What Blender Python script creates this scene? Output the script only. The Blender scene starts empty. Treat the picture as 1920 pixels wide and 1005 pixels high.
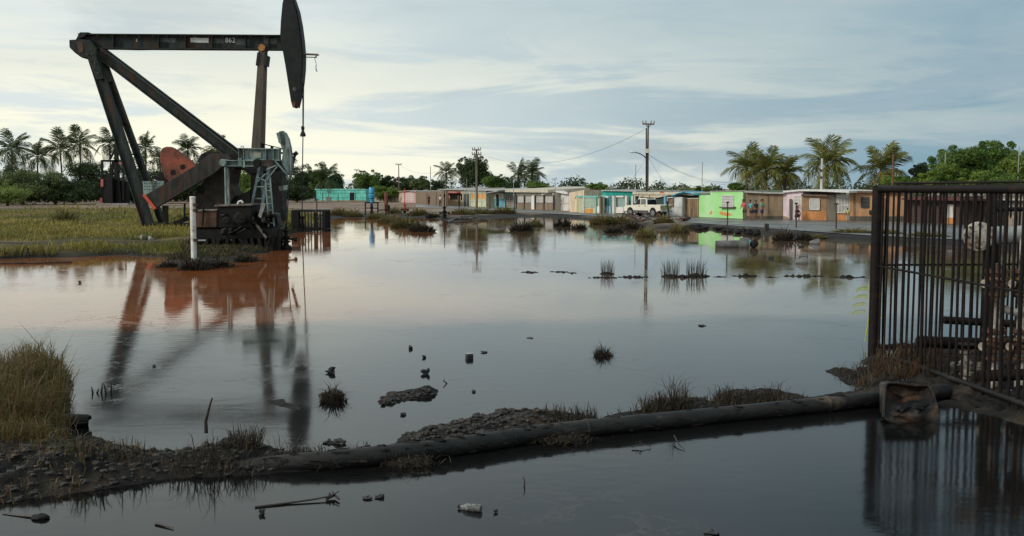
import bpy, bmesh, math, random
import numpy as np
from mathutils import Vector, Matrix, noise as mnoise
random.seed(7)
rng = np.random.default_rng(7)
scene = bpy.context.scene
COL = scene.collection

# ---------------------------------------------------------------- camera
EYE = 2.8                       # eye height above the water, metres
FPX = 1867.0                    # focal length in photograph pixels (1920 wide)
PITCH = math.atan(149.5 / FPX)  # horizon sits above the middle of the picture
cd = bpy.data.cameras.new('camera')
cam = bpy.data.objects.new('camera', cd)
COL.objects.link(cam)
cam.location = (0, 0, EYE)
cam.rotation_euler = (math.pi / 2 - PITCH, 0, 0)
cd.sensor_width = 36.0
cd.lens = FPX * 36.0 / 1920.0
cd.clip_start = 0.1
cd.clip_end = 6000
scene.camera = cam

# ---------------------------------------------------------------- sky
SUN_DIR = Vector((-0.80, -0.36, 0.46)).normalized()
w = bpy.data.worlds.new('World')
scene.world = w
w.use_nodes = True
nt = w.node_tree
nt.nodes.clear()
def wn(t, **k):
    n = nt.nodes.new(t)
    for a, b in k.items():
        setattr(n, a, b)
    return n
L = nt.links.new
out = wn('ShaderNodeOutputWorld')
bg = wn('ShaderNodeBackground')
bg.inputs['Strength'].default_value = 0.1
L(bg.outputs[0], out.inputs[0])
sky = wn('ShaderNodeTexSky', sky_type='NISHITA', sun_disc=False)
sky.sun_elevation = math.asin(SUN_DIR.z)
sky.sun_rotation = math.atan2(SUN_DIR.x, SUN_DIR.y)
sky.air_density = 1.0
sky.dust_density = 3.0
tc = wn('ShaderNodeTexCoord')
sep = wn('ShaderNodeSeparateXYZ')
L(tc.outputs['Generated'], sep.inputs[0])
def wmath(op, a, b=None, c=None, clamp=False):
    n = wn('ShaderNodeMath', operation=op, use_clamp=clamp)
    for i, v in enumerate((a, b, c)):
        if v is None:
            continue
        if isinstance(v, (int, float)):
            n.inputs[i].default_value = v
        else:
            L(v, n.inputs[i])
    return n.outputs[0]
def wmix(f, a, b):
    n = wn('ShaderNodeMix', data_type='RGBA')
    for i, v in ((0, f), (6, a), (7, b)):
        if isinstance(v, tuple):
            n.inputs[i].default_value = v
        elif isinstance(v, (int, float)):
            n.inputs[i].default_value = v
        else:
            L(v, n.inputs[i])
    return n.outputs[2]
def wnoise(sx, sy, sz, off, detail, rough, dist=0.0):
    m = wn('ShaderNodeMapping')
    m.inputs['Scale'].default_value = (sx, sy, sz)
    m.inputs['Location'].default_value = off
    L(tc.outputs['Generated'], m.inputs[0])
    n = wn('ShaderNodeTexNoise')
    n.inputs['Scale'].default_value = 1.0
    n.inputs['Detail'].default_value = detail
    n.inputs['Roughness'].default_value = rough
    n.inputs['Distortion'].default_value = dist
    L(m.outputs[0], n.inputs[0])
    return n.outputs['Fac']
def wramp(f, a, b):
    n = wn('ShaderNodeMapRange', interpolation_type='SMOOTHSTEP')
    n.inputs[1].default_value = a
    n.inputs[2].default_value = b
    L(f, n.inputs[0])
    return n.outputs[0]
K = 9.6                        # colours below are picture radiances; the strength of 0.1 takes this back
def kc(r, g, b):
    return (r * K, g * K, b * K, 1)
# a cloud deck that is paler towards the sun's side and bluer away from it
toward = wmath('ADD', wmath('MULTIPLY', sep.outputs[0], -1.0), wmath('MULTIPLY', sep.outputs[1], -0.25))
side = wramp(wmath('ADD', toward, wmath('MULTIPLY', wmath('SUBTRACT', wnoise(1.5, 1.5, 5.0, (3, 1, 0), 5, 0.55), 0.5), 0.62)), -0.80, 0.04)
deck = wmix(side, kc(0.165, 0.285, 0.36), kc(0.60, 0.66, 0.65))
# grey bands
band = wramp(wnoise(2.4, 2.4, 12.0, (0.4, 5.1, 0.3), 7, 0.6, 0.5), 0.45, 0.64)
deck = wmix(wmath('MULTIPLY', band, 0.5), deck, kc(0.36, 0.43, 0.46))
# low creamy streaks where the deck thins near the horizon
lowm = wramp(sep.outputs[2], 0.20, 0.03)
streak = wramp(wnoise(3.0, 3.0, 21.0, (7.3, 2.2, 1.7), 8, 0.62, 0.7), 0.42, 0.57)
streak = wmath('MULTIPLY', streak, wmath('MULTIPLY', lowm, wmath('ADD', wmath('MULTIPLY', side, 0.92), 0.08)))
deck = wmix(streak, deck, kc(0.84, 0.82, 0.66))
# broken holes of clear sky
hole = wramp(wnoise(1.9, 1.9, 11.0, (11.0, 4.0, 8.0), 4, 0.5, 0.3), 0.60, 0.78)
final = wmix(wmath('MULTIPLY', hole, 0.35), deck, sky.outputs[0])
L(final, bg.inputs[0])

# ---------------------------------------------------------------- sun
sd = bpy.data.lights.new('sun', 'SUN')
sd.energy = 1.5
sd.angle = math.radians(12)
sd.color = (1.0, 0.93, 0.82)
so = bpy.data.objects.new('sun', sd)
COL.objects.link(so)
so.rotation_euler = SUN_DIR.to_track_quat('Z', 'Y').to_euler()

scene.view_settings.view_transform = 'Standard'
scene.view_settings.look = 'None'
scene.view_settings.gamma = 1
scene.view_settings.exposure = 0.35
scene.view_settings.use_curve_mapping = False
scene.cycles.max_bounces = 6
scene.cycles.transparent_max_bounces = 8

# ---------------------------------------------------------------- picture to place
CP, SP = math.cos(PITCH), math.sin(PITCH)
def ray(u, v):
    a = (u - 960.0) / FPX
    b = -(v - 502.5) / FPX
    return Vector((a, CP + b * SP, -SP + b * CP))
def G(u, v, z=0.0):
    """the place on the level z that shows at this point of the photograph"""
    d = ray(u, v)
    t = (z - EYE) / d.z
    return Vector((d.x * t, d.y * t, z))
def AT(u, v, Y):
    d = ray(u, v)
    t = Y / d.y
    return Vector((d.x * t, Y, EYE + d.z * t))

# ---------------------------------------------------------------- mesh helpers
WPOS = {}
def fbm(x, y, z=0.0, o=4):
    return mnoise.fractal(Vector((x, y, z)), 1.0, 2.0, o)
class MB:
    def __init__(s):
        s.v = []; s.f = []
    def add(s, vs, fs):
        b = len(s.v)
        s.v.extend([tuple(p) for p in vs])
        s.f.extend([tuple(i + b for i in q) for q in fs])
        return s
    def box(s, c, size, rz=0.0, M=None):
        hx, hy, hz = size[0] / 2, size[1] / 2, size[2] / 2
        R = M if M is not None else Matrix.Rotation(rz, 3, 'Z')
        c = Vector(c)
        vs = [c + R @ Vector((x * hx, y * hy, z * hz)) for x, y, z in
              ((-1,-1,-1),(1,-1,-1),(1,1,-1),(-1,1,-1),(-1,-1,1),(1,-1,1),(1,1,1),(-1,1,1))]
        return s.add(vs, ((0,3,2,1),(4,5,6,7),(0,1,5,4),(1,2,6,5),(2,3,7,6),(3,0,4,7)))
    def bar(s, a, b, w1, d1, w2=None, d2=None, side=None):
        """a tapered square bar from a to b; w across, d in the depth direction (side)"""
        a, b = Vector(a), Vector(b)
        t = (b - a).normalized()
        sd_ = Vector(side) if side else Vector((0, 1, 0))
        if abs(t.dot(sd_)) > 0.98:
            sd_ = Vector((1, 0, 0))
        x = t.cross(sd_).normalized()
        y = x.cross(t).normalized()
        w2 = w1 if w2 is None else w2
        d2 = d1 if d2 is None else d2
        vs = []
        for p, ww, dd in ((a, w1, d1), (b, w2, d2)):
            for i, j in ((-1,-1),(1,-1),(1,1),(-1,1)):
                vs.append(p + x * (i * ww / 2) + y * (j * dd / 2))
        return s.add(vs, ((3,2,1,0),(4,5,6,7),(0,1,5,4),(1,2,6,5),(2,3,7,6),(3,0,4,7)))
    def ibeam(s, a, b, h, wf, tf, tw, side=None):
        a, b = Vector(a), Vector(b)
        t = (b - a).normalized()
        sd_ = Vector(side) if side else Vector((0, 1, 0))
        x = t.cross(sd_).normalized()
        prof = [(-h/2,-wf/2),(-h/2,wf/2),(-h/2+tf,wf/2),(-h/2+tf,tw/2),(h/2-tf,tw/2),(h/2-tf,wf/2),
                (h/2,wf/2),(h/2,-wf/2),(h/2-tf,-wf/2),(h/2-tf,-tw/2),(-h/2+tf,-tw/2),(-h/2+tf,-wf/2)]
        y = x.cross(t).normalized()
        vs = [p + x * i + y * j for p in (a, b) for i, j in prof]
        n = len(prof)
        fs = [(i, (i+1) % n, n + (i+1) % n, n + i) for i in range(n)]
        fs += [(0,1,2,11),(2,3,10,11),(3,4,9,10),(4,5,8,9),(5,6,7,8)]
        fs += [(11+n,2+n,1+n,0+n),(11+n,10+n,3+n,2+n),(10+n,9+n,4+n,3+n),(9+n,8+n,5+n,4+n),(8+n,7+n,6+n,5+n)]
        return s.add(vs, fs)
    def tube(s, pts, r, n=8, cap=True):
        pts = [Vector(p) for p in pts]
        if not hasattr(r, '__len__'):
            r = [r] * len(pts)
        up = Vector((0.013, 0.021, 1.0))
        vs, fs = [], []
        for i, p in enumerate(pts):
            t = (pts[min(i+1, len(pts)-1)] - pts[max(i-1, 0)]).normalized()
            k = up if abs(t.dot(up.normalized())) < 0.95 else Vector((1, 0.02, 0.01))
            x = t.cross(k).normalized()
            y = x.cross(t).normalized()
            for j in range(n):
                a = 2 * math.pi * j / n
                vs.append(p + (x * math.cos(a) + y * math.sin(a)) * r[i])
        for i in range(len(pts) - 1):
            for j in range(n):
                k = (j + 1) % n
                fs.append((i*n+j, i*n+k, (i+1)*n+k, (i+1)*n+j))
        if cap:
            fs.append(tuple(range(n-1, -1, -1)))
            fs.append(tuple((len(pts)-1)*n + j for j in range(n)))
        return s.add(vs, fs)
    def prism(s, poly, d):
        """poly: 3D outline; d: depth vector"""
        d = Vector(d)
        n = len(poly)
        vs = [Vector(p) for p in poly] + [Vector(p) + d for p in poly]
        fs = [tuple(range(n)), tuple(range(2*n-1, n-1, -1))]
        fs += [(i, n+i, n+(i+1) % n, (i+1) % n) for i in range(n)]
        return s.add(vs, fs)
    def lathe(s, c, prof, axis=(0,0,1), n=14):
        """prof: (radius, distance along the axis) pairs"""
        c = Vector(c); ax = Vector(axis).normalized()
        q = Vector((0,0,1)).rotation_difference(ax)
        vs, fs = [], []
        for r, h in prof:
            for j in range(n):
                a = 2*math.pi*j/n
                vs.append(c + q @ Vector((r*math.cos(a), r*math.sin(a), h)))
        m = len(prof)
        for i in range(m-1):
            for j in range(n):
                k = (j+1) % n
                fs.append((i*n+j, i*n+k, (i+1)*n+k, (i+1)*n+j))
        fs.append(tuple(range(n-1,-1,-1)))
        fs.append(tuple((m-1)*n+j for j in range(n)))
        return s.add(vs, fs)
    def rock(s, c, size, seed=0, sub=2, rough=0.35, flat=0.0):
        bm = bmesh.new()
        bmesh.ops.create_icosphere(bm, subdivisions=sub, radius=1.0)
        vs = []
        for v in bm.verts:
            p = v.co
            k = 1 + rough * mnoise.fractal(p * 1.3 + Vector((seed*7.1, seed*3.3, 0)), 1.0, 2.0, 3)
            vs.append(Vector(c) + Vector((p.x*size[0]*k, p.y*size[1]*k, p.z*size[2]*k)))
        fs = [tuple(v.index for v in f.verts) for f in bm.faces]
        bm.free()
        return s.add(vs, fs)
    def build(s, name, mat, parent=None, smooth=False, bevel=0.0):
        base = Vector(WPOS.get(parent.name, (0,0,0))) if parent else Vector((0,0,0))
        me = bpy.data.meshes.new(name)
        me.from_pydata([tuple(Vector(p) - base) for p in s.v], [], s.f)
        me.update()
        o = bpy.data.objects.new(name, me)
        COL.objects.link(o)
        if mat is not None:
            me.materials.append(mat)
        if parent:
            o.parent = parent
        WPOS[o.name] = tuple(base)
        bm = bmesh.new(); bm.from_mesh(me)
        bmesh.ops.recalc_face_normals(bm, faces=bm.faces)
        bm.to_mesh(me); bm.free()
        if smooth:
            me.polygons.foreach_set('use_smooth', [True] * len(me.polygons))
            try:
                me.set_sharp_from_angle(angle=math.radians(42))
            except Exception:
                pass
        if bevel:
            b = o.modifiers.new('bevel', 'BEVEL'); b.width = bevel; b.segments = 1; b.limit_method = 'ANGLE'
        return o
def mesh_np(name, verts, quads, mat, parent=None, smooth=True):
    me = bpy.data.meshes.new(name)
    verts = np.asarray(verts, dtype=np.float32); quads = np.asarray(quads, dtype=np.int32)
    n = quads.shape[1]
    me.vertices.add(len(verts)); me.vertices.foreach_set('co', verts.ravel())
    me.loops.add(quads.size); me.loops.foreach_set('vertex_index', quads.ravel())
    me.polygons.add(len(quads))
    me.polygons.foreach_set('loop_start', np.arange(0, quads.size, n, dtype=np.int32))
    me.polygons.foreach_set('loop_total', np.full(len(quads), n, dtype=np.int32))
    if smooth:
        me.polygons.foreach_set('use_smooth', np.ones(len(quads), dtype=bool))
    me.update(calc_edges=True); me.validate()
    if mat is not None:
        me.materials.append(mat)
    o = bpy.data.objects.new(name, me)
    COL.objects.link(o)
    if parent:
        o.parent = parent
    return o
def tag(o, label=None, cat=None, group=None, kind=None):
    if label: o['label'] = label
    if cat: o['category'] = cat
    if group: o['group'] = group
    if kind: o['kind'] = kind
    return o
def root(name, loc, label, cat, group=None):
    o = bpy.data.objects.new(name, None)
    o.empty_display_size = 0.2
    o.location = loc
    COL.objects.link(o)
    WPOS[o.name] = tuple(loc)
    return tag(o, label, cat, group)
def dup(src, loc, rz, label, scale=1.0, group=None):
    """a copy of a thing, its parts and their sub-parts"""
    def cp(o, par):
        c = o.copy(); COL.objects.link(c)
        if par: c.parent = par
        for ch in o.children:
            cp(ch, c)
        return c
    r = cp(src, None)
    r.location = loc
    r.rotation_euler = (0, 0, rz)
    r.scale = (scale,) * 3 if not hasattr(scale, '__len__') else scale
    r['label'] = label
    if group: r['group'] = group
    return r

# ---------------------------------------------------------------- materials
MATS = {}
def M(name, c1, c2=None, scale=3.0, rough=0.75, metal=0.0, bump=0.15, lo=0.40, hi=0.62, c3=None, s3=1.3, lo3=0.55, hi3=0.68,
      stretch=(1, 1, 1), detail=6, spec=0.4, rough2=None, coat=0.0, rand=0.0):
    if name in MATS:
        return MATS[name]
    m = bpy.data.materials.new(name); m.use_nodes = True
    t = m.node_tree; b = t.nodes['Principled BSDF']
    b.inputs['Roughness'].default_value = rough
    b.inputs['Metallic'].default_value = metal
    b.inputs['Specular IOR Level'].default_value = spec
    if coat: b.inputs['Coat Weight'].default_value = coat
    tcn = t.nodes.new('ShaderNodeTexCoord')
    mp = t.nodes.new('ShaderNodeMapping'); mp.inputs['Scale'].default_value = stretch
    t.links.new(tcn.outputs['Object'], mp.inputs[0])
    def nz(sc, det, off=0.0):
        n = t.nodes.new('ShaderNodeTexNoise')
        n.inputs['Scale'].default_value = sc; n.inputs['Detail'].default_value = det; n.inputs['Roughness'].default_value = 0.62
        if off:
            m2 = t.nodes.new('ShaderNodeMapping'); m2.inputs['Location'].default_value = (off, off*0.7, off*1.3)
            t.links.new(mp.outputs[0], m2.inputs[0]); t.links.new(m2.outputs[0], n.inputs[0])
        else:
            t.links.new(mp.outputs[0], n.inputs[0])
        return n.outputs['Fac']
    def rmp(f, a, bb):
        n = t.nodes.new('ShaderNodeMapRange'); n.inputs[1].default_value = a; n.inputs[2].default_value = bb
        t.links.new(f, n.inputs[0]); return n.outputs[0]
    def mx(f, a, bb):
        n = t.nodes.new('ShaderNodeMix'); n.data_type = 'RGBA'
        t.links.new(f, n.inputs[0])
        for i, v in ((6, a), (7, bb)):
            if isinstance(v, tuple): n.inputs[i].default_value = v if len(v) == 4 else (*v, 1)
            else: t.links.new(v, n.inputs[i])
        return n.outputs[2]
    c2 = c2 or tuple(x * 0.72 for x in c1)
    n1 = nz(scale, detail)
    col = mx(rmp(n1, lo, hi), tuple(c1), tuple(c2))
    if c3:
        f3 = rmp(nz(s3, 7, 5.3), lo3, hi3)
        col = mx(f3, col, tuple(c3))
    if rand:
        oi = t.nodes.new('ShaderNodeObjectInfo')
        h = t.nodes.new('ShaderNodeHueSaturation')
        v = t.nodes.new('ShaderNodeMapRange'); v.inputs[3].default_value = 1 - rand; v.inputs[4].default_value = 1 + rand
        t.links.new(oi.outputs['Random'], v.inputs[0]); t.links.new(v.outputs[0], h.inputs['Value'])
        t.links.new(col, h.inputs['Color']); col = h.outputs[0]
    t.links.new(col, b.inputs['Base Color'])
    if rough2 is not None:
        r = t.nodes.new('ShaderNodeMapRange'); r.inputs[1].default_value = lo; r.inputs[2].default_value = hi
        r.inputs[3].default_value = rough; r.inputs[4].default_value = rough2
        t.links.new(n1, r.inputs[0]); t.links.new(r.outputs[0], b.inputs['Roughness'])
    if bump:
        bp = t.nodes.new('ShaderNodeBump'); bp.inputs['Strength'].default_value = bump; bp.inputs['Distance'].default_value = 0.03
        t.links.new(nz(scale * 4, 6, 2.1), bp.inputs['Height']); t.links.new(bp.outputs[0], b.inputs['Normal'])
    MATS[name] = m
    return m
def leaf_mat(name, c1, c2, scale=0.8, trans=0.35, c3=None, rw=0.45, lo=0.45, hi=1.0):
    if name in MATS:
        return MATS[name]
    m = bpy.data.materials.new(name); m.use_nodes = True
    t = m.node_tree; t.nodes.clear()
    o = t.nodes.new('ShaderNodeOutputMaterial')
    geo = t.nodes.new('ShaderNodeNewGeometry')
    tcn = t.nodes.new('ShaderNodeTexCoord')
    n = t.nodes.new('ShaderNodeTexNoise'); n.inputs['Scale'].default_value = scale; n.inputs['Detail'].default_value = 3
    t.links.new(tcn.outputs['Object'], n.inputs[0])
    ad = t.nodes.new('ShaderNodeMath'); ad.operation = 'MULTIPLY_ADD'; ad.inputs[1].default_value = rw
    t.links.new(geo.outputs['Random Per Island'], ad.inputs[0]); t.links.new(n.outputs['Fac'], ad.inputs[2])
    r = t.nodes.new('ShaderNodeMapRange'); r.inputs[1].default_value = lo; r.inputs[2].default_value = hi
    t.links.new(ad.outputs[0], r.inputs[0])
    mx = t.nodes.new('ShaderNodeMix'); mx.data_type = 'RGBA'
    mx.inputs[6].default_value = (*c1, 1); mx.inputs[7].default_value = (*c2, 1)
    t.links.new(r.outputs[0], mx.inputs[0])
    col = mx.outputs[2]
    if c3:
        gt = t.nodes.new('ShaderNodeMath'); gt.operation = 'GREATER_THAN'; gt.inputs[1].default_value = 0.86
        t.links.new(geo.outputs['Random Per Island'], gt.inputs[0])
        m2 = t.nodes.new('ShaderNodeMix'); m2.data_type = 'RGBA'; m2.inputs[7].default_value = (*c3, 1)
        t.links.new(gt.outputs[0], m2.inputs[0]); t.links.new(col, m2.inputs[6]); col = m2.outputs[2]
    d = t.nodes.new('ShaderNodeBsdfPrincipled'); d.inputs['Roughness'].default_value = 0.55; d.inputs['Specular IOR Level'].default_value = 0.3
    tr = t.nodes.new('ShaderNodeBsdfTranslucent')
    t.links.new(col, d.inputs['Base Color']); t.links.new(col, tr.inputs['Color'])
    ms = t.nodes.new('ShaderNodeMixShader'); ms.inputs[0].default_value = trans
    t.links.new(d.outputs[0], ms.inputs[1]); t.links.new(tr.outputs[0], ms.inputs[2])
    t.links.new(ms.outputs[0], o.inputs[0])
    MATS[name] = m
    return m
def flat(name, c, rough=0.6, metal=0.0, bump=0.06, var=0.8, scale=5.0):
    return M(name, c, tuple(x * var for x in c), scale=scale, rough=rough, metal=metal, bump=bump)

OILBLACK = M('oil_black_steel', (0.004, 0.004, 0.004), (0.010, 0.009, 0.008), scale=2.5, rough=0.5, rough2=0.75, spec=0.25, metal=0.0, bump=0.25, c3=(0.035, 0.02, 0.014), lo3=0.62, hi3=0.78)
DARKSTEEL = M('dark_green_steel', (0.010, 0.015, 0.015), (0.036, 0.045, 0.042), scale=2.2, rough=0.6, rough2=0.8, spec=0.22, bump=0.12, c3=(0.06, 0.026, 0.015), s3=1.7, lo3=0.52, hi3=0.66, stretch=(1.3, 1.3, 0.3))
HEADSTEEL = M('black_head_steel', (0.010, 0.012, 0.012), (0.018, 0.021, 0.021), scale=1.4, rough=0.6, spec=0.22, bump=0.12, c3=(0.07, 0.085, 0.085), s3=0.9, lo3=0.62, hi3=0.76)
RUSTRED = M('rust_red_iron', (0.30, 0.075, 0.042), (0.12, 0.04, 0.026), scale=1.1, rough=0.7, bump=0.3, c3=(0.018, 0.015, 0.013), s3=1.5, lo3=0.50, hi3=0.62)
RUST = M('brown_rust', (0.11, 0.05, 0.028), (0.045, 0.028, 0.02), scale=2.5, rough=0.75, bump=0.3, c3=(0.02, 0.018, 0.016), s3=1.7, lo3=0.55, hi3=0.7)
ORANGE = flat('orange_red_paint', (0.62, 0.10, 0.045), 0.55)
TEALSTEEL = M('teal_steel', (0.25, 0.325, 0.30), (0.10, 0.165, 0.165), scale=1.8, rough=0.6, bump=0.12, c3=(0.045, 0.038, 0.032), s3=2.2, lo3=0.50, hi3=0.64, stretch=(1.6, 1.6, 0.35))
WHITEPAINT = M('white_worn_paint', (0.74, 0.73, 0.68), (0.55, 0.53, 0.48), scale=4, rough=0.55, bump=0.1, c3=(0.16, 0.08, 0.04), s3=3.2, lo3=0.60, hi3=0.68)
GREYWOOD = M('grey_wood', (0.19, 0.165, 0.14), (0.10, 0.085, 0.07), scale=3, rough=0.85, bump=0.3, stretch=(3, 3, 0.3))
DARKWOOD = M('dark_wet_wood', (0.035, 0.025, 0.02), (0.015, 0.012, 0.011), scale=5, rough=0.4, bump=0.4)
CONCRETE = M('concrete', (0.36, 0.35, 0.32), (0.25, 0.24, 0.22), scale=3, rough=0.85, bump=0.2)
CABLE = flat('cable_black', (0.02, 0.02, 0.02), 0.5)

# ================================================================ ground, water, road
def poly_px(pts, z=0.0):
    return np.array([[*G(u, v, z)[:2]] for u, v in pts])
def sdist(px, py, poly):
    """signed distance to a polygon, positive inside"""
    d = np.full(px.shape, 1e18); inside = np.zeros(px.shape, bool)
    n = len(poly)
    for i in range(n):
        ax, ay = poly[i]; bx, by = poly[(i+1) % n]
        ex, ey = bx-ax, by-ay
        wx, wy = px-ax, py-ay
        t = np.clip((wx*ex+wy*ey)/(ex*ex+ey*ey+1e-12), 0, 1)
        d = np.minimum(d, (wx-t*ex)**2+(wy-t*ey)**2)
        c = ((ay > py) != (by > py)) & (px < (bx-ax)*(py-ay)/((by-ay) if abs(by-ay) > 1e-12 else 1e-12)+ax)
        inside ^= c
    d = np.sqrt(d)
    return np.where(inside, d, -d)
_pt = rng.permutation(512)
_gr = rng.uniform(-1, 1, 1024)
def vnoise(x, y, o=4):
    tot = np.zeros_like(x); a = 1.0; s = 0
    for k in range(o):
        xi = np.floor(x).astype(int); yi = np.floor(y).astype(int)
        fx = x-xi; fy = y-yi
        fx = fx*fx*(3-2*fx); fy = fy*fy*(3-2*fy)
        h = lambda i, j: _gr[(_pt[(i + k*37) & 511] + _pt[j & 511]*3) & 1023]
        v = (h(xi, yi)*(1-fx)+h(xi+1, yi)*fx)*(1-fy)+(h(xi, yi+1)*(1-fx)+h(xi+1, yi+1)*fx)*fy
        tot += a*v; s += a; a *= 0.5; x = x*2.03+11.7; y = y*2.03+5.2
    return tot/s
def sstep(a, b, x):
    t = np.clip((x-a)/(b-a), 0, 1); return t*t*(3-2*t)

MAIN = poly_px([(-900,489),(0,489),(60,486),(150,485),(205,481),(260,486),(300,497),(330,505),(375,508),(420,500),(470,488),(525,474),(548,446),(560,438),
    (600,433),(613,420),(610,408),(640,405),(690,404),(780,406),(820,409),(850,413),(900,409),(960,405),(1060,406),(1100,412),(1180,419),(1210,428),
    (1290,428),(1310,426),(1400,435),(1440,440),(1500,442),(1560,445),(1640,450),(1700,452),(1800,458),(1920,468),(2600,480)])
MAIN = np.vstack([MAIN, [[260, 60], [900, 300], [2800, 3200], [-2800, 3200], [-900, 300], [-140, 60]]])
ROADNEAR = [(2600,488),(2250,470),(1920,455),(1640,442),(1560,437),(1440,428),(1300,418),(1180,409),(1060,402),(960,397),(880,393),(840,391),(780,388)]
ROADFAR = [(2600,440),(2250,430),(1920,420),(1640,413),(1560,412.5),(1440,411.5),(1300,406.5),(1180,403),(1060,398),(960,391),(880,387),(840,385),(780,383.5)]
RZ = 0.25
ROADP = np.vstack([poly_px(ROADNEAR, RZ), poly_px(ROADFAR[::-1], RZ)])
def land(x, y):
    """height of the land and the distance inside the shore"""
    n = vnoise(x*0.35, y*0.35, 4)
    sd_ = sdist(x, y, MAIN) + n*np.clip(0.015*y, 0.2, 1.1)
    hum = vnoise(x*0.12+40, y*0.12, 4)
    lvl = 0.24 + 0.10*n + 0.16*hum*sstep(4, -12, x)
    h = -0.45 + (lvl+0.45)*sstep(-1.6, 1.9, sd_)
    rd = sdist(x, y, ROADP)
    k = sstep(-2.2, 0.0, rd)
    h = h*(1-k) + (RZ-0.02)*k
    far = sstep(70, 110, y)
    h = np.where(rd > -2.5, h, h*(1-far) + far*(RZ-0.03+0.02*n))
    return h, sd_, rd
cs = np.linspace(-0.95, 0.95, 480)
ys = np.concatenate([np.linspace(-20, 24, 20)[:-1], np.geomspace(24, 240, 330)[:-1], np.geomspace(240, 3100, 24)])
Yg, Sg = np.meshgrid(ys, cs, indexing='ij')
Xg = Sg*(Yg+25)
Hg, SDg, RDg = land(Xg, Yg)
nr, nc = Xg.shape
idx = np.arange(nr*nc).reshape(nr, nc)
quads = np.stack([idx[:-1, :-1], idx[:-1, 1:], idx[1:, 1:], idx[1:, :-1]], -1).reshape(-1, 4)
meadow = sstep(2, -4, Xg - (Yg-64)*-0.30 + 10)*sstep(138, 126, Yg)
strip = sstep(0.05, 0.35, vnoise(Xg*0.06, Yg*0.25+9, 3))
grassy = np.clip(meadow + 0.8*strip*sstep(60, 100, Yg)*(RDg < -1.0), 0, 1)

gm = bpy.data.materials.new('ground_earth'); gm.use_nodes = True
t = gm.node_tree; b = t.nodes['Principled BSDF']
def tn(ty, **k):
    n = t.nodes.new(ty)
    for a_, b_ in k.items(): setattr(n, a_, b_)
    return n
def tmix(f, a, b_):
    n = tn('ShaderNodeMix', data_type='RGBA')
    for i, v in ((0, f), (6, a), (7, b_)):
        if isinstance(v, (tuple, float, int)): n.inputs[i].default_value = v if not isinstance(v, tuple) else (*v, 1)
        else: t.links.new(v, n.inputs[i])
    return n.outputs[2]
def tnoise(sc, det=5, rough=0.6):
    n = tn('ShaderNodeTexNoise'); n.inputs['Scale'].default_value = sc; n.inputs['Detail'].default_value = det; n.inputs['Roughness'].default_value = rough
    t.links.new(geo_.outputs['Position'], n.inputs[0]); return n.outputs['Fac']
def tramp(f, a, b_, c=0.0, d=1.0):
    n = tn('ShaderNodeMapRange'); n.inputs[1].default_value = a; n.inputs[2].default_value = b_; n.inputs[3].default_value = c; n.inputs[4].default_value = d
    t.links.new(f, n.inputs[0]); return n.outputs[0]
geo_ = tn('ShaderNodeNewGeometry')
ag = tn('ShaderNodeAttribute', attribute_name='grassy'); am = tn('ShaderNodeAttribute', attribute_name='mud')
dirt = tmix(tramp(tnoise(0.5), 0.35, 0.65), (0.20, 0.145, 0.115), (0.30, 0.235, 0.19))
dirt = tmix(tramp(tnoise(0.14), 0.5, 0.62), dirt, (0.24, 0.15, 0.115))
gr_ = tmix(tramp(tnoise(0.22), 0.38, 0.62), (0.055, 0.055, 0.02), (0.17, 0.125, 0.055))
gr_ = tmix(tramp(tnoise(1.7), 0.52, 0.66), gr_, (0.06, 0.042, 0.028))
c_ = tmix(ag.outputs['Fac'], dirt, gr_)
c_ = tmix(am.outputs['Fac'], c_, (0.018, 0.016, 0.014))
t.links.new(c_, b.inputs['Base Color'])
t.links.new(tramp(am.outputs['Fac'], 0, 1, 0.9, 0.7), b.inputs['Roughness'])
b.inputs['Specular IOR Level'].default_value = 0.15
bp = tn('ShaderNodeBump'); bp.inputs['Strength'].default_value = 0.5; bp.inputs['Distance'].default_value = 0.06
t.links.new(tnoise(5, 7, 0.7), bp.inputs['Height']); t.links.new(bp.outputs[0], b.inputs['Normal'])
ground = mesh_np('ground', np.stack([Xg, Yg, Hg], -1).reshape(-1, 3), quads, gm)
ditch = np.maximum(sstep(1.1, 0.5, np.abs(Yg-46.6+0.5*vnoise(Xg*0.3, Yg*0, 2)))*sstep(-8, -10, Xg), 0.8*sstep(2.4, 1.2, np.abs(Yg-86+3*vnoise(Xg*0.12, Yg*0, 2)))*sstep(-14, -18, Xg)*sstep(-0.1, 0.2, vnoise(Xg*0.15+4, Yg*0.05, 2)))
mudv = np.clip(sstep(2.6, 0.4, SDg + 0.8*vnoise(Xg*0.9, Yg*0.9, 3)) + ditch + sstep(-13.2, -12.4, Xg - (Yg-40)*-0.08)*sstep(56, 52, Yg), 0, 1)
for nm, arr in (('grassy', grassy), ('mud', mudv)):
    at_ = ground.data.attributes.new(nm, 'FLOAT', 'POINT'); at_.data.foreach_set('value', arr.ravel().astype(np.float32))
tag(ground, kind='structure')

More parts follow.
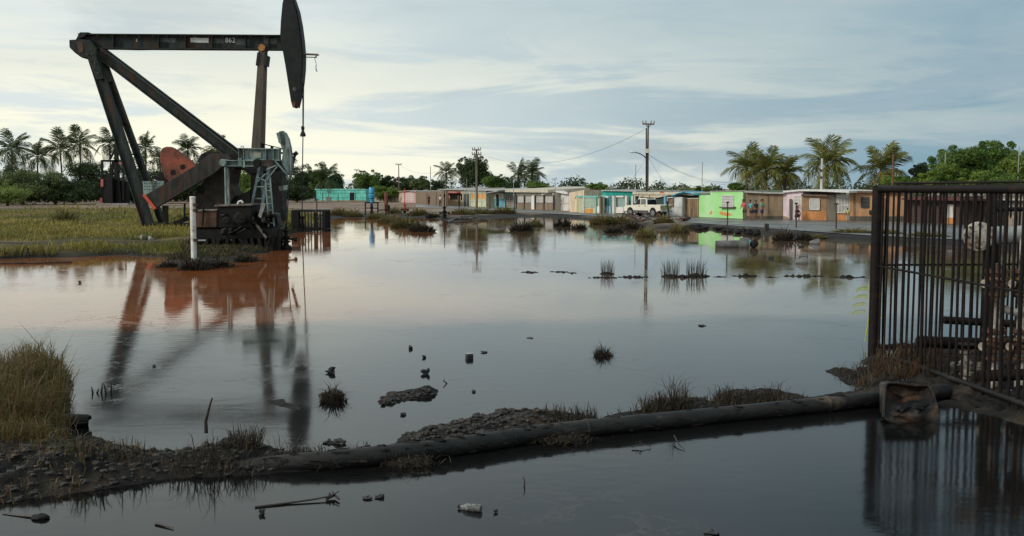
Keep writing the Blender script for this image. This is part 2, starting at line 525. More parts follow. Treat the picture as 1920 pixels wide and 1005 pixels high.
# ---- water and oil
wm = bpy.data.materials.new('muddy_oily_water'); wm.use_nodes = True
t = wm.node_tree; b = t.nodes['Principled BSDF']
geo_ = tn('ShaderNodeNewGeometry')
sp_ = tn('ShaderNodeSeparateXYZ'); t.links.new(geo_.outputs['Position'], sp_.inputs[0])
def tm(op, a, b_=None, c=None):
    n = tn('ShaderNodeMath', operation=op)
    for i, v in enumerate((a, b_, c)):
        if v is None: continue
        if isinstance(v, (int, float)): n.inputs[i].default_value = v
        else: t.links.new(v, n.inputs[i])
    return n.outputs[0]
edge = tm('ADD', tm('SUBTRACT', sp_.outputs[1], tm('MULTIPLY', sp_.outputs[0], 0.12)), tm('MULTIPLY', tm('SUBTRACT', tnoise(0.35, 4), 0.5), 3.0))
oil = tramp(edge, 21.6, 20.2)
brown = tmix(tramp(tnoise(0.25, 4), 0.35, 0.65), (0.27, 0.085, 0.028), (0.20, 0.068, 0.027))
xf = tramp(tm('ADD', sp_.outputs[0], tm('MULTIPLY', sp_.outputs[1], 0.06)), -6.0, 6.0)
brown = tmix(xf, brown, (0.10, 0.07, 0.045))
scn = tnoise(0.55, 8, 0.68)
scum = tm('MULTIPLY', tramp(tm('ABSOLUTE', tm('SUBTRACT', scn, 0.52)), 0.012, 0.002), tramp(tnoise(0.18, 3), 0.5, 0.62))
wcol = tmix(oil, brown, (0.006, 0.006, 0.006))
t.links.new(tmix(tm('MULTIPLY', scum, 0.35), wcol, (0.09, 0.075, 0.06)), b.inputs['Base Color'])
t.links.new(tm('ADD', tramp(oil, 0, 1, 0.02, 0.075), tm('ADD', tm('MULTIPLY', tramp(tnoise(0.6, 7), 0.45, 0.7), 0.06), tm('MULTIPLY', scum, 0.2))), b.inputs['Roughness'])
t.links.new(tramp(oil, 0, 1, 1.37, 1.29), b.inputs['IOR'])
mp_ = tn('ShaderNodeMapping'); mp_.inputs['Scale'].default_value = (0.55, 1.0, 1.0)
t.links.new(geo_.outputs['Position'], mp_.inputs[0])
rn = tn('ShaderNodeTexNoise'); rn.inputs['Scale'].default_value = 4.5; rn.inputs['Detail'].default_value = 4
t.links.new(mp_.outputs[0], rn.inputs[0])
bp = tn('ShaderNodeBump'); bp.inputs['Distance'].default_value = 0.02; t.links.new(tramp(tnoise(0.13, 4), 0.42, 0.66, 0.02, 0.16), bp.inputs['Strength'])
t.links.new(rn.outputs['Fac'], bp.inputs['Height']); t.links.new(bp.outputs[0], b.inputs['Normal'])
water = MB().add([(-400,-60,0),(400,-60,0),(400,330,0),(-400,330,0)], [(0,1,2,3)]).build('water', wm)
tag(water, kind='structure')

# ---- road
ASPH = M('wet_asphalt', (0.085, 0.085, 0.083), (0.13, 0.128, 0.12), scale=0.35, rough=0.55, rough2=0.3, bump=0.1, c3=(0.17, 0.15, 0.125), s3=0.2, lo3=0.5, hi3=0.65, spec=0.5)
mb = MB()
def resample(pts, n):
    p = np.array([[*G(u, v, RZ)[:2]] for u, v in pts]); s = np.linspace(0, len(p)-1, n)
    return np.stack([np.interp(s, np.arange(len(p)), p[:, 0]), np.interp(s, np.arange(len(p)), p[:, 1])], -1)
ra, rb = resample(ROADNEAR, 90), resample(ROADFAR, 90)
vs = []; fs = []
for i in range(90):
    wob = 0.35*fbm(i*0.6, 3.0)
    for k in range(5):
        p = ra[i]*(1-k/4)+rb[i]*(k/4)
        vs.append((p[0], p[1] + (wob if k == 0 else 0), RZ+0.012+0.02*math.sin(math.pi*k/4)))
for i in range(89):
    for k in range(4):
        fs.append((i*5+k, i*5+k+1, (i+1)*5+k+1, (i+1)*5+k))
tag(MB().add(vs, fs).build('road', ASPH, smooth=True), kind='structure')

# ---- the near mud bank, the bars of mud and the bank under the cage
BANK = poly_px([(-200,770),(0,690),(60,668),(110,680),(140,720),(130,760),(90,790),(140,828),(200,835),(270,842),(340,848),(385,845),(400,830),(440,822),(490,828),(500,845),
    (560,852),(640,850),(740,832),(760,815),(830,797),(900,782),(960,772),(1040,768),(1120,783),(1125,800),(900,838),(700,866),(560,882),(480,890),(300,902),(150,922),(0,947),(-200,985)])
WEED = poly_px([(1205,765),(1230,750),(1300,748),(1335,755),(1345,738),(1420,730),(1500,737),(1520,748),(1300,785),(1210,785)])
CAGEB = poly_px([(1545,694),(1600,692),(1640,655),(1720,640),(2100,620),(2600,700),(2500,900),(2050,830),(1900,790),(1800,765),(1700,750),(1600,725)])
RIDGE = poly_px([(1110,790),(1160,772),(1210,770),(1350,757),(1520,742),(1640,728),(1700,722),(1705,738),(1550,755),(1400,770),(1250,786),(1115,800)])
BAR1 = poly_px([(705,752),(740,736),(790,728),(822,730),(815,742),(760,750),(720,760)])
BAR2 = poly_px([(500,750),(530,748),(560,760),(562,768),(535,765),(505,756)])
CLOD = poly_px([(595,740),(625,728),(655,738),(640,752),(610,754)])
GS = 0.034
gx = np.arange(-9.0, 14.0, GS); gy = np.arange(8.2, 19.5, GS)
YY, XX = np.meshgrid(gy, gx, indexing='ij')
n1 = vnoise(XX*1.6, YY*1.6, 5); n2 = vnoise(XX*7, YY*7, 4)
HH = np.full(XX.shape, -0.3)
SDB = np.full(XX.shape, -9.0)
for pl, hgt, slope in ((BANK, 0.12, 0.42), (WEED, 0.10, 0.4), (RIDGE, 0.05, 0.35), (CAGEB, 0.025, 0.3), (BAR1, 0.07, 0.4), (BAR2, 0.05, 0.35), (CLOD, 0.08, 0.5)):
    s_ = sdist(XX, YY, pl) + 0.12*n1 + 0.05*n2
    hh = np.where(s_ > 0, hgt*(1-np.exp(-s_*slope/hgt)), s_*0.6)
    HH = np.maximum(HH, hh); SDB = np.maximum(SDB, s_)
HH = np.where(SDB > 0, HH + (0.06*n1+0.085*n2)*np.clip(SDB*4, 0, 1), HH)
HH += 0.07*sstep(-3.2, -5.2, XX)*np.clip(SDB, 0, 0.6)/0.6
HH = np.maximum(HH, -0.3)
idx = np.arange(XX.size).reshape(XX.shape)
q = np.stack([idx[:-1, :-1], idx[:-1, 1:], idx[1:, 1:], idx[1:, :-1]], -1).reshape(-1, 4)
keep = (SDB.ravel()[q] > -0.12).any(1)
q = q[keep]; used = np.unique(q); remap = np.zeros(XX.size, int); remap[used] = np.arange(len(used))
BANKMUD = M('oil_soaked_mud', (0.022, 0.020, 0.018), (0.009, 0.009, 0.009), scale=4.0, rough=0.85, rough2=0.6, bump=1.0, spec=0.12, c3=(0.055, 0.042, 0.032), s3=1.2, lo3=0.52, hi3=0.7)
bank = mesh_np('mud_bank', np.stack([XX, YY, HH], -1).reshape(-1, 3)[used], remap[q], BANKMUD)
tag(bank, kind='structure')
def bank_h(x, y):
    i = int(round((y-8.2)/GS)); j = int(round((x+9.0)/GS))
    if 0 <= i < HH.shape[0] and 0 <= j < HH.shape[1]:
        return float(HH[i, j])
    return -0.3
def land_h(x, y):
    h, s_, _ = land(np.array([float(x)]), np.array([float(y)]))
    return float(h[0])

# ================================================================ the large pump jack
def text_mesh(txt, size, name, mat, parent, origin, xdir=(1,0,0), up=(0,0,1), depth=0.004):
    cu = bpy.data.curves.new(name, 'FONT'); cu.body = txt; cu.size = size; cu.extrude = depth; cu.align_x = 'CENTER'; cu.align_y = 'CENTER'
    tmp = bpy.data.objects.new('tmp_text', cu); COL.objects.link(tmp)
    dg = bpy.context.evaluated_depsgraph_get()
    me = bpy.data.meshes.new_from_object(tmp.evaluated_get(dg))
    bpy.data.objects.remove(tmp)
    x = Vector(xdir).normalized(); z = Vector(up).normalized(); n = x.cross(z)
    base = Vector(WPOS.get(parent.name, (0,0,0)))
    for v in me.vertices:
        c = v.co.copy(); v.co = Vector(origin) + x*c.x + z*c.y - n*(-c.z) - base
    me.materials.clear(); me.materials.append(mat)
    o = bpy.data.objects.new(name, me); COL.objects.link(o); o.parent = parent
    WPOS[o.name] = tuple(base)
    return o

YB = 65.0
def B(u, v, dy=0.0):
    """a point of the big pump jack: photograph point on its middle plane, then moved dy away"""
    p = AT(u, v, YB); p.y += dy
    return p
def plate(pts, dy, th, F=None):
    F = F or B
    return MB().prism([F(u, v, dy) for u, v in pts], (0, th, 0))
big = root('pump_jack', (G(420, 428, 0.2).x, YB, 0.2), 'tall black pump jack with long horizontal walking beam and number 862', 'pump jack')
wb = MB().ibeam(B(150, 78), B(530, 80.5), 0.95, 0.62, 0.07, 0.05)
for u in (215, 300, 350, 400, 462, 505):
    wb.box(B(u, 79.3), (0.035, 0.56, 0.84))
beam = wb.build('walking_beam', DARKSTEEL, big)
plate([(154,62),(170,62),(162,70),(146,76)], -0.34, 0.68).build('beam_end', DARKSTEEL, big)
MB().prism([B(u, v, -0.036) for u, v in ((357.5,71),(391.5,71.5),(391.5,80.5),(357.5,79.5))], (0, 0.02, 0)).build('blank_white_plate', flat('plate_white', (0.62, 0.62, 0.6), 0.5), beam)
WORN = M('worn_grey_paint', (0.075, 0.09, 0.09), (0.03, 0.036, 0.036), scale=5, rough=0.6)
for u0, u1, v0, v1 in ((296,330,71,80),(396,420,72,82),(441,468,73,85),(494,520,72,83)):
    MB().prism([B(u, v, -0.034) for u, v in ((u0,v0),(u1,v0+1),(u1-1,v1),(u0+2,v1-1))], (0, 0.015, 0)).build('worn_patch', WORN, beam)
LET = flat('lettering_white', (0.6, 0.62, 0.6), 0.6)
text_mesh('862', 0.44, 'lettering', LET, beam, B(432, 76, -0.05))
text_mesh('E', 0.26, 'lettering', LET, beam, B(257, 76, -0.05))
hp = [(541,-14),(550,1),(557,22),(562,48),(566,76),(568.5,105),(568,130),(566,155),(562,180),(558,198),(555,203),(551,202),(548,192),(543,160),(537,122),(532,94),(527.5,68),(529,40),(532,8),(536,-8)]
head = plate(hp, -0.36, 0.72).build('horse_head', HEADSTEEL, big)
arc = [(552,-2),(560,22),(565,48),(568.6,76),(571,105),(570.4,130),(568,155),(564,180),(558.5,202)]
mb = MB()
for a, c in zip(arc[:-1], arc[1:]):
    mb.bar(B(*a), B(*c), 0.06, 0.86)
mb.build('face_plate', HEADSTEEL, head)
MB().lathe(B(555, 169, -0.37), [(0.14, 0), (0.14, 0.03), (0.08, 0.05)], (0, -1, 0), 12).build('pin_cap', WORN, head)
plate([(549,192),(557,192),(555,202),(551,202)], -0.375, 0.012).build('rusty_tip', RUSTRED, head)
mb = MB().bar(B(568, 101.5), B(597, 102.5), 0.07, 0.5).bar(B(568, 107), B(594, 107.5), 0.05, 0.1).bar(B(596, 102), B(590, 109), 0.05, 0.1)
mb.build('head_bracket', M('pale_worn_steel', (0.30, 0.27, 0.24), (0.16, 0.13, 0.11)), head)
MB().tube([B(590,109), B(593,120), B(592,126), B(595,135), B(592,132), B(593,122)], 0.018, 5).build('dangling_wire', CABLE, head)
plate([(136.5,77),(158,76),(176,78),(188,92),(185,112),(170,110),(160,110.5),(147,101),(137,91)], -0.55, 1.1).build('tail_bearing', DARKSTEEL, big, bevel=0.03)
plate([(150,80),(162,82),(164,98),(156,103)], -0.58, 0.04).build('rust_plate', RUST, big)
# legs: the near and the far one of each pair stand 2.3 m apart
for dy, hw in ((-1.2, 0.70), (1.35, 0.40)):
    mb = MB().ibeam(B(180, 98, dy*0.55), B(291, 421, dy), hw, 0.32, 0.06, 0.06)
    mb.prism([B(u, v, dy*0.62-0.2) for u, v in ((172,100),(188,98),(206,150),(192,152))], (0, 0.05, 0))
    mb.build('rear_leg', DARKSTEEL, big)
    MB().ibeam(B(190, 99, dy*0.35), B(520, 351, dy*0.6), 0.64, 0.45, 0.07, 0.05).build('front_leg', DARKSTEEL, big)
for u, v in ((202,170),(223,231),(243,289)):
    MB().bar(B(u, v, -0.8), B(u, v, 1.0), 0.1, 0.1).build('leg_rung', DARKSTEEL, big)
MB().tube([B(262,153,-1.0), B(264,149,-1.0), B(268,149,-1.0), B(270,154,-1.0)], 0.035, 6).build('lifting_eye', DARKSTEEL, big)
for k in range(14):
    MB().lathe(B(160+26*k, 68.5+0.15*k, -0.30), [(0.03,0),(0.03,0.03)], (0,-1,0), 6).build('bolt', WORN, beam)
MB().tube([B(200,93,-0.2), B(262,94.5,-0.2), B(330,93.5,-0.2), B(400,94,-0.2), B(486,94.5,-0.2)], 0.03, 6).build('grease_line', CABLE, beam)
for u, v in ((176,106),(181,118),(187,133),(184,105),(190,122),(196,140)):
    MB().lathe(B(u, v, -0.98), [(0.05,0),(0.05,0.04)], (0,-1,0), 6).build('bolt', WORN, big)
# pitman
for dy in (-0.5, 0.5):
    MB().bar(B(493.5, 93, dy*0.5), B(484, 283, dy), 0.40, 0.26, 0.56, 0.34).build('pitman', M('pitman_wood_brown', (0.10, 0.075, 0.055), (0.05, 0.04, 0.033), scale=3, stretch=(2,2,0.25), rough=0.6), big)
MB().lathe(B(494, 91, -0.5), [(0.22,0),(0.22,1.0)], (0,1,0), 14).build('equalizer_bearing', M('orange_rust', (0.42, 0.20, 0.06), (0.2, 0.09, 0.04)), big)
for pts in ([(486,100),(490,100),(488.5,122),(483,124)], [(499,103),(503.5,105),(501,125),(496,122)]):
    plate(pts, -0.5, 1.0).build('equalizer_plate', DARKSTEEL, big)
# gearbox, cranks and counterweights
plate([(292,366),(311,390),(419,326),(449,300),(443,291),(413,289),(381,314)], -2.0, 0.32).build('crank', M('crank_grey_iron', (0.018,0.02,0.02), (0.045,0.044,0.04), scale=2.2, rough=0.65, spec=0.25, c3=(0.075,0.028,0.017), s3=1.8, lo3=0.54, hi3=0.66, stretch=(1.5,1.5,0.35)), big, bevel=0.02)
plate([(288.5,365.5),(294,364),(314,389),(309,392)], -2.06, 0.42).build('crank_end', ORANGE, big)
red = plate([(316,300),(316,287),(320,280),(327,277),(334,277),(341,280),(352,288),(367,299),(384,314),(360,328),(336,342),(327,336),(320,322)], -1.62, 0.55).build('counterweight', RUSTRED, big, bevel=0.04)
for u, v in ((340,324),(358,314)):
    plate([(u-4,v-4),(u+3,v-5),(u+5,v+1),(u+2,v+4),(u-4,v+4)], -1.65, 0.04).build('weight_slot', OILBLACK, red)
plate([(362,300),(368,288),(382,282),(400,283),(413,290),(416,302),(400,322),(372,330)], 0.9, 0.5).build('counterweight', DARKSTEEL, big, bevel=0.04)
plate([(299,336),(318,318),(330,322),(334,340),(324,348)], -1.0, 0.5).build('counterweight', OILBLACK, big)
tb = plate([(282,340),(322,339.5),(321,346),(303,366),(284,366)], -1.4, 0.05).build('perforated_plate', TEALSTEEL, big)
mb = MB()
for i in range(8):
    for j in range(3):
        u = 286 + i*4.6; v = 344 + j*5.5
        if u + (v-344)*0.8 < 318:
            mb.lathe(B(u, v, -1.404), [(0.035,0),(0.035,0.006)], (0,-1,0), 6)
tag(mb.build('bolt_holes', OILBLACK, tb), kind='stuff')
plate([(404,322),(440,300),(449,316),(443,346),(452,368),(430,392),(404,402),(377,398),(372,372),(384,352)], -1.3, 1.9).build('gearbox', M('rusted_gearbox', (0.016,0.014,0.013), (0.035,0.026,0.02), scale=1.6, rough=0.65, spec=0.2, c3=(0.08,0.03,0.018), s3=1.2, lo3=0.55, hi3=0.7), big, bevel=0.05)
plate([(404,288),(520,290),(530,318),(476,328),(470,322),(456,317),(440,316),(404,316)], -0.9, 1.6).build('gearbox_top', OILBLACK, big, bevel=0.05)
plate([(476,324),(532,300),(534,400),(530,436),(476,436),(476,360)], -0.8, 1.5).build('gearbox_stand', OILBLACK, big, bevel=0.03)
plate([(430,390),(452,368),(476,356),(476,400),(440,410)], -0.9, 1.6).build('gearbox_stand', OILBLACK, big)
mb = MB()
mb.lathe(B(388, 356, -1.36), [(0.26,0),(0.26,0.05)], (0,-1,0), 14)
mb.lathe(B(372, 366, -1.36), [(0.14,0),(0.14,0.05)], (0,-1,0), 10)
mb.build('shaft_hole', flat('hole_black', (0.004,0.004,0.004), 0.9), big)
MB().bar(B(319, 385, -0.9), B(319, 421, -0.9), 0.30, 0.30).build('support_post', OILBLACK, big)
MB().bar(B(352, 381, -0.6), B(352, 410, -0.6), 0.10, 0.10).build('support_post', OILBLACK, big)
MB().bar(B(352, 402, -0.6), B(362, 400, -0.6), 0.07, 0.07).build('support_arm', OILBLACK, big)
MB().bar(B(322, 424, -0.9), B(362, 408, -0.9), 0.26, 0.2).build('skid_brace', OILBLACK, big)
for dy in (-1.0, 1.2):
    MB().ibeam(B(280, 424, dy), B(535, 428, dy), 0.42, 0.35, 0.05, 0.05).build('skid_beam', OILBLACK, big)
mb = MB().bar(B(487, 283), B(552, 289), 0.12, 0.6).bar(B(552, 286), B(556, 291), 0.3, 0.3).bar(B(553, 290), B(544, 328), 0.14, 0.2).bar(B(490,269), B(530,279), 0.05, 0.6).bar(B(490,269),B(490,285),0.05,0.6).bar(B(510,274),B(510,286),0.05,0.6)
mb.build('walkway', OILBLACK, big)
# bridle, carrier bar and rod
for s in (-0.16, 0.16):
    MB().tube([B(568.8, 112, s), B(568.6, 160, s), B(568.3, 236, s*0.6)], 0.03, 6).build('bridle_cable', CABLE, big)
MB().lathe(B(568, 256.5), [(0.06,0),(0.17,0.02),(0.19,0.14),(0.14,0.25),(0.09,0.36),(0.07,0.42),(0.10,0.44),(0.12,0.6),(0.07,0.7)], (0,0,1), 10).build('carrier_bar', DARKSTEEL, big)
MB().tube([B(568, 257), B(567, 330), B(566.5, 399)], 0.035, 6).build('polished_rod', CABLE, big)

# ---- its well cage
def bar_cage(name, label, u0, u1, v0, v1, Y, depth, nb, nd):
    p0, p1 = AT(u0, v1, Y), AT(u1, v1, Y); top = AT(u0, v0, Y).z
    r = root(name, ((p0.x+p1.x)/2, Y+depth/2, 0), label, 'cage')
    c = [(p0.x, Y), (p1.x, Y), (p1.x, Y+depth), (p0.x, Y+depth)]
    zb = -0.1
    for i in range(4):
        a, b_ = c[i], c[(i+1) % 4]
        MB().bar((a[0], a[1], top), (b_[0], b_[1], top), 0.11, 0.11, side=(0,0,1)).build('top_rail', OILBLACK, r)
        MB().bar((a[0], a[1], 0.16), (b_[0], b_[1], 0.16), 0.08, 0.08, side=(0,0,1)).build('bottom_rail', OILBLACK, r)
        MB().bar((a[0], a[1], zb), (a[0], a[1], top+0.04), 0.14, 0.14).build('corner_post', OILBLACK, r)
        n = nb if i % 2 == 0 else nd
        for k in range(1, n):
            f_ = k/n
            if name == 'well_cage' and i == 0 and k in (2, 7):
                continue
            x, y = a[0]+(b_[0]-a[0])*f_, a[1]+(b_[1]-a[1])*f_
            MB().tube([(x, y, zb), (x, y, top)], 0.035, 6).build('bar', OILBLACK, r)
    return r, c, top
wc, cc, ct = bar_cage('well_cage', 'low black steel bar cage standing in water around the tall pump jack rod', 549, 607, 395.5, 434, 64.0, 2.0, 10, 8)
for (u0, u1) in ((549.5, 560), (588, 596)):
    a, b_ = AT(u0, 398, 63.93), AT(u1, 432, 63.93)
    MB().box(((a.x+b_.x)/2, 63.93, (a.z+b_.z)/2), (b_.x-a.x, 0.03, a.z-b_.z)).build('side_sheet', OILBLACK, wc)
mb = MB()
for k in range(9):
    mb.bar((cc[0][0]+0.2*k+0.1, 64.0, ct+0.02), (cc[0][0]+0.2*k+0.1, 66.0, ct+0.02), 0.1, 0.03, side=(0,0,1))
mb.build('lid', M('pale_grating', (0.25,0.25,0.24), (0.1,0.1,0.1)), wc)
mb = MB().lathe((AT(567, 430, 65).x, 65.0, 0), [(0.12,-0.2),(0.12,0.3),(0.2,0.32),(0.2,0.4),(0.1,0.42),(0.1,0.8),(0.15,0.82),(0.15,0.95),(0.05,1.0)], (0,0,1), 10)
tag(mb.build('wellhead', OILBLACK), 'dark well head standing inside the low bar cage', 'well head')

# ================================================================ the small teal pump jack in front
YS = 45.5
def S(u, v, dy=0.0):
    p = AT(u, v, YS); p.y += dy
    return p
sm = root('pump_jack', (S(480, 460).x, YS, 0.0), 'small teal pump jack on a black oil-soaked frame', 'pump jack')
mb = MB().ibeam(S(447, 289), S(527, 290), 0.55, 0.30, 0.045, 0.03)
for u in (449, 458, 500, 514, 524):
    mb.box(S(u, 289.4), (0.025, 0.28, 0.5))
bm_ = mb.build('walking_beam', TEALSTEEL, sm)
plate([(476,286),(490,286),(490,296),(476,296)], -0.05, 0.02, S).build('faded_panel', M('faded_tan_paint', (0.30,0.31,0.24),(0.2,0.24,0.2)), bm_)
MB().tube([S(452,278), S(452,274.5), S(456,274), S(457,278)], 0.02, 5).build('lifting_eye', TEALSTEEL, bm_)
MB().ibeam(S(420, 306), S(483, 306.5), 0.28, 0.5, 0.04, 0.04).build('equalizer', TEALSTEEL, sm)
MB().lathe(S(421.5, 305.5, -0.38), [(0.15,0),(0.17,0.03),(0.17,0.73),(0.15,0.76)], (0,1,0), 12).build('equalizer_bearing', TEALSTEEL, sm)
for u0, u1, v0, v1 in ((449,456,296,312),(458,462,300,314)):
    plate([(u0,v0),(u1,v0),(u1,v1),(u0,v1)], -0.26, 0.52, S).build('hanger_plate', TEALSTEEL, sm)
MB().lathe(S(484, 306, -0.3), [(0.17,0),(0.19,0.04),(0.19,0.56),(0.17,0.6)], (0,1,0), 12).build('saddle_bearing', OILBLACK, sm)
plate([(484,300),(514,300),(514,311),(484,312)], -0.22, 0.44, S).build('saddle', M('dark_saddle', (0.03,0.02,0.016),(0.07,0.05,0.04)), sm)
for dy in (-0.22, 0.22):
    MB().tube([S(425, 309, dy), S(427, 388, dy)], [0.05, 0.058], 8).build('pitman', TEALSTEEL, sm)
hd = plate([(520.5,256),(521,250),(525,246),(531,246),(537,252),(542,268),(545.5,288),(546.5,308),(545,331),(539,325),(530,306),(529,300),(531,284),(526,270),(523,262)], -0.06, 0.12, S).build('horse_head', TEALSTEEL, sm)
arc = [(530,246),(536,250.5),(541,261),(544.5,276),(546.8,294),(547,312),(544.5,331)]
mb = MB()
for a, c in zip(arc[:-1], arc[1:]):
    mb.bar(S(*a), S(*c), 0.05, 0.36)
mb.build('face_plate', TEALSTEEL, hd)
MB().bar(S(516, 301, -0.1), S(541, 329, -0.1), 0.07, 0.07).build('head_strut', TEALSTEEL, sm)
MB().bar(S(522, 249), S(527, 268), 0.14, 0.3).build('head_back', TEALSTEEL, hd)
TEALLEG = M('dark_teal_steel', (0.09, 0.15, 0.155), (0.045, 0.075, 0.08), scale=3, rough=0.6, c3=(0.03,0.025,0.022), s3=2.5, lo3=0.5, hi3=0.62)
for a, c, wd in (((489,312),(477.5,392),0.11),((487.5,312),(491,408),0.10),((507,312),(497,390),0.13),((505,312),(500,430),0.10)):
    dy = -0.5 if a[0] in (489, 507) else 0.4
    MB().bar(S(*a, dy*0.4), S(*c, dy*1.2), wd, wd).build('samson_leg', TEALLEG, sm)
for (a, c) in (((482,350),(513,350)),((480,372),(516,372)),((486,332),(504,340)),((488,340),(502,326)),((504,318),(522,310)),((505,336),(524,312))):
    MB().bar(S(*a, -0.4), S(*c, -0.4), 0.05, 0.05).build('leg_brace', TEALSTEEL, sm)
ld = MB().bar(S(513.5, 334, -0.7), S(521, 424, -0.7), 0.06, 0.05).build('ladder_rail', TEALSTEEL, sm)
MB().bar(S(505, 338, -0.7), S(511, 424, -0.7), 0.06, 0.05).build('ladder_rail', TEALSTEEL, sm)
for k in range(7):
    MB().bar(S(505.3+k*0.85, 345+k*12, -0.7), S(514.3+k*1.0, 345+k*12, -0.7), 0.035, 0.035).build('ladder_rung', TEALSTEEL, sm)
MB().tube([S(545, 331), S(541, 360), S(537.5, 425)], 0.025, 6).build('polished_rod', CABLE, sm)
plate([(524,349),(541,347),(540,356),(526,358)], -0.2, 0.3, S).build('clamp', TEALSTEEL, sm)
plate([(371,395),(418,394),(418,425.5),(372,426)], -0.9, 1.7, S).build('rusty_tank', RUST, sm, bevel=0.05)
plate([(370.5,393.3),(418,392.3),(418,394.6),(370.5,395.8)], -0.95, 1.8, S).build('tank_lid', M('grey_lid', (0.2,0.17,0.15),(0.1,0.08,0.07)), sm)
plate([(417,386),(482,384),(482,427),(417,427)], -0.85, 1.6, S).build('gearbox', OILBLACK, sm, bevel=0.05)
plate([(414,383.5),(483,381.5),(483,384.5),(414,386.5)], -0.95, 1.8, S).build('gearbox_lid', M('grey_lid', (0.2,0.17,0.15)), sm)
MB().tube([S(449,383,-0.3), S(451,378,-0.3), S(456,376.5,-0.3), S(459,380,-0.3)], 0.05, 6).build('lid_handle', WHITEPAINT, sm)
plate([(501,379),(508,381),(499,408),(494,404)], -0.95, 0.06, S).build('tilted_plate', M('pale_grey_plate', (0.30,0.30,0.29),(0.18,0.18,0.17)), sm)
plate([(482,395),(520,400),(526,425),(520,432),(482,430)], -0.3, 0.9, S).build('engine_block', OILBLACK, sm, bevel=0.05)
mb = MB()
for i in range(16):
    u = random.uniform(425, 515); v = random.uniform(398, 446)
    mb.rock(S(u, v, random.uniform(-1.0, -0.5)), (random.uniform(.12,.35), .2, random.uniform(.1,.3)), i, 1)
mb.build('oily_machinery', OILBLACK, sm)
plate([(368,427),(530,427),(528,446),(366,448)], -0.8, 1.7, S).build('deck', OILBLACK, sm, bevel=0.04)
for k in range(13):
    u = 372 + k*12.3 + random.uniform(-3, 3)
    for dy in (-0.8, 0.7):
        MB().bar(S(u, 445, dy), S(u + random.choice((-7, 7, 2, -2)), 476, dy), 0.15, 0.13, 0.2, 0.16).build('support_leg', OILBLACK, sm)
for u in (523, 530):
    MB().bar(S(u, 422, -0.7), S(u, 478, -0.7), 0.13, 0.13).build('corner_post', OILBLACK, sm)
MB().bar(S(484, 412, -0.9), S(510, 446, -0.9), 0.1, 0.03).build('sloping_rail', M('grey_lid', (0.2,0.17,0.15)), sm)
MB().tube([S(392, 422, -1.0), S(394.5, 384, -1.0)], 0.045, 6).build('lever', OILBLACK, sm)
g = random.Random(12)
for k in range(16):
    u, v = g.uniform(425, 520), g.uniform(396, 444)
    MB().tube([S(u, v, -1.0), S(u+g.uniform(-9, 9), v+g.uniform(-2, 8), -1.1), S(u+g.uniform(-14, 14), v+g.uniform(4, 16), -0.95)], g.uniform(0.025, 0.06), 6).build('oily_hose', OILBLACK, sm)
MB().lathe(S(462, 408, -1.0), [(0.05,0),(0.26,0.02),(0.28,0.1),(0.2,0.12)], (0,-1,0), 16).build('pulley', OILBLACK, sm)
MB().lathe(S(437, 412, -1.0), [(0.05,0),(0.17,0.02),(0.18,0.1),(0.12,0.12)], (0,-1,0), 14).build('pulley', OILBLACK, sm)
plate([(486,446),(512,446),(510,478),(484,478)], -0.5, 0.8, S).build('pedestal', OILBLACK, sm)

def well_tree(name, label, u, vb, vt, Y, mat=OILBLACK, wheel=True, topmat=None, arms=1.0):
    p = AT(u, vb, Y); top = AT(u, vt, Y).z; z0 = min(p.z, 0.3); h = top - z0; k = min(h/1.6, 0.95)
    r = root(name, (p.x, Y, z0), label, 'well head')
    c = (p.x, Y, z0)
    MB().lathe(c, [(0.34*k,-0.3),(0.36*k,0.10*k),(0.30*k,0.22*k),(0.16*k,0.26*k),(0.16*k,0.42*k),(0.28*k,0.44*k),(0.28*k,0.52*k),(0.15*k,0.54*k)], n=12).build('casing_head', mat, r)
    MB().lathe(c, [(0.13*k,0.53*k),(0.14*k,0.72*k),(0.22*k,0.74*k),(0.22*k,0.84*k),(0.12*k,0.86*k),(0.11*k,1.1*k),(0.18*k,1.12*k),(0.18*k,1.22*k),(0.08*k,1.25*k),(0.05*k,1.3*k),(0.05*k,h*0.8),(0.09*k,h*0.81),(0.09*k,h*0.88),(0.04*k,h*0.89),(0.04*k,h)], n=12).build('valve_body', topmat or mat, r)
    for s in (-1, 1):
        a = Vector((p.x + s*0.12*k, Y, z0+0.66*k)); b_ = Vector((p.x + s*0.62*k*arms, Y-0.1, z0+0.62*k))
        arm = MB().tube([a, b_], 0.07*k, 8).build('side_outlet', mat, r)
        if wheel:
            MB().lathe(b_, [(0.17*k,-0.03),(0.19*k,0.0),(0.17*k,0.03)], (s, -0.3, 0), 12).build('hand_wheel', mat, arm)
    return r
well_tree('wellhead', 'black well head under the small teal pump jack rod', 537, 467, 420, 45.6)

# ---- white rusty post in front of the pump jacks
pp = G(364, 492, 0.05)
r = root('marker_post', tuple(pp), 'white pipe post with rust patches standing before the pump jacks', 'post')
MB().tube([(pp.x, pp.y, -0.2), (pp.x, pp.y, AT(366, 369, pp.y).z)], 0.105, 12).build('pipe', WHITEPAINT, r, smooth=True)
MB().lathe((pp.x, pp.y, AT(366, 369, pp.y).z), [(0.115,-0.06),(0.115,0.0),(0.07,0.02)], n=12).build('cap', WHITEPAINT, r)
for v in (384, 394, 450):
    MB().lathe(AT(365.5, v, pp.y), [(0.112,-0.05),(0.112,0.05)], n=12).build('rust_band', RUST, r)
MB().bar(AT(368, 450.5, pp.y), AT(385, 450.5, pp.y+0.2), 0.05, 0.05).build('stub_rail', WHITEPAINT, r)

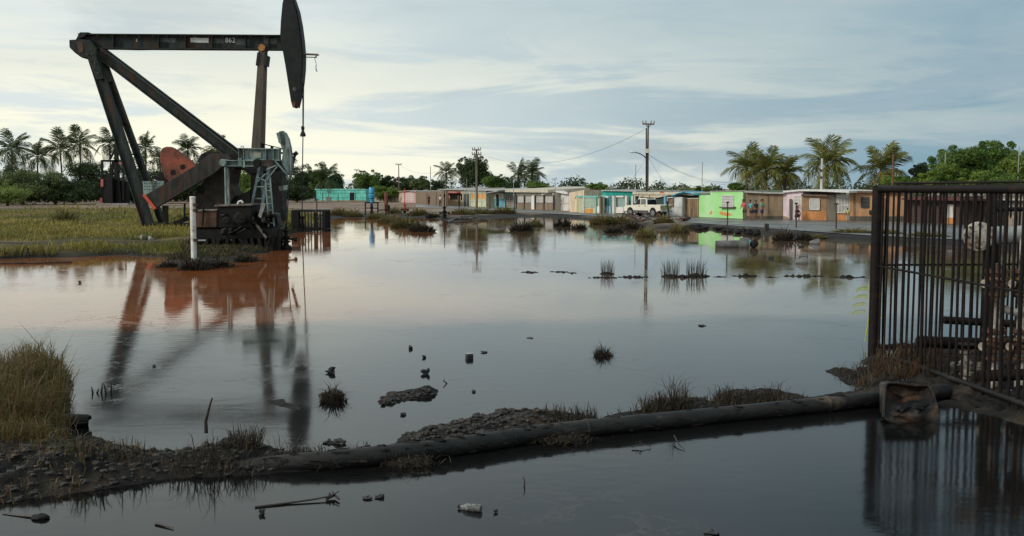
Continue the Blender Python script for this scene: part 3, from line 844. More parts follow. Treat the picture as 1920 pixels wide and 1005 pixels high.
# ---- pump jack far behind at the tree line
YF = 158.0
def F_(u, v, dy=0.0):
    p = AT(u, v, YF); p.y += dy
    return p
fr = root('pump_jack', (F_(214, 382).x, YF, 0.2), 'distant black pump jack with red patches before the dark trees', 'pump jack')
MB().bar(F_(219, 256), F_(218, 337), 0.55, 0.5).build('horse_head', OILBLACK, fr)
MB().bar(F_(192, 301.5), F_(232, 302), 0.32, 0.5).build('equalizer', OILBLACK, fr)
for u in (191.5, 231.5):
    MB().bar(F_(u, 300), F_(u, 376), 0.26, 0.3, 0.34, 0.3).build('pitman', OILBLACK, fr)
MB().bar(F_(226, 258), F_(207, 298), 0.2, 0.4).build('walking_beam', OILBLACK, fr)
MB().bar(F_(228, 260), F_(232, 300), 0.12, 0.4).build('side_rod', OILBLACK, fr)
MB().bar(F_(212, 302), F_(204, 384), 0.3, 0.4).build('samson_leg', OILBLACK, fr)
MB().bar(F_(220, 302), F_(227, 384), 0.3, 0.4).build('samson_leg', OILBLACK, fr)
plate([(199,332),(207,329),(214,333),(215,384),(197,384)], -0.8, 1.6, F_).build('gearbox', OILBLACK, fr)
plate([(217,336),(236,340),(238,384),(216,384)], 0.2, 1.2, F_).build('crank_guard', OILBLACK, fr)
for u0, v0, u1, v1 in ((193.5,336,198,350),(191.5,371,196,380),(228,280,233,284),(228,304,235,308)):
    plate([(u0,v0),(u1,v0),(u1,v1),(u0,v1)], -0.95, 0.3, F_).build('red_patch', flat('faded_red', (0.5,0.12,0.12)), fr)
MB().tube([F_(190,350), F_(189,372), F_(193,378)], 0.2, 6).build('crank', OILBLACK, fr)
MB().box(F_(214, 384), (5.2, 2.4, 0.5)).build('base', CONCRETE, fr)

# ================================================================ houses along the far road
def plaster(name, c, stain=(0.20, 0.16, 0.12), peel=None, amt=0.56):
    return M(name, c, tuple(x*0.70 for x in c), scale=1.4, rough=0.85, bump=0.2, c3=peel or stain, s3=1.3, lo3=amt, hi3=amt+0.10, stretch=(1.5, 1.5, 0.45))
GLASSDARK = flat('window_dark', (0.015, 0.016, 0.018), 0.25)
GRILLE = flat('grille_white', (0.72, 0.71, 0.68), 0.5)
GRILLEDK = flat('grille_dark', (0.05, 0.045, 0.04), 0.6)
ZINC = M('zinc_sheet', (0.42, 0.42, 0.40), (0.30, 0.29, 0.27), scale=1.5, rough=0.55, bump=0.15, c3=(0.20, 0.12, 0.08), s3=0.8, lo3=0.58, hi3=0.7, stretch=(4, 1, 1))
ZINCRUST = M('rusty_sheet', (0.20, 0.13, 0.09), (0.10, 0.07, 0.055), scale=2, rough=0.8, stretch=(4, 1, 1))
ASBESTOS = M('cream_roof_sheet', (0.58, 0.53, 0.42), (0.44, 0.40, 0.32), scale=1.5, rough=0.8)
class House:
    def __init__(s, label, u0, u1, vb0, vb1, top, mat, depth=6.0, name='house', cat='house', wall=True, z=RZ, outline=None):
        s.p0, s.p1 = G(u0, vb0, z), G(u1, vb1, z)
        s.z = z
        s.t = (s.p1 - s.p0).normalized(); s.n = Vector((s.t.y, -s.t.x, 0))
        if s.n.y > 0: s.n = -s.n
        s.r = root(name, tuple((s.p0+s.p1)/2), label, cat)
        s.depth = depth; s.u0, s.u1, s.vb0, s.vb1 = u0, u1, vb0, vb1
        s.zmin = z - 0.35
        if wall:
            tl, tr = top if hasattr(top, '__len__') else (top, top)
            if outline:
                pts = [s.f(u, v) for u, v in outline]
            else:
                a, b_ = s.f(u0, tl), s.f(u1, tr)
                pts = [a, b_]
            pts = pts + [Vector((s.p1.x, s.p1.y, s.zmin)), Vector((s.p0.x, s.p0.y, s.zmin))]
            s.wall = MB().prism(pts, -s.n*depth).build('wall', mat, s.r)
        else:
            s.wall = None
    def f(s, u, v, o=0.0):
        d = ray(u, v); q = s.p0 + s.n*o
        tt = (q - Vector((0,0,EYE))).dot(s.n)/d.dot(s.n)
        return Vector((0,0,EYE)) + d*tt
    def quadp(s, pts, o0, o1, mat, name, parent=None):
        return MB().prism([s.f(u, v, o0) for u, v in pts], s.n*(o1-o0)).build(name, mat, parent or s.r)
    def panel(s, u0, u1, v0, v1, mat, name='panel', o0=0.0, o1=0.05, parent=None):
        return s.quadp([(u0,v0),(u1,v0),(u1,v1),(u0,v1)], o0, o1, mat, name, parent)
    def roof(s, pts, mat=None, o0=0.45, back=None, th=0.10, rise=0.0, name='roof'):
        """pts: (u,v) along the front eave; the sheet runs back over the house"""
        a = [s.f(u, v, o0) for u, v in pts]
        bk = -s.n*((back or s.depth)+o0) + Vector((0,0,rise))
        vs = a + [p + bk for p in a] + [p - Vector((0,0,th)) for p in a] + [p + bk - Vector((0,0,th)) for p in a]
        n = len(a); fs = []
        for i in range(n-1):
            fs += [(i,i+1,n+i+1,n+i),(2*n+i,3*n+i,3*n+i+1,2*n+i+1),(i,2*n+i,2*n+i+1,i+1),(n+i,n+i+1,3*n+i+1,3*n+i)]
        fs += [(0,n,3*n,2*n),(n-1,3*n-1,4*n-1,2*n-1)]
        return MB().add(vs, fs).build(name, mat or ZINC, s.r)
    def window(s, u0, u1, v0, v1, frame, pane=GLASSDARK, bars=0, rows=0, barmat=None, sill=False, fw=0.07, name='window'):
        w_ = s.panel(u0, u1, v0, v1, pane, name, 0.004, 0.02)
        a, b_, c, d = s.f(u0,v0,.05), s.f(u1,v0,.05), s.f(u1,v1,.05), s.f(u0,v1,.05)
        mb = MB()
        for p, q in ((a,b_),(b_,c),(c,d),(d,a)):
            mb.bar(p, q, fw, 0.09, side=s.n)
        mb.build('frame', frame, w_)
        if bars or rows:
            g = MB()
            for k in range(1, bars+1):
                f_ = k/(bars+1); g.bar(a.lerp(b_, f_), d.lerp(c, f_), 0.045, 0.03, side=s.n)
            for k in range(1, rows+1):
                f_ = k/(rows+1); g.bar(a.lerp(d, f_), b_.lerp(c, f_), 0.045, 0.034, side=s.n)
            tag(g.build('grille', barmat or GRILLE, w_), kind='stuff')
        if sill:
            e = s.f((u0+u1)/2, v1+1, 0.12)
            L_ = (c-d).length + 0.3
            MB().bar(s.f(u0-3, v1+1.2, .12), s.f(u1+3, v1+1.2, .12), 0.12, 0.3, side=s.n).build('sill', sill, w_)
        return w_
    def posts(s, us, v0, v1, mat, wd=0.14, o=0.08, name='post'):
        for u in us:
            MB().bar(s.f(u, v0, o), s.f(u, v1, o), wd, wd, side=s.n).build(name, mat, s.r)
    def slats(s, u0, u1, v0, v1, n, mat, name='louvre', o=0.06, back=None):
        if back: s.panel(u0, u1, v0, v1, back, 'louvre_backing', 0.003, 0.02)
        for k in range(n):
            v = v0 + (v1-v0)*(k+0.5)/n
            MB().bar(s.f(u0, v, o), s.f(u1, v, o), abs(v1-v0)/n*0.62*s.scale(), 0.05, side=s.n).build(name, mat, s.r)
    def scale(s):
        return (s.p0.y+s.p1.y)/2/FPX

# far left: the turquoise building
h = House('long turquoise building with dark doorway behind wire fence', 593, 686, 377.5, 378, (354.5, 355.5), plaster('turquoise_plaster', (0.15, 0.62, 0.52), peel=(0.30, 0.66, 0.60)), 8)
h.panel(656, 664, 361, 378, GLASSDARK, 'door', 0, 0.06)
h.panel(592.5, 686.5, 354, 356, plaster('turquoise_cap', (0.24, 0.66, 0.58)), 'parapet', -0.3, 0.15)
h.panel(593, 686, 375.6, 378, plaster('damp_tan', (0.32, 0.24, 0.16)), 'plinth', 0.0, 0.07)
h = House('tiny white block pillar with a cross bar by the turquoise building', 611, 620, 378.5, 378.5, 369, plaster('pillar_white', (0.58, 0.54, 0.46)), 0.8, 'gate_pillar', 'pillar')
MB().bar(h.f(616, 369), h.f(616, 359), 0.1, 0.1).build('post', GREYWOOD, h.r)
MB().bar(h.f(612.5, 359.5), h.f(620, 359.5), 0.12, 0.1).build('cross_bar', GREYWOOD, h.r)
h = House('low grey shed at the end of the turquoise building', 572, 592, 375.5, 376, 361, plaster('shed_grey', (0.24, 0.26, 0.27)), 5, 'shed', 'shed')
h.roof([(570, 360), (593, 359.5)], ZINC)
h = House('pale boundary wall behind the round bush', 702, 748, 378.5, 379, 366, plaster('pale_wall', (0.50, 0.44, 0.36)), 0.4, 'boundary_wall', 'wall')
for k in range(5):
    h.panel(712+7*k, 713+7*k, 366, 378.5, GREYWOOD, 'joint_post', 0, 0.08)
h = House('pale pink house with gridded front beside the brown wall', 746, 779, 379, 380, (360, 357.5), plaster('pink_plaster', (0.66, 0.44, 0.44), peel=(0.7, 0.62, 0.6)), 6)
h.roof([(745, 358.5), (765, 357), (780, 358.5)], ZINC)
h.panel(747, 752.5, 362, 378, plaster('cream_strip', (0.66, 0.55, 0.36)), 'cream_strip')
for k in range(4):
    h.panel(754.5, 776, 362.5+3.6*k, 363.5+3.6*k, flat('white_line', (0.7, 0.66, 0.64)), 'white_band', 0, 0.04)
for u in (760, 766, 771.5):
    h.panel(u, u+0.8, 361.5, 379, flat('white_line', (0.7, 0.66, 0.64)), 'white_pilaster', 0, 0.06)
h.panel(757, 758.5, 371, 379, flat('white_line', (0.7,0.66,0.64)), 'door_post', 0, 0.1)
h = House('brown mud-coloured wall between the pink house and the orange shop', 779, 836, 380.5, 387, (360, 358), plaster('brown_wall', (0.23, 0.165, 0.115), peel=(0.16, 0.12, 0.09)), 0.35, 'boundary_wall', 'wall')
h.panel(800, 801, 362, 382, GREYWOOD, 'joint_post', 0, 0.08)
h.panel(818, 819, 361, 385, GREYWOOD, 'joint_post', 0, 0.08)
# orange and cream shop
h = House('cream shop with orange door and faded red awning', 834, 868, 384, 386, 358, plaster('cream_shop', (0.72, 0.56, 0.34), peel=(0.74, 0.66, 0.5)), 7)
h.roof([(820, 354.5), (868, 355.5)], ZINC, 0.5, rise=0.3)
h.panel(834.5, 842, 361.5, 382, plaster('orange_door', (0.75, 0.22, 0.09), peel=(0.72, 0.4, 0.3)), 'door')
h.window(844, 858, 363, 373.5, GREYWOOD)
h.quadp([(837,359.3),(864,359.3),(864.5,362),(836,362)], 0.0, 0.8, flat('faded_red_awning', (0.55, 0.17, 0.16)), 'awning')
h.posts((861.5,), 362, 385, flat('dark_post', (0.07,0.05,0.04)), 0.3)
h.panel(864.5, 867, 363, 375, GLASSDARK, 'window')
h = House('cream and pale green house with orange window panels', 867, 912, 386, 388.5, 360, plaster('cream_green', (0.66, 0.66, 0.46), peel=(0.5, 0.62, 0.5)), 7)
h.roof([(866, 355.7), (936, 357), (912, 361)], ZINC, 0.4, rise=0.25)
h.panel(866, 912, 357, 361, plaster('pale_fascia', (0.6, 0.62, 0.56)), 'fascia', 0, 0.1)
h.panel(870, 880, 363, 386.5, M('grey_door', (0.10, 0.11, 0.11), (0.06, 0.065, 0.065)), 'door')
OWIN = flat('orange_window', (0.82, 0.36, 0.07), 0.5)
for a, b_ in ((884, 890), (896.5, 902), (904, 910)):
    h.window(a, b_, 362.5, 374, flat('pale_frame', (0.64, 0.7, 0.56)), OWIN)
h.panel(881, 911, 375.5, 377, flat('pale_frame', (0.64, 0.7, 0.56)), 'rail', 0, 0.07)
h.posts((869, 881.5, 892, 903.3, 911.5), 361, 387.5, flat('pale_frame', (0.64, 0.7, 0.56)), 0.14)
h = House('blue fronted house with orange windows and white grid gate', 912.5, 967, 388, 389.5, 362.5, plaster('blue_front', (0.16, 0.42, 0.52), peel=(0.36, 0.52, 0.52)), 7)
h.panel(912.5, 946, 362.3, 373, plaster('orange_upper', (0.62, 0.62, 0.5)), 'upper_wall', 0, 0.03)
for a, b_ in ((913.5, 920.5), (922, 929.5), (937.5, 945)):
    h.window(a, b_, 365, 372.3, flat('pale_blue_frame', (0.62, 0.72, 0.72)), OWIN)
h.panel(931, 935.5, 364.5, 387, GLASSDARK, 'door', 0, 0.06)
h.window(947.5, 962.5, 365, 388, flat('pale_blue_frame', (0.62, 0.72, 0.72)), M('gate_brown', (0.10, 0.085, 0.06), (0.16, 0.12, 0.08)), 3, 5, GRILLE, name='gate')
h.roof([(911, 364), (934, 356.5), (940, 355.5), (965, 361.5)], M('dark_sheet', (0.13, 0.12, 0.11), (0.22, 0.2, 0.18)), 0.5)
h.panel(963.5, 967, 360, 389.5, flat('pale_blue_frame', (0.62, 0.72, 0.72)), 'corner_post', 0, 0.12)
# long low house behind pale grille panels
h = House('long low house with pale grille panels over a brown base wall', 968, 1039, 391, 394.5, 362, plaster('weathered_cream', (0.50, 0.48, 0.40)), 8)
h.roof([(947, 355.5), (1027, 356)], ASBESTOS, 0.6, th=0.32, rise=0.4)
h.panel(968, 1038.5, 381, 394, plaster('brown_base', (0.25, 0.19, 0.14)), 'base_wall', 0, 0.12)
PGR = plaster('pale_pink_panel', (0.62, 0.54, 0.52), peel=(0.68, 0.66, 0.64))
for a, b_ in ((969, 983), (984, 997), (1004, 1019.5), (1021, 1037.5)):
    h.window(a, b_, 367, 380.8, GRILLEDK, PGR, 7, 4, GRILLE)
h.panel(998.3, 1003.3, 367, 392.5, flat('white_door', (0.8, 0.8, 0.77)), 'door', 0, 0.14)
h.posts((968.3, 983.5, 1003.8, 1020.3, 1038.3), 366, 393.5, GRILLEDK, 0.16, 0.14)
h = House('white gabled house with arched grille windows', 1040, 1066.5, 394, 394.8, 366, plaster('white_house', (0.78, 0.77, 0.74), peel=(0.6, 0.56, 0.54)), 8, outline=[(1022, 365.5), (1033, 359), (1040, 358), (1063, 362.5), (1066.5, 366)])
h.roof([(1015, 363.5), (1033, 358), (1040, 357), (1064, 361)], flat('white_roof', (0.7, 0.7, 0.68)), 0.5, th=0.2)
h.window(1041.5, 1045.5, 371, 379.5, GRILLE, plaster('pale_pink_panel', (0.6,0.5,0.48)), 2, 2)
h.window(1050, 1056, 370, 380, GRILLE, plaster('pale_pink_panel', (0.6,0.5,0.48)), 3, 3)
h.panel(1040.5, 1066, 380.5, 382, flat('pink_rail', (0.62,0.5,0.48)), 'rail', 0, 0.06)
h = House('low grey roofed annex beside the white gabled house', 1066.5, 1087, 394.5, 396, 362.5, plaster('annex_grey', (0.42, 0.40, 0.37)), 8, 'annex', 'house')
h.roof([(1050, 357.5), (1086, 359)], M('dark_sheet', (0.13, 0.12, 0.11)), 0.4, rise=0.2)
h.posts((1067.3, 1072), 367, 395, GREYWOOD, 0.26)
h.panel(1068.3, 1071.5, 377.5, 395, plaster('faded_pink_gate', (0.5, 0.28, 0.28)), 'gate', 0, 0.08)
h = House('stained yellow green wall with orange rust marks', 1073, 1086, 397, 398, 368, plaster('yellow_green_wall', (0.55, 0.52, 0.30), peel=(0.72, 0.33, 0.08), amt=0.57), 0.4, 'boundary_wall', 'wall')
# pale green yard front with teal top rail
h = House('pale green yard front with teal rail and white posts', 1086, 1127, 398.5, 400.5, 368.5, plaster('pale_green_wall', (0.56, 0.58, 0.42), peel=(0.66, 0.56, 0.36)), 0.4, 'yard_front', 'wall')
h.panel(1085, 1127, 366.8, 370, flat('teal_rail', (0.2, 0.5, 0.46)), 'top_rail', -0.2, 0.15)
h.posts((1094.8,), 368, 399.5, GRILLE, 0.16, 0.12)
h.window(1097, 1116.5, 371, 387, flat('mint_frame', (0.5, 0.64, 0.52)), plaster('mint_panel', (0.58, 0.62, 0.48)), 8, 5, flat('mint_frame', (0.5, 0.64, 0.52)))
h.posts((1118,), 368, 400, flat('teal_rail', (0.2, 0.5, 0.46)), 0.18, 0.12)
h.panel(1119.5, 1125, 387, 399.5, flat('white_door', (0.8, 0.8, 0.77)), 'door', 0, 0.08)
h.panel(1097, 1112, 391.5, 399.5, plaster('orange_stain', (0.74, 0.34, 0.08), peel=(0.6, 0.5, 0.3)), 'orange_patch', 0, 0.02)
h.posts((1127,), 368, 401, plaster('brown_base', (0.25, 0.19, 0.14)), 0.26, 0.12)
h = House('deep teal walled house with cream gable behind the yards', 1128, 1192, 399.5, 401.5, 357.5, plaster('deep_teal', (0.02, 0.30, 0.25), peel=(0.05, 0.33, 0.28)), 8)
h.p0 = h.p0 - h.n*0.0
h.roof([(1127, 356), (1193, 357.5)], ZINC, 0.3)
h.quadp([(1099, 361), (1128, 356), (1128, 398), (1099, 398)], -3.0, -0.6, plaster('cream_gable', (0.72, 0.58, 0.42)), 'gable_wall')
h.panel(1127.5, 1153, 367, 371, flat('pale_blue_beam', (0.5, 0.68, 0.72)), 'beam', 0, 0.9)
h.slats(1129, 1149.5, 371.5, 386.5, 7, flat('teal_slat', (0.12, 0.40, 0.38)), 'slat', 0.75, None)
h.panel(1129, 1149.5, 371.5, 386.5, flat('teal_back', (0.06, 0.2, 0.19)), 'shutter_back', 0.6, 0.7)
h.panel(1129, 1149.5, 386.5, 400.5, plaster('light_blue_base', (0.30, 0.55, 0.66), peel=(0.5, 0.4, 0.3)), 'base_wall', 0.5, 0.8)
h.posts((1151.5,), 367, 401, plaster('white_post', (0.74, 0.72, 0.66)), 0.3, 0.85)
h.panel(1153.5, 1175, 367, 370, flat('white_beam', (0.74, 0.73, 0.7)), 'beam', 0.3, 0.75)
h.panel(1154.5, 1174, 370, 388, plaster('mint_panel2', (0.42, 0.55, 0.48)), 'shutter_back', 0.3, 0.5)
h.slats(1155, 1173.5, 371, 387, 8, flat('mint_slat', (0.4, 0.56, 0.5)), 'slat', 0.55)
h.panel(1154, 1175, 388, 399.5, flat('white_wall', (0.76, 0.75, 0.71)), 'base_wall', 0.3, 0.75)
h.posts((1175.5, 1187), 367, 400, plaster('white_post', (0.74, 0.72, 0.66)), 0.26, 0.6)
# open carport behind the pick-up
h = House('open carport with cream fascia and dark interior behind the pickup', 1190, 1251, 403, 405, 367, flat('interior_shade', (0.03, 0.033, 0.033), 0.8), 6, 'carport', 'carport')  # solid block, coloured near black for the shade inside the open carport
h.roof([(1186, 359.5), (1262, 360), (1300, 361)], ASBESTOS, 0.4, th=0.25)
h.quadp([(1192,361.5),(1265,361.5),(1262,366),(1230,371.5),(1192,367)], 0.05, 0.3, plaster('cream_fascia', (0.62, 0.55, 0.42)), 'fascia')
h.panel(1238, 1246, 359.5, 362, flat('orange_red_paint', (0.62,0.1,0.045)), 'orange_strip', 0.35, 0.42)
h.panel(1227.5, 1246.5, 371, 386, flat('recess_shade', (0.035, 0.055, 0.05)), 'painted_recess', 0.0, 0.1)  # dark panel painted where the carport has only a shaded recess
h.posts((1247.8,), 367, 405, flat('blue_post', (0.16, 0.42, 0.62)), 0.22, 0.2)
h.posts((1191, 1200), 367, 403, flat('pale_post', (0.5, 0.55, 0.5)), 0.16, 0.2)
h = House('patched white panel hut with brown window and blue tarp roof', 1250.5, 1279.5, 406, 406.5, 369.5, plaster('white_panel', (0.68, 0.69, 0.68), peel=(0.5, 0.5, 0.48)), 4, 'hut', 'hut')
h.window(1252.5, 1263, 371.5, 387, GREYWOOD, M('brown_board', (0.19, 0.12, 0.08), (0.3, 0.22, 0.16)))
h.panel(1264, 1278.5, 370.5, 388, plaster('white_sheet', (0.74, 0.75, 0.75)), 'sheet', 0, 0.04)
h.panel(1264, 1278.5, 388.6, 405, plaster('white_sheet2', (0.7, 0.7, 0.66), peel=(0.5,0.46,0.4)), 'sheet', 0, 0.04)
h.roof([(1258, 367), (1270, 362), (1282, 359), (1306, 364)], M('blue_tarp', (0.06, 0.42, 0.60), (0.04, 0.32, 0.5), rough=0.5), 0.3, 4, 0.06, name='tarp')
h = House('brown plank fence beside the green house', 1279.5, 1310.5, 406, 407, 372, M('fence_back', (0.16, 0.11, 0.075), (0.26, 0.18, 0.11)), 0.3, 'plank_fence', 'fence')
PLK = M('brown_plank', (0.34, 0.22, 0.13), (0.17, 0.115, 0.08), scale=2, stretch=(2,2,0.4), rand=0.25)
for k in range(8):
    h.panel(1280+3.8*k, 1283.4+3.8*k, 372.5+0.5*(k % 3), 406.3, PLK, 'plank', 0.0, 0.05)
h.panel(1279.5, 1310.5, 371.2, 373, flat('pale_rail', (0.55, 0.5, 0.42)), 'rail', 0.04, 0.1)
h.roof([(1282, 365.5), (1311, 366.5)], M('dark_sheet', (0.13, 0.12, 0.11)), -0.8, 4, 0.5)
# the bright green house
GREENP = M('bright_green_plaster', (0.33, 0.70, 0.25), (0.37, 0.72, 0.29), scale=0.8, rough=0.85, bump=0.1, c3=(0.46, 0.72, 0.40), s3=0.5, lo3=0.5, hi3=0.62)
h = House('bright lime green house with one white grille window', 1310.5, 1397, 407, 410.5, 358.5, GREENP, 6, outline=[(1310.5, 366), (1332, 366), (1332.3, 358.5), (1397, 358)])
h.roof([(1332, 357.8), (1397.5, 357)], ZINC, 0.1, th=0.06)
h.window(1354, 1375, 366.5, 387.5, GRILLE, plaster('pale_shutter', (0.66, 0.66, 0.63)), 9, 3, GRILLE, sill=GREYWOOD)
for pts, nm in (([(1348,399),(1352,396),(1358,398.5),(1368,399.5),(1374,403.5),(1362,405),(1352,403)], 0), ([(1330.5,400),(1334,394),(1336,399),(1332,403)], 0)):
    h.quadp(pts, 0.0, 0.012, M('bare_orange_patch', (0.66, 0.27, 0.07), (0.5, 0.3, 0.12)), 'peeled_patch')
h.posts((1396.5,), 358, 410.5, flat('dark_green_edge', (0.10, 0.13, 0.07)), 0.2, 0.02)
h = House('weathered brown walled house between lime green and pink houses', 1398, 1468, 410.6, 411.5, (360.5, 362.5), plaster('brown_weathered', (0.29, 0.205, 0.125), peel=(0.18, 0.155, 0.125), amt=0.5), 6)
h.roof([(1396, 358.3), (1433, 360), (1469, 360.8)], ZINC, 0.35, th=0.12)
h.panel(1440, 1441.3, 366, 400, flat('crack_dark', (0.12, 0.085, 0.06)), 'pilaster', 0, 0.04)
h.panel(1398, 1468, 405, 411.3, plaster('damp_foot', (0.10, 0.085, 0.07)), 'damp_foot', 0.0, 0.03)
h = House('pale pink house with white grille window beside an orange block', 1468.5, 1505, 411.5, 412.5, (357.5, 357.5), plaster('pale_pink_wall', (0.74, 0.60, 0.64), peel=(0.62, 0.54, 0.52)), 6)
h.roof([(1468, 358), (1500, 355), (1530, 355.5), (1592, 358)], flat('white_roof', (0.7, 0.7, 0.68)), 0.3, th=0.14)
h.window(1489.5, 1503, 367.5, 388, GRILLE, plaster('pale_shutter', (0.66,0.66,0.63)), 0, 7, GRILLE)
h.panel(1495, 1503, 384.5, 387, flat('faded_red', (0.5,0.12,0.12)), 'red_sign', 0.06, 0.09)
h.quadp([(1469, 404), (1476, 407), (1482, 411), (1469, 411.3)], 0.0, 0.02, plaster('damp_tan', (0.32,0.24,0.16)), 'stain')
BRK = M('raw_brick_wall', (0.36, 0.21, 0.11), (0.24, 0.15, 0.09), scale=2.0, rough=0.9, c3=(0.16, 0.13, 0.10), s3=1.1, lo3=0.52, hi3=0.66)
h = House('small brown and orange block house with white grille window', 1503, 1550, 413, 413.5, 365, BRK, 5)
h.panel(1503.3, 1549.8, 396.5, 413, plaster('orange_base', (0.62, 0.27, 0.10), peel=(0.4, 0.18, 0.09)), 'base_wall', 0, 0.04)
h.window(1518.5, 1536, 373, 393, GRILLE, plaster('pale_shutter', (0.66,0.66,0.63)), 5, 7, GRILLE)
h.roof([(1502, 364), (1551, 366)], ZINCRUST, 0.25, 5, 0.12)
h = House('grey block wall beside the white bar gate', 1550.5, 1569, 413.5, 413.5, 365.5, plaster('grey_block', (0.27, 0.24, 0.19), peel=(0.19, 0.16, 0.12)), 0.4, 'boundary_wall', 'wall')
h = House('tall white bar gate above an orange step wall', 1569, 1593, 413.5, 413.8, 400, plaster('orange_base', (0.62,0.27,0.10)), 0.3, 'bar_gate', 'gate')
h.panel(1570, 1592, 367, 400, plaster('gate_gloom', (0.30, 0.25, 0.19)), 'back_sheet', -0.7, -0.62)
for k in range(9):
    MB().bar(h.f(1569.5+2.8*k, 364+0.6*(k % 2), 0.1), h.f(1569.5+2.8*k, 400, 0.1), 0.07, 0.05, side=h.n).build('bar', GRILLE, h.r)
for v in (369, 385, 398.5):
    MB().bar(h.f(1569, v, 0.13), h.f(1592.5, v, 0.13), 0.06, 0.05, side=h.n).build('cross_rail', GRILLE, h.r)
TANP = plaster('tan_orange_plaster', (0.50, 0.27, 0.14), peel=(0.36, 0.22, 0.13), amt=0.52)
h = House('tan orange house with dark louvred window behind the cage bars', 1593, 1696, 414, 415.5, 358.5, TANP, 6)
h.roof([(1588, 357.3), (1640, 358), (1697, 358.8)], ZINCRUST, 0.4, th=0.14)
h.window(1615, 1628.5, 370, 389, GRILLEDK, GLASSDARK, 0, 6, flat('louvre_grey', (0.10, 0.105, 0.1)))
h.panel(1593, 1695, 405.5, 415, plaster('damp_foot', (0.10,0.085,0.07)), 'damp_foot', 0, 0.03)
h.panel(1650, 1663, 371, 415, plaster('door_brown', (0.2, 0.11, 0.07)), 'door', 0, 0.05)
h.panel(1600, 1603.5, 362, 405, plaster('stain_brown', (0.24, 0.14, 0.08)), 'pilaster', 0, 0.04)
h.panel(1630, 1637, 394, 402, GLASSDARK, 'meter_box', 0, 0.15)
h = House('dark red open market shed seen through the cage', 1697, 1800, 417, 422, 368, flat('shed_shade', (0.07, 0.045, 0.04), 0.8), 6, 'market_shed', 'shed')  # closed block whose dark brown stands for shade inside the open shed
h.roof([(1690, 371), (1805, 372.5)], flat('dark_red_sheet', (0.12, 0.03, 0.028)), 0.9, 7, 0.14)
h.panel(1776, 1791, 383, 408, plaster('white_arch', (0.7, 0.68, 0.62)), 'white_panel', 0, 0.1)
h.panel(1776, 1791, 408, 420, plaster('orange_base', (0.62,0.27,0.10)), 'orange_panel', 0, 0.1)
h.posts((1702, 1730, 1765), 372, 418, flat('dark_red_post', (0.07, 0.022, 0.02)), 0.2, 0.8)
h = House('grey house with pale blue door seen through the cage', 1800, 1990, 420, 426, 369, plaster('dull_grey_plaster', (0.20, 0.18, 0.155)), 6)  # dull grey plaster over the whole house wall
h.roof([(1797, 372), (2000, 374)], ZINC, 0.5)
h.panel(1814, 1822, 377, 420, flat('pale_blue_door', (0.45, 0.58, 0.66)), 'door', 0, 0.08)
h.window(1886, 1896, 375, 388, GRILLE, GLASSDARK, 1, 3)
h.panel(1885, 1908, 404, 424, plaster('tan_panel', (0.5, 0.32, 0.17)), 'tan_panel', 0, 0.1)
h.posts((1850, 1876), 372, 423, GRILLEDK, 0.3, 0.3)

# ---- wire fence before the turquoise building
r = root('wire_fence', tuple(G(640, 380, RZ)), 'thin wire fence with slim posts before the turquoise building', 'fence')
fz = [AT(u, 362, 186) for u in (540, 566, 605, 634, 666, 700)]
for p in fz:
    MB().tube([(p.x, p.y, 0.0), (p.x, p.y, p.z)], 0.06, 6).build('post', GRILLEDK, r)
for dz in (0.0, -0.9):
    MB().tube([(p.x, p.y, p.z+dz) for p in fz], 0.035, 5).build('wire', GRILLEDK, r)

# ================================================================ trees and palms
BARK = M('bark_brown', (0.12, 0.09, 0.065), (0.06, 0.048, 0.038), scale=4, rough=0.9, bump=0.5, stretch=(2,2,0.4))
LDARK = leaf_mat('leaf_dark', (0.022, 0.045, 0.014), (0.055, 0.085, 0.022), 0.35, 0.25)
LMID = leaf_mat('leaf_mid', (0.05, 0.105, 0.02), (0.13, 0.205, 0.036), 0.35, 0.3)
LLIGHT = leaf_mat('leaf_light', (0.075, 0.145, 0.025), (0.20, 0.27, 0.045), 0.4, 0.35)
LOLIVE = leaf_mat('leaf_olive', (0.075, 0.105, 0.035), (0.17, 0.195, 0.065), 0.35, 0.25)
PALMD = leaf_mat('palm_dark', (0.045, 0.07, 0.028), (0.10, 0.125, 0.045), 0.5, 0.25)
PALML = leaf_mat('palm_light', (0.085, 0.12, 0.03), (0.24, 0.24, 0.06), 0.35, 0.3, c3=(0.30, 0.22, 0.06))
def leaves_np(cent, rad, n, size, droop=0.0, seed=0):
    """n leaf quads on and in the ellipsoid clump (cent, rad)"""
    g = np.random.default_rng(seed)
    d = g.normal(size=(n, 3)); d /= np.linalg.norm(d, axis=1)[:, None]
    d[:, 2] = np.where((d[:, 2] < -0.3) & (g.random(n) < 0.5), -d[:, 2]*0.7, d[:, 2])
    rr = g.uniform(0.45, 1.08, n)**0.6
    p = np.array(cent) + d*rr[:, None]*np.array(rad)
    nr_ = d + g.normal(size=(n, 3))*0.55 + np.array([0, 0, 0.35]); nr_ /= np.linalg.norm(nr_, axis=1)[:, None]
    a = np.cross(nr_, g.normal(size=(n, 3))); a /= np.linalg.norm(a, axis=1)[:, None]
    b_ = np.cross(nr_, a)
    s_ = size*g.uniform(0.6, 1.3, n)[:, None]
    v = np.stack([p-a*s_*0.5, p+b_*s_*0.28, p+a*s_*0.5 - np.array([0,0,1])*s_*droop, p-b_*s_*0.28], 1)
    return v.reshape(-1, 3)
def quads_of(nv):
    return np.arange(nv).reshape(-1, 4)
SEED = [100]
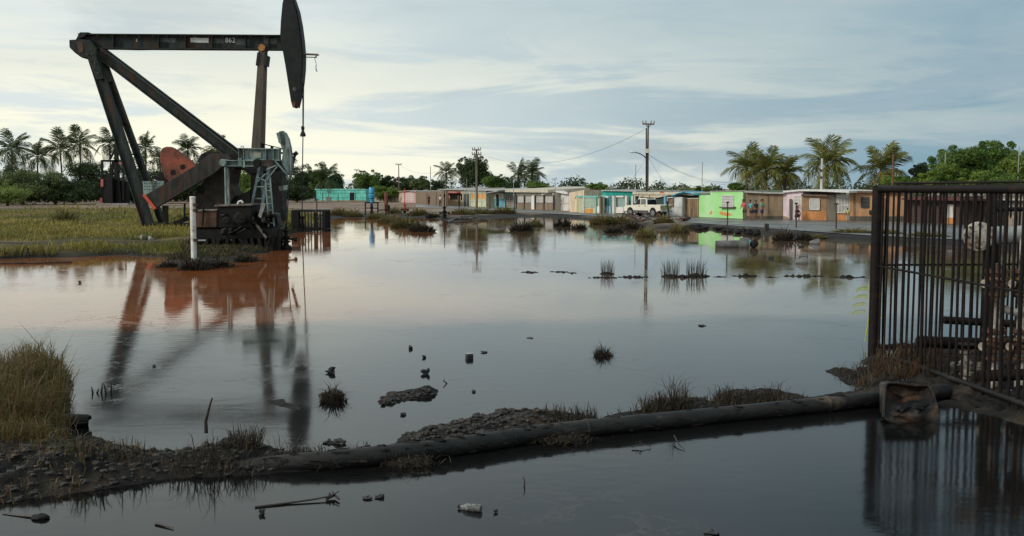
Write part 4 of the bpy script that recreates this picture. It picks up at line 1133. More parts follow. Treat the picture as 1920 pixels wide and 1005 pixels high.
def tree(label, u, v, ru, rv, Y, mat, n=2600, leaf=None, clumps=16, name='leafy_tree', cat='tree', group=None, gz=None, trunk=True, ground=False):
    SEED[0] += 1; g = np.random.default_rng(SEED[0])
    c = AT(u, v, Y); kx = Y/FPX; Rx, Rz = ru*kx, rv*kx; Ry = Rx*0.8
    gz = RZ if gz is None else gz
    leaf = leaf or max(0.16, 2.6*kx)
    if ground:
        zt = c.z + Rz; c.z = (zt + gz)/2; Rz = (zt - gz)/2*1.08
    r = root(name, (c.x, Y, gz), label, cat, group)
    parts = []; cl = []
    for i in range(clumps):
        d = g.normal(size=3); d /= np.linalg.norm(d); d[2] = d[2]*0.95
        k = g.uniform(0.30, 0.82)
        cc_ = np.array([c.x + d[0]*Rx*k, Y + d[1]*Ry*k, c.z + d[2]*Rz*k])
        s_ = g.uniform(0.26, 0.5)
        cl.append(cc_)
        parts.append(leaves_np(cc_, (Rx*s_, Ry*s_, Rz*s_*0.85), int(n/clumps*(s_/0.34)**2), leaf, 0.2, SEED[0]*50+i))
    # sprays that break the outline
    for i in range(10):
        d = g.normal(size=3); d /= np.linalg.norm(d); d[2] = abs(d[2])
        cc_ = np.array([c.x + d[0]*Rx*0.98, Y + d[1]*Ry, c.z + d[2]*Rz*0.98])
        parts.append(leaves_np(cc_, (Rx*0.14, Ry*0.14, Rz*0.14), max(8, int(n*0.012)), leaf*0.9, 0.2, SEED[0]*77+i))
    vv = np.concatenate(parts) - np.array([c.x, Y, gz])
    mesh_np('crown', vv, quads_of(len(vv)), mat, r, smooth=False)
    if trunk:
        mb = MB(); h = c.z - gz
        th = max(0.12, Rx*0.07)
        b0 = Vector((c.x, Y, gz-0.3)); b1 = Vector((c.x + g.uniform(-.2,.2)*Rx*0.4, Y, gz + max(0.3, h*0.55)))
        mb.tube([b0, b0.lerp(b1, 0.5)+Vector((g.uniform(-.1,.1)*Rx, 0, 0)), b1], [th*1.2, th, th*0.8], 8)
        for q_ in cl[:9]:
            e = Vector(q_); m_ = b1.lerp(e, 0.5) + Vector((0, 0, Rz*0.06))
            mb.tube([b1, m_, e], [th*0.55, th*0.38, th*0.12], 5)
        tr_ = mb.build('trunk', BARK, r)
    return r
# frond variants, one metre long, base at the origin, growing along +x
def frond_mesh(i, droop, pairs=26):
    g = np.random.default_rng(900+i); V = []; Q = []
    def pos(t_):
        return np.array([t_*(1-0.28*droop*t_), 0.04*math.sin(3*t_+i), 0.30*t_ - droop*0.95*t_**2.1])
    for k in range(10):
        a, b_ = pos(k/10), pos((k+1)/10); w0 = 0.014*(1-k/11)
        o = len(V); V += [a+[0, w0, 0], a-[0, w0, 0], b_-[0, w0*0.9, 0], b_+[0, w0*0.9, 0]]; Q.append((o, o+1, o+2, o+3))
    for k in range(pairs):
        t_ = 0.12 + 0.88*(k+0.5)/pairs
        p = pos(t_); tg = pos(min(1, t_+0.03)) - pos(t_-0.03); tg /= np.linalg.norm(tg)
        for s_ in (-1, 1):
            if g.random() < 0.06: continue
            ln = (0.30*math.sin(math.pi*min(1, t_*0.86+0.14))**0.7 + 0.06)*g.uniform(0.8, 1.15)
            d = tg*0.75 + np.array([0, s_*0.8, -0.10-0.22*droop]) + g.normal(size=3)*0.09; d /= np.linalg.norm(d)
            m_ = p + d*ln*0.55; e = p + (d+np.array([0, 0, -0.28]))*ln*0.97
            wv = tg*0.017; o = len(V)
            V += [p-wv*0.6, p+wv*0.6, m_+wv, m_-wv]; Q.append((o, o+1, o+2, o+3))
            V += [m_-wv, m_+wv, e+wv*0.25, e-wv*0.25]; Q.append((o+4, o+5, o+6, o+7))
    o = mesh_np('frond', np.array(V), np.array(Q), None, smooth=False)
    me = o.data; bpy.data.objects.remove(o)
    return me
FR = {}
for mname, mm in (('d', PALMD), ('l', PALML)):
    FR[mname] = []
    for i, dr in enumerate((0.25, 0.5, 0.8, 1.15, 1.5)):
        me = frond_mesh(i, dr); me.materials.append(mm); FR[mname].append(me)
NUTS = M('coconut_orange', (0.42, 0.17, 0.05), (0.28, 0.16, 0.05))
def palm(label, u, v, vb, Y, rpx, kind='d', nf=20, wind=0.0, lean=0.0, group='coconut palms', gz=RZ):
    SEED[0] += 1; g = random.Random(SEED[0])
    c = AT(u, v, Y); Lf = rpx*Y/FPX*1.18
    base = Vector((c.x - lean*(c.z-gz), Y, gz))
    r = root('coconut_palm', tuple(base), label, 'palm tree', group)
    m_ = base.lerp(c, 0.5) + Vector((lean*0.25*(c.z-gz), 0, 0))
    pts = [base - Vector((0,0,.3)), base.lerp(m_, 0.5), m_, m_.lerp(c, 0.5), c]
    MB().tube(pts, [0.24, 0.19, 0.16, 0.15, 0.17], 8).build('trunk', BARK, r)
    for k in range(nf):
        f_ = k/(nf-1)
        az = k*2.39996 + g.uniform(-.25, .25)
        el = math.radians(72 - 92*f_ + g.uniform(-9, 9))
        me = FR[kind][min(4, max(0, int(f_*3.2 + g.uniform(0, 1.6))))]
        o = bpy.data.objects.new('frond', me); COL.objects.link(o); o.parent = r
        o.location = c - base
        az_ = az
        if wind:
            dx, dy = math.cos(az)+wind, math.sin(az); az_ = math.atan2(dy, dx)
        o.rotation_euler = Matrix.Rotation(az_, 3, 'Z').to_4x4().to_3x3().to_euler()
        q = Matrix.Rotation(az_, 3, 'Z') @ Matrix.Rotation(-el, 3, 'Y') @ Matrix.Rotation(g.uniform(-.5, .5), 3, 'X')
        o.rotation_euler = q.to_euler()
        s_ = Lf*g.uniform(0.85, 1.12); o.scale = (s_, s_, s_)
    if kind == 'l':
        for k in range(5):
            a = k*1.3; MB().rock(c + Vector((0.24*math.cos(a), -0.2+0.2*math.sin(a), -0.2-0.1*(k % 2))), (0.12, 0.12, 0.15), k, 1, 0.1).build('coconut', NUTS, r)
    return r
PL = [('leftmost dark coconut palm over the left hedge', 22, 284, 375, 168, 38, 'd', 0.0, 0.0),
      ('pale drooping palm beside the leftmost palm', 70, 296, 375, 165, 34, 'd', 0.2, 0.03),
      ('tall slim palm left of the twin crowned palm', 113, 284, 378, 165, 40, 'd', 0.0, -0.02),
      ('palm with full round crown before the distant pump jack', 150, 276, 378, 172, 40, 'd', 0.0, 0.02),
      ('palm half hidden behind the distant black pump jack', 205, 272, 380, 178, 34, 'd', 0.0, 0.0),
      ('palm framed between the legs of the tall pump jack', 273, 280, 380, 178, 32, 'd', 0.0, 0.02),
      ('small palm between the rear leg and red counterweight', 300, 298, 380, 185, 22, 'd', 0.0, 0.0),
      ('low palm top showing above the red counterweight', 352, 283, 380, 185, 28, 'd', 0.0, 0.0),
      ('palm peeping above the gearbox under the diagonal brace', 408, 284, 380, 185, 26, 'l', 0.0, 0.0),
      ('drooping palm between dark trees right of the pump jack rod', 612, 336, 378, 175, 30, 'd', 0.0, 0.0),
      ('lone small palm left of the double cross-arm pole', 837, 325, 378, 215, 26, 'd', 0.0, 0.02),
      ('left one of the two palms behind the white grille house', 972, 332, 390, 150, 30, 'd', 0.2, -0.02),
      ('right one of the two palms behind the white grille house', 998, 328, 390, 150, 32, 'd', 0.1, 0.02),
      ('palm with full crown above the weathered brown house roof', 1400, 318, 405, 108, 38, 'l', 0.35, -0.03),
      ('middle palm above the weathered brown walled house', 1437, 322, 405, 106, 38, 'l', 0.3, 0.0),
      ('leaning small palm beside the pale pink house', 1472, 328, 405, 106, 34, 'l', 0.3, 0.06),
      ('tallest wind-swept palm behind the pale concrete pole', 1550, 312, 405, 104, 50, 'l', 0.35, 0.0),
      ('broad palm behind the tan orange house and brown pole', 1652, 324, 405, 104, 48, 'l', 0.35, 0.0)]
for lb, u, v, vb, Y, rp, kd, wd, ln in PL:
    if u < 640: Y += 22
    palm(lb, u, v, vb, Y, rp*(1.12 if kd == 'l' else random.uniform(0.9, 1.12)), kd, 28 if kd == 'l' else random.choice((16, 18, 20)), wd, ln + random.uniform(-.05, .05))

T = [('dark bushy tree at the far left under the palms', 22, 330, 42, 28, 150, LDARK, 2600),
     ('broad olive hedge bush at the left meadow edge', 40, 350, 66, 30, 122, LOLIVE, 7600),
     ('olive hedge bush right of the broad hedge bush', 102, 352, 44, 28, 124, LOLIVE, 5600),
     ('feathery light green bush at the left picture edge', 14, 364, 44, 18, 112, leaf_mat('leaf_feathery', (0.13, 0.20, 0.05), (0.30, 0.36, 0.10), 0.4, 0.4), 4200),
     ('dark tree left of the distant black pump jack', 160, 336, 40, 40, 152, LDARK, 3200),
     ('very dark tree behind the distant black pump jack', 214, 336, 44, 42, 160, LDARK, 3200),
     ('dark tree between the legs of the tall pump jack', 268, 335, 42, 42, 158, LDARK, 3000),
     ('dark tree behind the red counterweight', 330, 340, 42, 42, 160, LDARK, 3000),
     ('dark tree behind the crank of the tall pump jack', 392, 336, 44, 42, 160, LDARK, 3000),
     ('light bush seen through the gap of the gearbox', 462, 346, 40, 34, 140, LLIGHT, 2600),
     ('dark tree directly right of the small teal horse head', 556, 340, 32, 38, 150, LDARK, 3200),
     ('mid green tree left of the turquoise building', 592, 340, 30, 30, 165, LMID, 2600),
     ('dark round tree at the corner of the turquoise building', 625, 346, 20, 24, 172, LDARK, 2200),
     ('mid green tree behind the turquoise building', 690, 341, 28, 22, 232, LMID, 2600),
     ('small dark tree behind the round bush', 724, 346, 20, 18, 236, LDARK, 1600),
     ('round trimmed bush before the pale boundary wall', 722, 361, 30, 14, 184, LLIGHT, 3000),
     ('wide dark tree behind the pink house', 764, 347, 34, 18, 236, LDARK, 2400),
     ('drooping grey green tree behind the brown wall', 790, 347, 22, 16, 230, LOLIVE, 1800),
     ('thin dark tree left of the lone small palm', 815, 350, 20, 14, 226, LDARK, 1500),
     ('tall dark tree behind the double cross-arm pole', 893, 326, 30, 34, 168, LDARK, 4200),
     ('left limb of dark tree beside the double cross-arm pole', 873, 322, 20, 26, 172, LDARK, 2000),
     ('feathery mid green tree right of the double cross-arm pole', 930, 342, 26, 16, 150, LMID, 2400),
     ('bushy tree behind the two palms and white house', 1006, 350, 26, 11, 142, LLIGHT, 1800),
     ('dark bush left of the two palms', 962, 350, 18, 12, 145, LDARK, 1200),
     ('yellow green bush above the deep teal house', 1119, 351, 20, 9, 118, LLIGHT, 1500),
     ('small dull bush beside the cream gable', 1090, 357, 12, 5, 120, LMID, 700),
     ('yellow green bush left of the palms and brown house', 1380, 351, 18, 8, 106, LLIGHT, 1400),
     ('small dark tree left of the great lush tree', 1732, 330, 27, 24, 106, LDARK, 2600),
     ('lush green bush below the broad palm', 1690, 343, 36, 14, 98, LLIGHT, 3000),
     ('great lush green tree beyond the cage', 1800, 316, 58, 42, 92, LMID, 8600),
     ('tall lush green tree beyond the cage valves', 1866, 304, 48, 44, 94, LMID, 7600),
     ('lush light green tree at the right picture edge', 1925, 316, 54, 40, 90, LLIGHT, 7000),
     ('rounded lower tree in front of the great lush tree', 1770, 334, 46, 28, 88, LLIGHT, 5200),
     ('rounded lower tree behind the right of the cage', 1860, 340, 60, 22, 86, LLIGHT, 5200)]
for lb, u, v, ru, rv, Y, mt, n in T:
    if u < 640 and Y < 190: Y += 34
    bush = rv < 17 or 'bush' in lb
    tree(lb, u, v, ru, rv, Y, mt, int(n*2.0), clumps=34 if n > 3500 else 22, name='bush' if bush else 'leafy_tree', cat='bush' if bush else 'tree', group='trees behind the houses and meadow', leaf=max(0.2, 3.0*Y/FPX), ground=bush and u < 640)
# low thick bushes that close the gap under the left trees
for lb, u, v, ru, rv, Y, mt in (('dark undergrowth bush below the leftmost palm', 60, 362, 64, 24, 128, LDARK), ('dark undergrowth bush under the tall slim palm', 135, 362, 50, 24, 128, LDARK), ('dark undergrowth bush right of the distant pump jack', 262, 362, 48, 22, 138, LDARK),
        ('dark undergrowth bush left of the distant pump jack', 178, 362, 40, 22, 136, LDARK), ('dark undergrowth bush behind the crank end', 320, 362, 50, 22, 140, LDARK), ('dark undergrowth bush behind the gearbox', 395, 362, 54, 22, 140, LDARK),
        ('green undergrowth bush behind the gearbox gap', 470, 366, 46, 16, 130, LLIGHT), ('dark undergrowth bush right of the teal pump jack', 553, 362, 34, 18, 148, LDARK), ('green undergrowth bush left of the grey shed', 588, 366, 26, 12, 205, LMID)):
    tree(lb, u, v, ru, rv, Y+30, mt, 9000, clumps=40, name='bush', cat='bush', group='trees behind the houses and meadow', leaf=0.30, trunk=False, ground=True)
# far wood along the horizon
V_ = []
g_ = np.random.default_rng(77)
for i in range(170):
    x = -260 + i*3.4 + g_.uniform(-2, 2); Yw = 262 + 14*math.sin(i*0.3) + g_.uniform(-8, 8); hh_ = g_.uniform(1.6, 3.4)
    V_.append(leaves_np((x, Yw, RZ+hh_*0.8), (g_.uniform(2.4, 4.2), 2.5, hh_), 230, 0.75, 0.2, 5000+i))
V_ = np.concatenate(V_)
tag(mesh_np('treeline', V_, quads_of(len(V_)), leaf_mat('far_leaf', (0.03, 0.05, 0.02), (0.07, 0.095, 0.035), 0.08, 0.2), smooth=False), 'far dark wood closing the horizon behind the houses', 'woods', kind='stuff')
# banana plants
BAN = leaf_mat('banana_leaf', (0.09, 0.14, 0.03), (0.20, 0.24, 0.06), 0.7, 0.4)
def banana(label, u, vt, Y, n, spread):
    SEED[0] += 1; g = random.Random(SEED[0])
    p = AT(u, 362, Y); top = AT(u, vt, Y).z
    r = root('banana_plant', (p.x, Y, RZ), label, 'banana plant', 'banana plants behind the roofs')
    MB().tube([(p.x, Y, RZ-0.2), (p.x, Y, p.z)], [0.16, 0.1], 8).build('stem', BAN, r)
    for k in range(n):
        az = g.uniform(0, 6.28); ln = spread*Y/FPX*g.uniform(0.8, 1.2); hh = (top-p.z)*g.uniform(0.75, 1.05)
        mb = MB(); vs = []; fs = []
        for i in range(7):
            t_ = i/6; w_ = 0.26*math.sin(math.pi*min(1, t_*0.88+0.08))
            q = Vector((p.x + math.cos(az)*ln*t_, Y + math.sin(az)*ln*t_, p.z + hh*(1.9*t_ - 1.1*t_*t_*t_) - 0.1))
            sdv = Vector((-math.sin(az), math.cos(az), 0.3))
            vs += [q + sdv*w_ - Vector((0,0,w_*0.3)), q, q - sdv*w_]
            if i: 
                o = i*3; fs += [(o-3, o-2, o+1, o), (o-2, o-1, o+2, o+1)]
        MB().add(vs, fs).build('banana_leaf', BAN, r)
for lb, u, vt, n, sp in (('banana plant left of the utility pole top of roof', 1205, 350, 4, 16), ('banana plant just right of the double utility pole', 1225, 349, 5, 18), ('banana plant above the carport roof', 1245, 350, 5, 16),
                         ('banana plant left of the blue tarp roof', 1268, 349, 4, 16), ('wide banana plant above the blue tarp roof', 1296, 348, 7, 20), ('full banana plant above the plank fence', 1318, 346, 8, 24),
                         ('banana plant beside the bush over the teal house', 1138, 350, 4, 16), ('banana plant by the great lush tree foot', 1612, 350, 5, 18)):
    banana(lb, u, vt, 104, n, sp)

# ================================================================ grass
def ribbons(base, h, lean_dir, lean, width, seed=0):
    """curved two-step blades as quads; base (n,3)"""
    n = len(base); g = np.random.default_rng(seed)
    az = g.uniform(0, 2*np.pi, n); sd_ = np.stack([np.cos(az), np.sin(az), np.zeros(n)], 1)*width[:, None]/2
    ld = np.stack([np.cos(lean_dir), np.sin(lean_dir), np.zeros(n)], 1)
    upv = np.array([0, 0, 1.0])
    m_ = base + upv*(h*0.6)[:, None] + ld*(lean*h*0.3)[:, None]
    e = base + upv*(h*np.clip(1-lean*0.35, 0.3, 1))[:, None] + ld*(lean*h)[:, None]
    v = np.stack([base-sd_, base+sd_, m_+sd_*0.8, m_-sd_*0.8, m_-sd_*0.8, m_+sd_*0.8, e+sd_*0.12, e-sd_*0.12], 1)
    return v.reshape(-1, 3)
GRASSM = leaf_mat('meadow_grass', (0.085, 0.12, 0.022), (0.42, 0.33, 0.085), 0.11, 0.3, c3=(0.15, 0.08, 0.045), rw=0.22, lo=0.42, hi=0.80)
GRASSB = leaf_mat('bank_grass', (0.065, 0.07, 0.016), (0.17, 0.105, 0.042), 1.6, 0.3, c3=(0.20, 0.11, 0.07))
GRASSD = leaf_mat('oiled_grass', (0.018, 0.015, 0.011), (0.05, 0.036, 0.022), 0.9, 0.15, c3=(0.085, 0.06, 0.035))
GRASSY = leaf_mat('tussock_grass', (0.13, 0.13, 0.04), (0.25, 0.19, 0.075), 0.7, 0.3, c3=(0.13, 0.07, 0.04))
n = 90000
uu = rng.uniform(-80, 660, n); vv = 384 + (496-384)*rng.uniform(0, 1, n)**0.85
pts = np.array([[*G(a, b_, 0.22)] for a, b_ in zip(uu, vv)])
hh, sdl, rdl = land(pts[:, 0], pts[:, 1])
dens = vnoise(pts[:, 0]*0.22+3, pts[:, 1]*0.22, 3)
chan = np.abs(vv - (457 - 0.012*uu*1.0 + 2*np.sin(uu*0.03)))          # the ditch with the black pipe
ok = (hh > 0.03) & (sdl > 0.15) & (dens > -0.40) & (chan > 4.5) & ~((uu > 330) & (vv > 476) & (dens < -0.05)) & ~((pts[:, 1] > 112) & (dens < 0.0)) & ~((np.abs(vv-388) < 3.2) & (dens < 0.35)) & ~((uu > 560) & (vv < 402))
pts = pts[ok]; pts[:, 2] = hh[ok]; n = len(pts)
patch = 0.45 + 1.5*np.clip(vnoise(pts[:, 0]*0.5+9, pts[:, 1]*0.5, 3)+0.35, 0, 1)
gv = ribbons(pts, rng.uniform(0.10, 0.34, n)*patch*np.where((uu[ok] > 362) & (vv[ok] > 448), 0.55, 1.0), rng.uniform(0, 6.28, n), rng.uniform(0.1, 0.9, n), np.clip(0.0009*pts[:, 1]*rng.uniform(0.5, 1.1, n), 0.02, 0.12), 5)
eg = np.repeat((sdl[ok] < 1.0 + 0.5*dens[ok]) | ((uu[ok] > 340) & (vv[ok] > 448) & (rng.random(n) < 0.85)), 8)
tag(mesh_np('grass', gv[~eg], quads_of(int((~eg).sum())), GRASSM, smooth=False), 'yellow green rough grass over the left meadow', 'grass', kind='stuff')
tag(mesh_np('grass', gv[eg], quads_of(int(eg.sum())), leaf_mat('stained_grass', (0.03, 0.028, 0.014), (0.11, 0.085, 0.035), 0.5, 0.25, c3=(0.02, 0.018, 0.014)), smooth=False), 'oil darkened grass along the meadow water edge', 'grass', kind='stuff')
# tussocks: four kinds, copied
def tussock_mesh(i, n, reed=False, dark=False):
    g = np.random.default_rng(300+i)
    a = g.uniform(0, 6.28, n); r_ = np.sqrt(g.uniform(0, 1, n))*0.5
    b_ = np.stack([np.cos(a)*r_, np.sin(a)*r_, 0.16*(1-(r_/0.5)**2)-0.02], 1)
    h_ = g.uniform(0.25, 0.9, n)*(1.2-1.7*r_) if not reed else g.uniform(0.4, 1.0, n)
    v = ribbons(b_, h_, a+g.normal(size=n)*0.6, g.uniform(0.15, 0.7, n)+r_*1.6 if not reed else g.uniform(0, 0.35, n), g.uniform(0.02, 0.05, n) if not reed else g.uniform(0.012, 0.026, n), 400+i)
    return v
def make_tussock(i, n, mat, reed=False):
    r = root('grass_tussock', (0, 0, -50), 'tussock', 'grass tussock')
    v = tussock_mesh(i, n, reed)
    mesh_np('blades', v, quads_of(len(v)), mat, r, smooth=False)
    bm = bmesh.new(); bmesh.ops.create_icosphere(bm, subdivisions=2, radius=1.0)
    me = bpy.data.meshes.new('mound')
    for q in bm.verts:
        k = 1+0.25*fbm(q.co.x*1.5+i, q.co.y*1.5, q.co.z)
        q.co = Vector((q.co.x*0.5*k, q.co.y*0.5*k, q.co.z*0.17*k - 0.02))
    bm.to_mesh(me); bm.free(); me.materials.append(BANKMUD)
    o = bpy.data.objects.new('mound', me); COL.objects.link(o); o.parent = r
    return r
protos = {'y0': make_tussock(0, 420, GRASSY), 'y1': make_tussock(1, 360, GRASSY), 'd0': make_tussock(2, 300, GRASSD), 'd1': make_tussock(3, 260, GRASSD), 'r0': make_tussock(4, 90, GRASSD, True)}
TUS = [(636,406,34,17,'y0','yellow tussock right of the low bar cage'),(662,407,36,17,'y1','second yellow tussock right of the low bar cage'),
 (706,410,34,14,'y0','left end tussock of the long island before the red wellhead'),(733,418,46,20,'y1','second tussock of the long island before the red wellhead'),(762,427,52,24,'y0','third tussock of the long island before the red wellhead'),(792,434,44,22,'d0','dark right end tussock of the long island'),
 (738,404,30,14,'y1','tussock left of the red wellhead'),(784,406,40,16,'y0','tussock right of the red wellhead'),(812,409,30,12,'d1','dark tussock before the black wellhead'),
 (868,407,46,15,'y0','tussock on the far bank right of the black wellhead'),(905,405,46,15,'y1','tussock before the cream and orange houses'),(945,404,48,15,'y0','tussock before the blue fronted house'),
 (978,433,40,24,'d0','dark tussock standing in open water before the white grille house'),(1002,424,36,18,'y1','brownish tussock behind the dark water tussock'),
 (1056,424,36,22,'d1','dark tussock in water before the white gabled house'),(1086,429,32,14,'d0','low dark tussock in water before the pale green yard'),
 (1128,420,48,22,'y0','yellow tussock left of the driftwood before the pickup'),(1160,420,48,22,'y1','yellow tussock before the pickup front wheel'),(1185,430,50,20,'d0','dark tussock below the pickup driftwood'),(1211,444,40,24,'y1','brown tussock nearest the water below the pickup'),
 (1244,424,40,18,'y0','tussock right of the pickup driftwood'),(1273,436,42,22,'y1','tussock at the water edge left of the lime house reflection'),(1150,436,40,16,'d1','flat dark tussock left of the brown shore tussock'),
 (1470,451,38,28,'d0','dark tussock before the crouching person'),(1507,450,32,20,'d1','dark tussock right of the one before the crouching person'),(1530,447,40,10,'y0','low green tussock by the slim road post'),(1600,444,70,11,'y1','low green verge tussock left of the cage post'),
 (1660,446,60,12,'y0','low green verge tussock behind the cage corner'),(1740,452,70,14,'y1','low green verge tussock behind the cage bars'),(1860,460,90,16,'y0','low green verge tussock behind the cage valves'),
 (1138,514,26,26,'r0','upright reed tuft alone in the middle water'),(1258,519,34,30,'r0','reed tuft at the left of the mud islet'),(1304,519,38,30,'r0','reed tuft at the right of the mud islet'),
 (1131,667,34,26,'d1','small dark tussock alone in the near right water'),(625,752,48,36,'d0','oiled tussock clod near the pump jack reflection'),
 (340,420,30,14,'y0','tussock at the foot of the tall pump jack leg'),(365,505,60,30,'d0','dark oiled tussock at the foot of the white post'),(410,500,60,22,'d1','oiled tussock right of the white post'),(460,490,50,18,'d0','oiled tussock below the small teal pump jack'),(320,500,50,16,'d1','oiled tussock left of the white post'),
 (122,420,46,30,'y1','bushy yellow weed standing in the left meadow')]
for u, v, wd, ht, kd, lb in TUS:
    p = G(u, v, 0.0); k = p.y/FPX
    z = max(0.0, land_h(p.x, p.y)) if v < 500 else 0.0
    dup(protos[kd], (p.x, p.y, z-0.01), random.uniform(0, 6.28), lb, (wd*k*1.05, wd*k*0.9, ht*k*1.25), 'grass tussocks in and beside the water')
for k_ in protos.values():
    for ch in list(k_.children): bpy.data.objects.remove(ch)
    bpy.data.objects.remove(k_)
# grass on the near bank
def bank_grass(name, label, boxes, mat, seed, hmul=1.0):
    g = np.random.default_rng(seed); B_ = []; H_ = []
    for u0, u1, v0, v1, n, h0, h1 in boxes:
        uu = g.uniform(u0, u1, n); vv = g.uniform(v0, v1, n)
        for a, b_ in zip(uu, vv):
            p = G(a, b_, 0.1); z = bank_h(p.x, p.y)
            if z > -0.04:
                B_.append((p.x, p.y, z-0.02)); H_.append(g.uniform(h0, h1))
    B_ = np.array(B_); H_ = np.array(H_); n = len(B_)
    H_ = H_*(0.35 + 1.5*np.clip(vnoise(B_[:, 0]*2.3+7, B_[:, 1]*2.3, 3)+0.42, 0, 1))
    v = ribbons(B_, H_*hmul, g.uniform(0, 6.28, n), g.uniform(0.1, 1.25, n)**1.2, g.uniform(0.005, 0.014, n), seed+1)
    return tag(mesh_np(name, v, quads_of(len(v)), mat, smooth=False), label, 'grass', kind='stuff')
bank_grass('grass', 'tall green and russet grass on the left end of the near bank', [(-60,130,705,800,3800,0.06,0.36),(-60,135,664,712,1500,0.08,0.34),(20,125,695,770,260,0.3,0.62),(-60,60,720,800,200,0.3,0.6),(20,120,695,745,900,0.15,0.42),(-60,90,790,850,1600,0.08,0.28),(60,290,835,868,420,0.05,0.22),(-60,160,850,930,420,0.04,0.16)], GRASSB, 21)
bank_grass('grass', 'sparse dark oiled grass along the near bank and pipe', [(140,560,838,880,700,0.06,0.30),(430,490,825,850,220,0.15,0.42),(1020,1120,770,790,420,0.05,0.2),(1205,1300,752,775,500,0.08,0.24),(1255,1290,750,765,110,0.25,0.62),(1340,1515,738,755,700,0.06,0.22),(1400,1480,738,752,160,0.15,0.4),(1110,1700,726,800,1500,0.03,0.16),(560,780,835,860,500,0.03,0.14),(700,830,850,868,200,0.05,0.15)], GRASSD, 31)
bank_grass('grass', 'russet dry grass inside and around the cage corner', [(1560,1640,680,720,260,0.06,0.28),(1640,1760,655,700,900,0.08,0.34),(1740,1900,650,700,500,0.06,0.26)], leaf_mat('russet_grass', (0.05,0.022,0.014), (0.11,0.062,0.035), 1.5, 0.25, c3=(0.10,0.10,0.04)), 41)
# matted wads of oiled straw hanging on the pipe
WADS = [('oiled straw wad hanging under the pipe middle', 770, 868, 100, 34), ('oiled straw wad hanging on the pipe right of the middle', 1050, 826, 110, 40), ('small oiled straw wad on the pipe left part', 625, 868, 50, 20), ('oiled straw mat at the left pipe end', 235, 905, 0, 0)]
for lb, u, v, wd, ht in WADS[:3]:
    p = G(u, v, 0.02); k = p.y/FPX; g = np.random.default_rng(int(u)); n = 420
    b_ = np.stack([g.normal(size=n)*wd*k*0.22, g.normal(size=n)*0.08, np.abs(g.normal(size=n))*0.03], 1)
    an = g.uniform(0, 6.28, n)
    v_ = ribbons(b_, g.uniform(0.02, 0.10, n), an, g.uniform(1.0, 3.0, n), g.uniform(0.005, 0.011, n), int(u))
    r = root('straw_wad', (p.x, p.y, 0.0), lb, 'straw wad', 'straw wads on the pipe')
    mesh_np('straw', v_, quads_of(len(v_)), GRASSD, r, smooth=False)
    MB().rock((p.x, p.y, 0.0), (wd*k*0.38, 0.10, 0.05), int(u), 2, 0.5).build('clod', BANKMUD, r)

# ================================================================ poles, lamps and wires
POLEW = M('pole_wood', (0.20, 0.155, 0.125), (0.12, 0.09, 0.075), scale=3, rough=0.85, stretch=(2,2,0.3))
POLED = M('pole_dark', (0.06, 0.045, 0.04), (0.03, 0.025, 0.022), scale=3, rough=0.8, stretch=(2,2,0.3))
def pole(label, u, vt, vb, Y, rad, mat=POLEW, arms=(), cat='utility pole', name='utility_pole', gz=RZ, slant=0.0):
    t_ = AT(u, vt, Y); b_ = Vector((t_.x - slant, Y, gz))
    r = root(name, tuple(b_), label, cat)
    MB().tube([b_ - Vector((0,0,.4)), b_.lerp(t_, .5), t_], [rad*1.25, rad*1.1, rad*0.8], 8).build('shaft', mat, r, smooth=True)
    for v, hw in arms:
        c = AT(u, v, Y); w_ = hw*Y/FPX
        a = MB().bar(c + Vector((-w_, -rad*1.2, 0.0)), c + Vector((w_, -rad*1.2, -0.05*w_)), 0.14, 0.11).build('cross_arm', mat, r)
        for s_ in (-0.95, -0.45, 0.45, 0.95):
            MB().lathe(c + Vector((w_*s_, -rad*1.2, 0.05)), [(0.05,0),(0.08,0.1),(0.05,0.16),(0.07,0.22),(0.02,0.3)], n=7).build('insulator', CONCRETE, a)
    return r
Y1 = 95.0
pm = pole('twin utility pole with cross-arm and box behind the pickup', 1215.5, 231, 400, Y1, 0.085, POLEW, ((232.5, 11),))
MB().tube([AT(1212, 240, Y1-0.1), AT(1211.5, 404, Y1-0.1)], [0.065, 0.08], 8).build('second_shaft', POLED, pm)
MB().box(AT(1213.5, 283, Y1-0.35), (0.5, 0.4, 0.38)).build('junction_box', WHITEPAINT, pm, bevel=0.02)
MB().bar(AT(1208, 280, Y1-0.3), AT(1218, 279.5, Y1-0.3), 0.05, 0.08).build('box_bracket', POLED, pm)
for s_ in (-1, 1):
    MB().bar(AT(1215.5+s_*6, 232.5, Y1-0.1), AT(1215.5+s_*1, 238.5, Y1-0.1), 0.05, 0.05).build('arm_brace', POLED, pm)
la = MB().tube([AT(1212, 298, Y1-0.1), AT(1208, 293, Y1-0.3), AT(1200, 288, Y1-0.6), AT(1190, 285.5, Y1-0.9)], 0.05, 6).build('lamp_arm', GREYWOOD, pm)
MB().rock(AT(1186.5, 285, Y1-1.0), (0.34, 0.14, 0.10), 1, 2, 0.05).build('lamp_housing', flat('lamp_pale', (0.7,0.72,0.72), 0.4), la)
Y2 = 128.0
p2 = pole('utility pole with two cross-arms before the dark tree', 893.5, 279.5, 386, Y2, 0.13, POLEW, ((281, 8), (289.5, 8.5)))
p3 = pole('slim far pole with one cross-arm above the pink house', 747.5, 307.5, 378, 230, 0.11, POLEW, ((308.5, 5.5),))
p4 = pole('faint far pole behind the turquoise building trees', 669, 317, 378, 260, 0.10, POLEW, ((319, 5),))
p5 = pole('pale concrete pole before the tallest wind-swept palm', 1541.5, 297, 413, 84, 0.11, flat('pole_concrete', (0.52,0.5,0.47), 0.8), ())
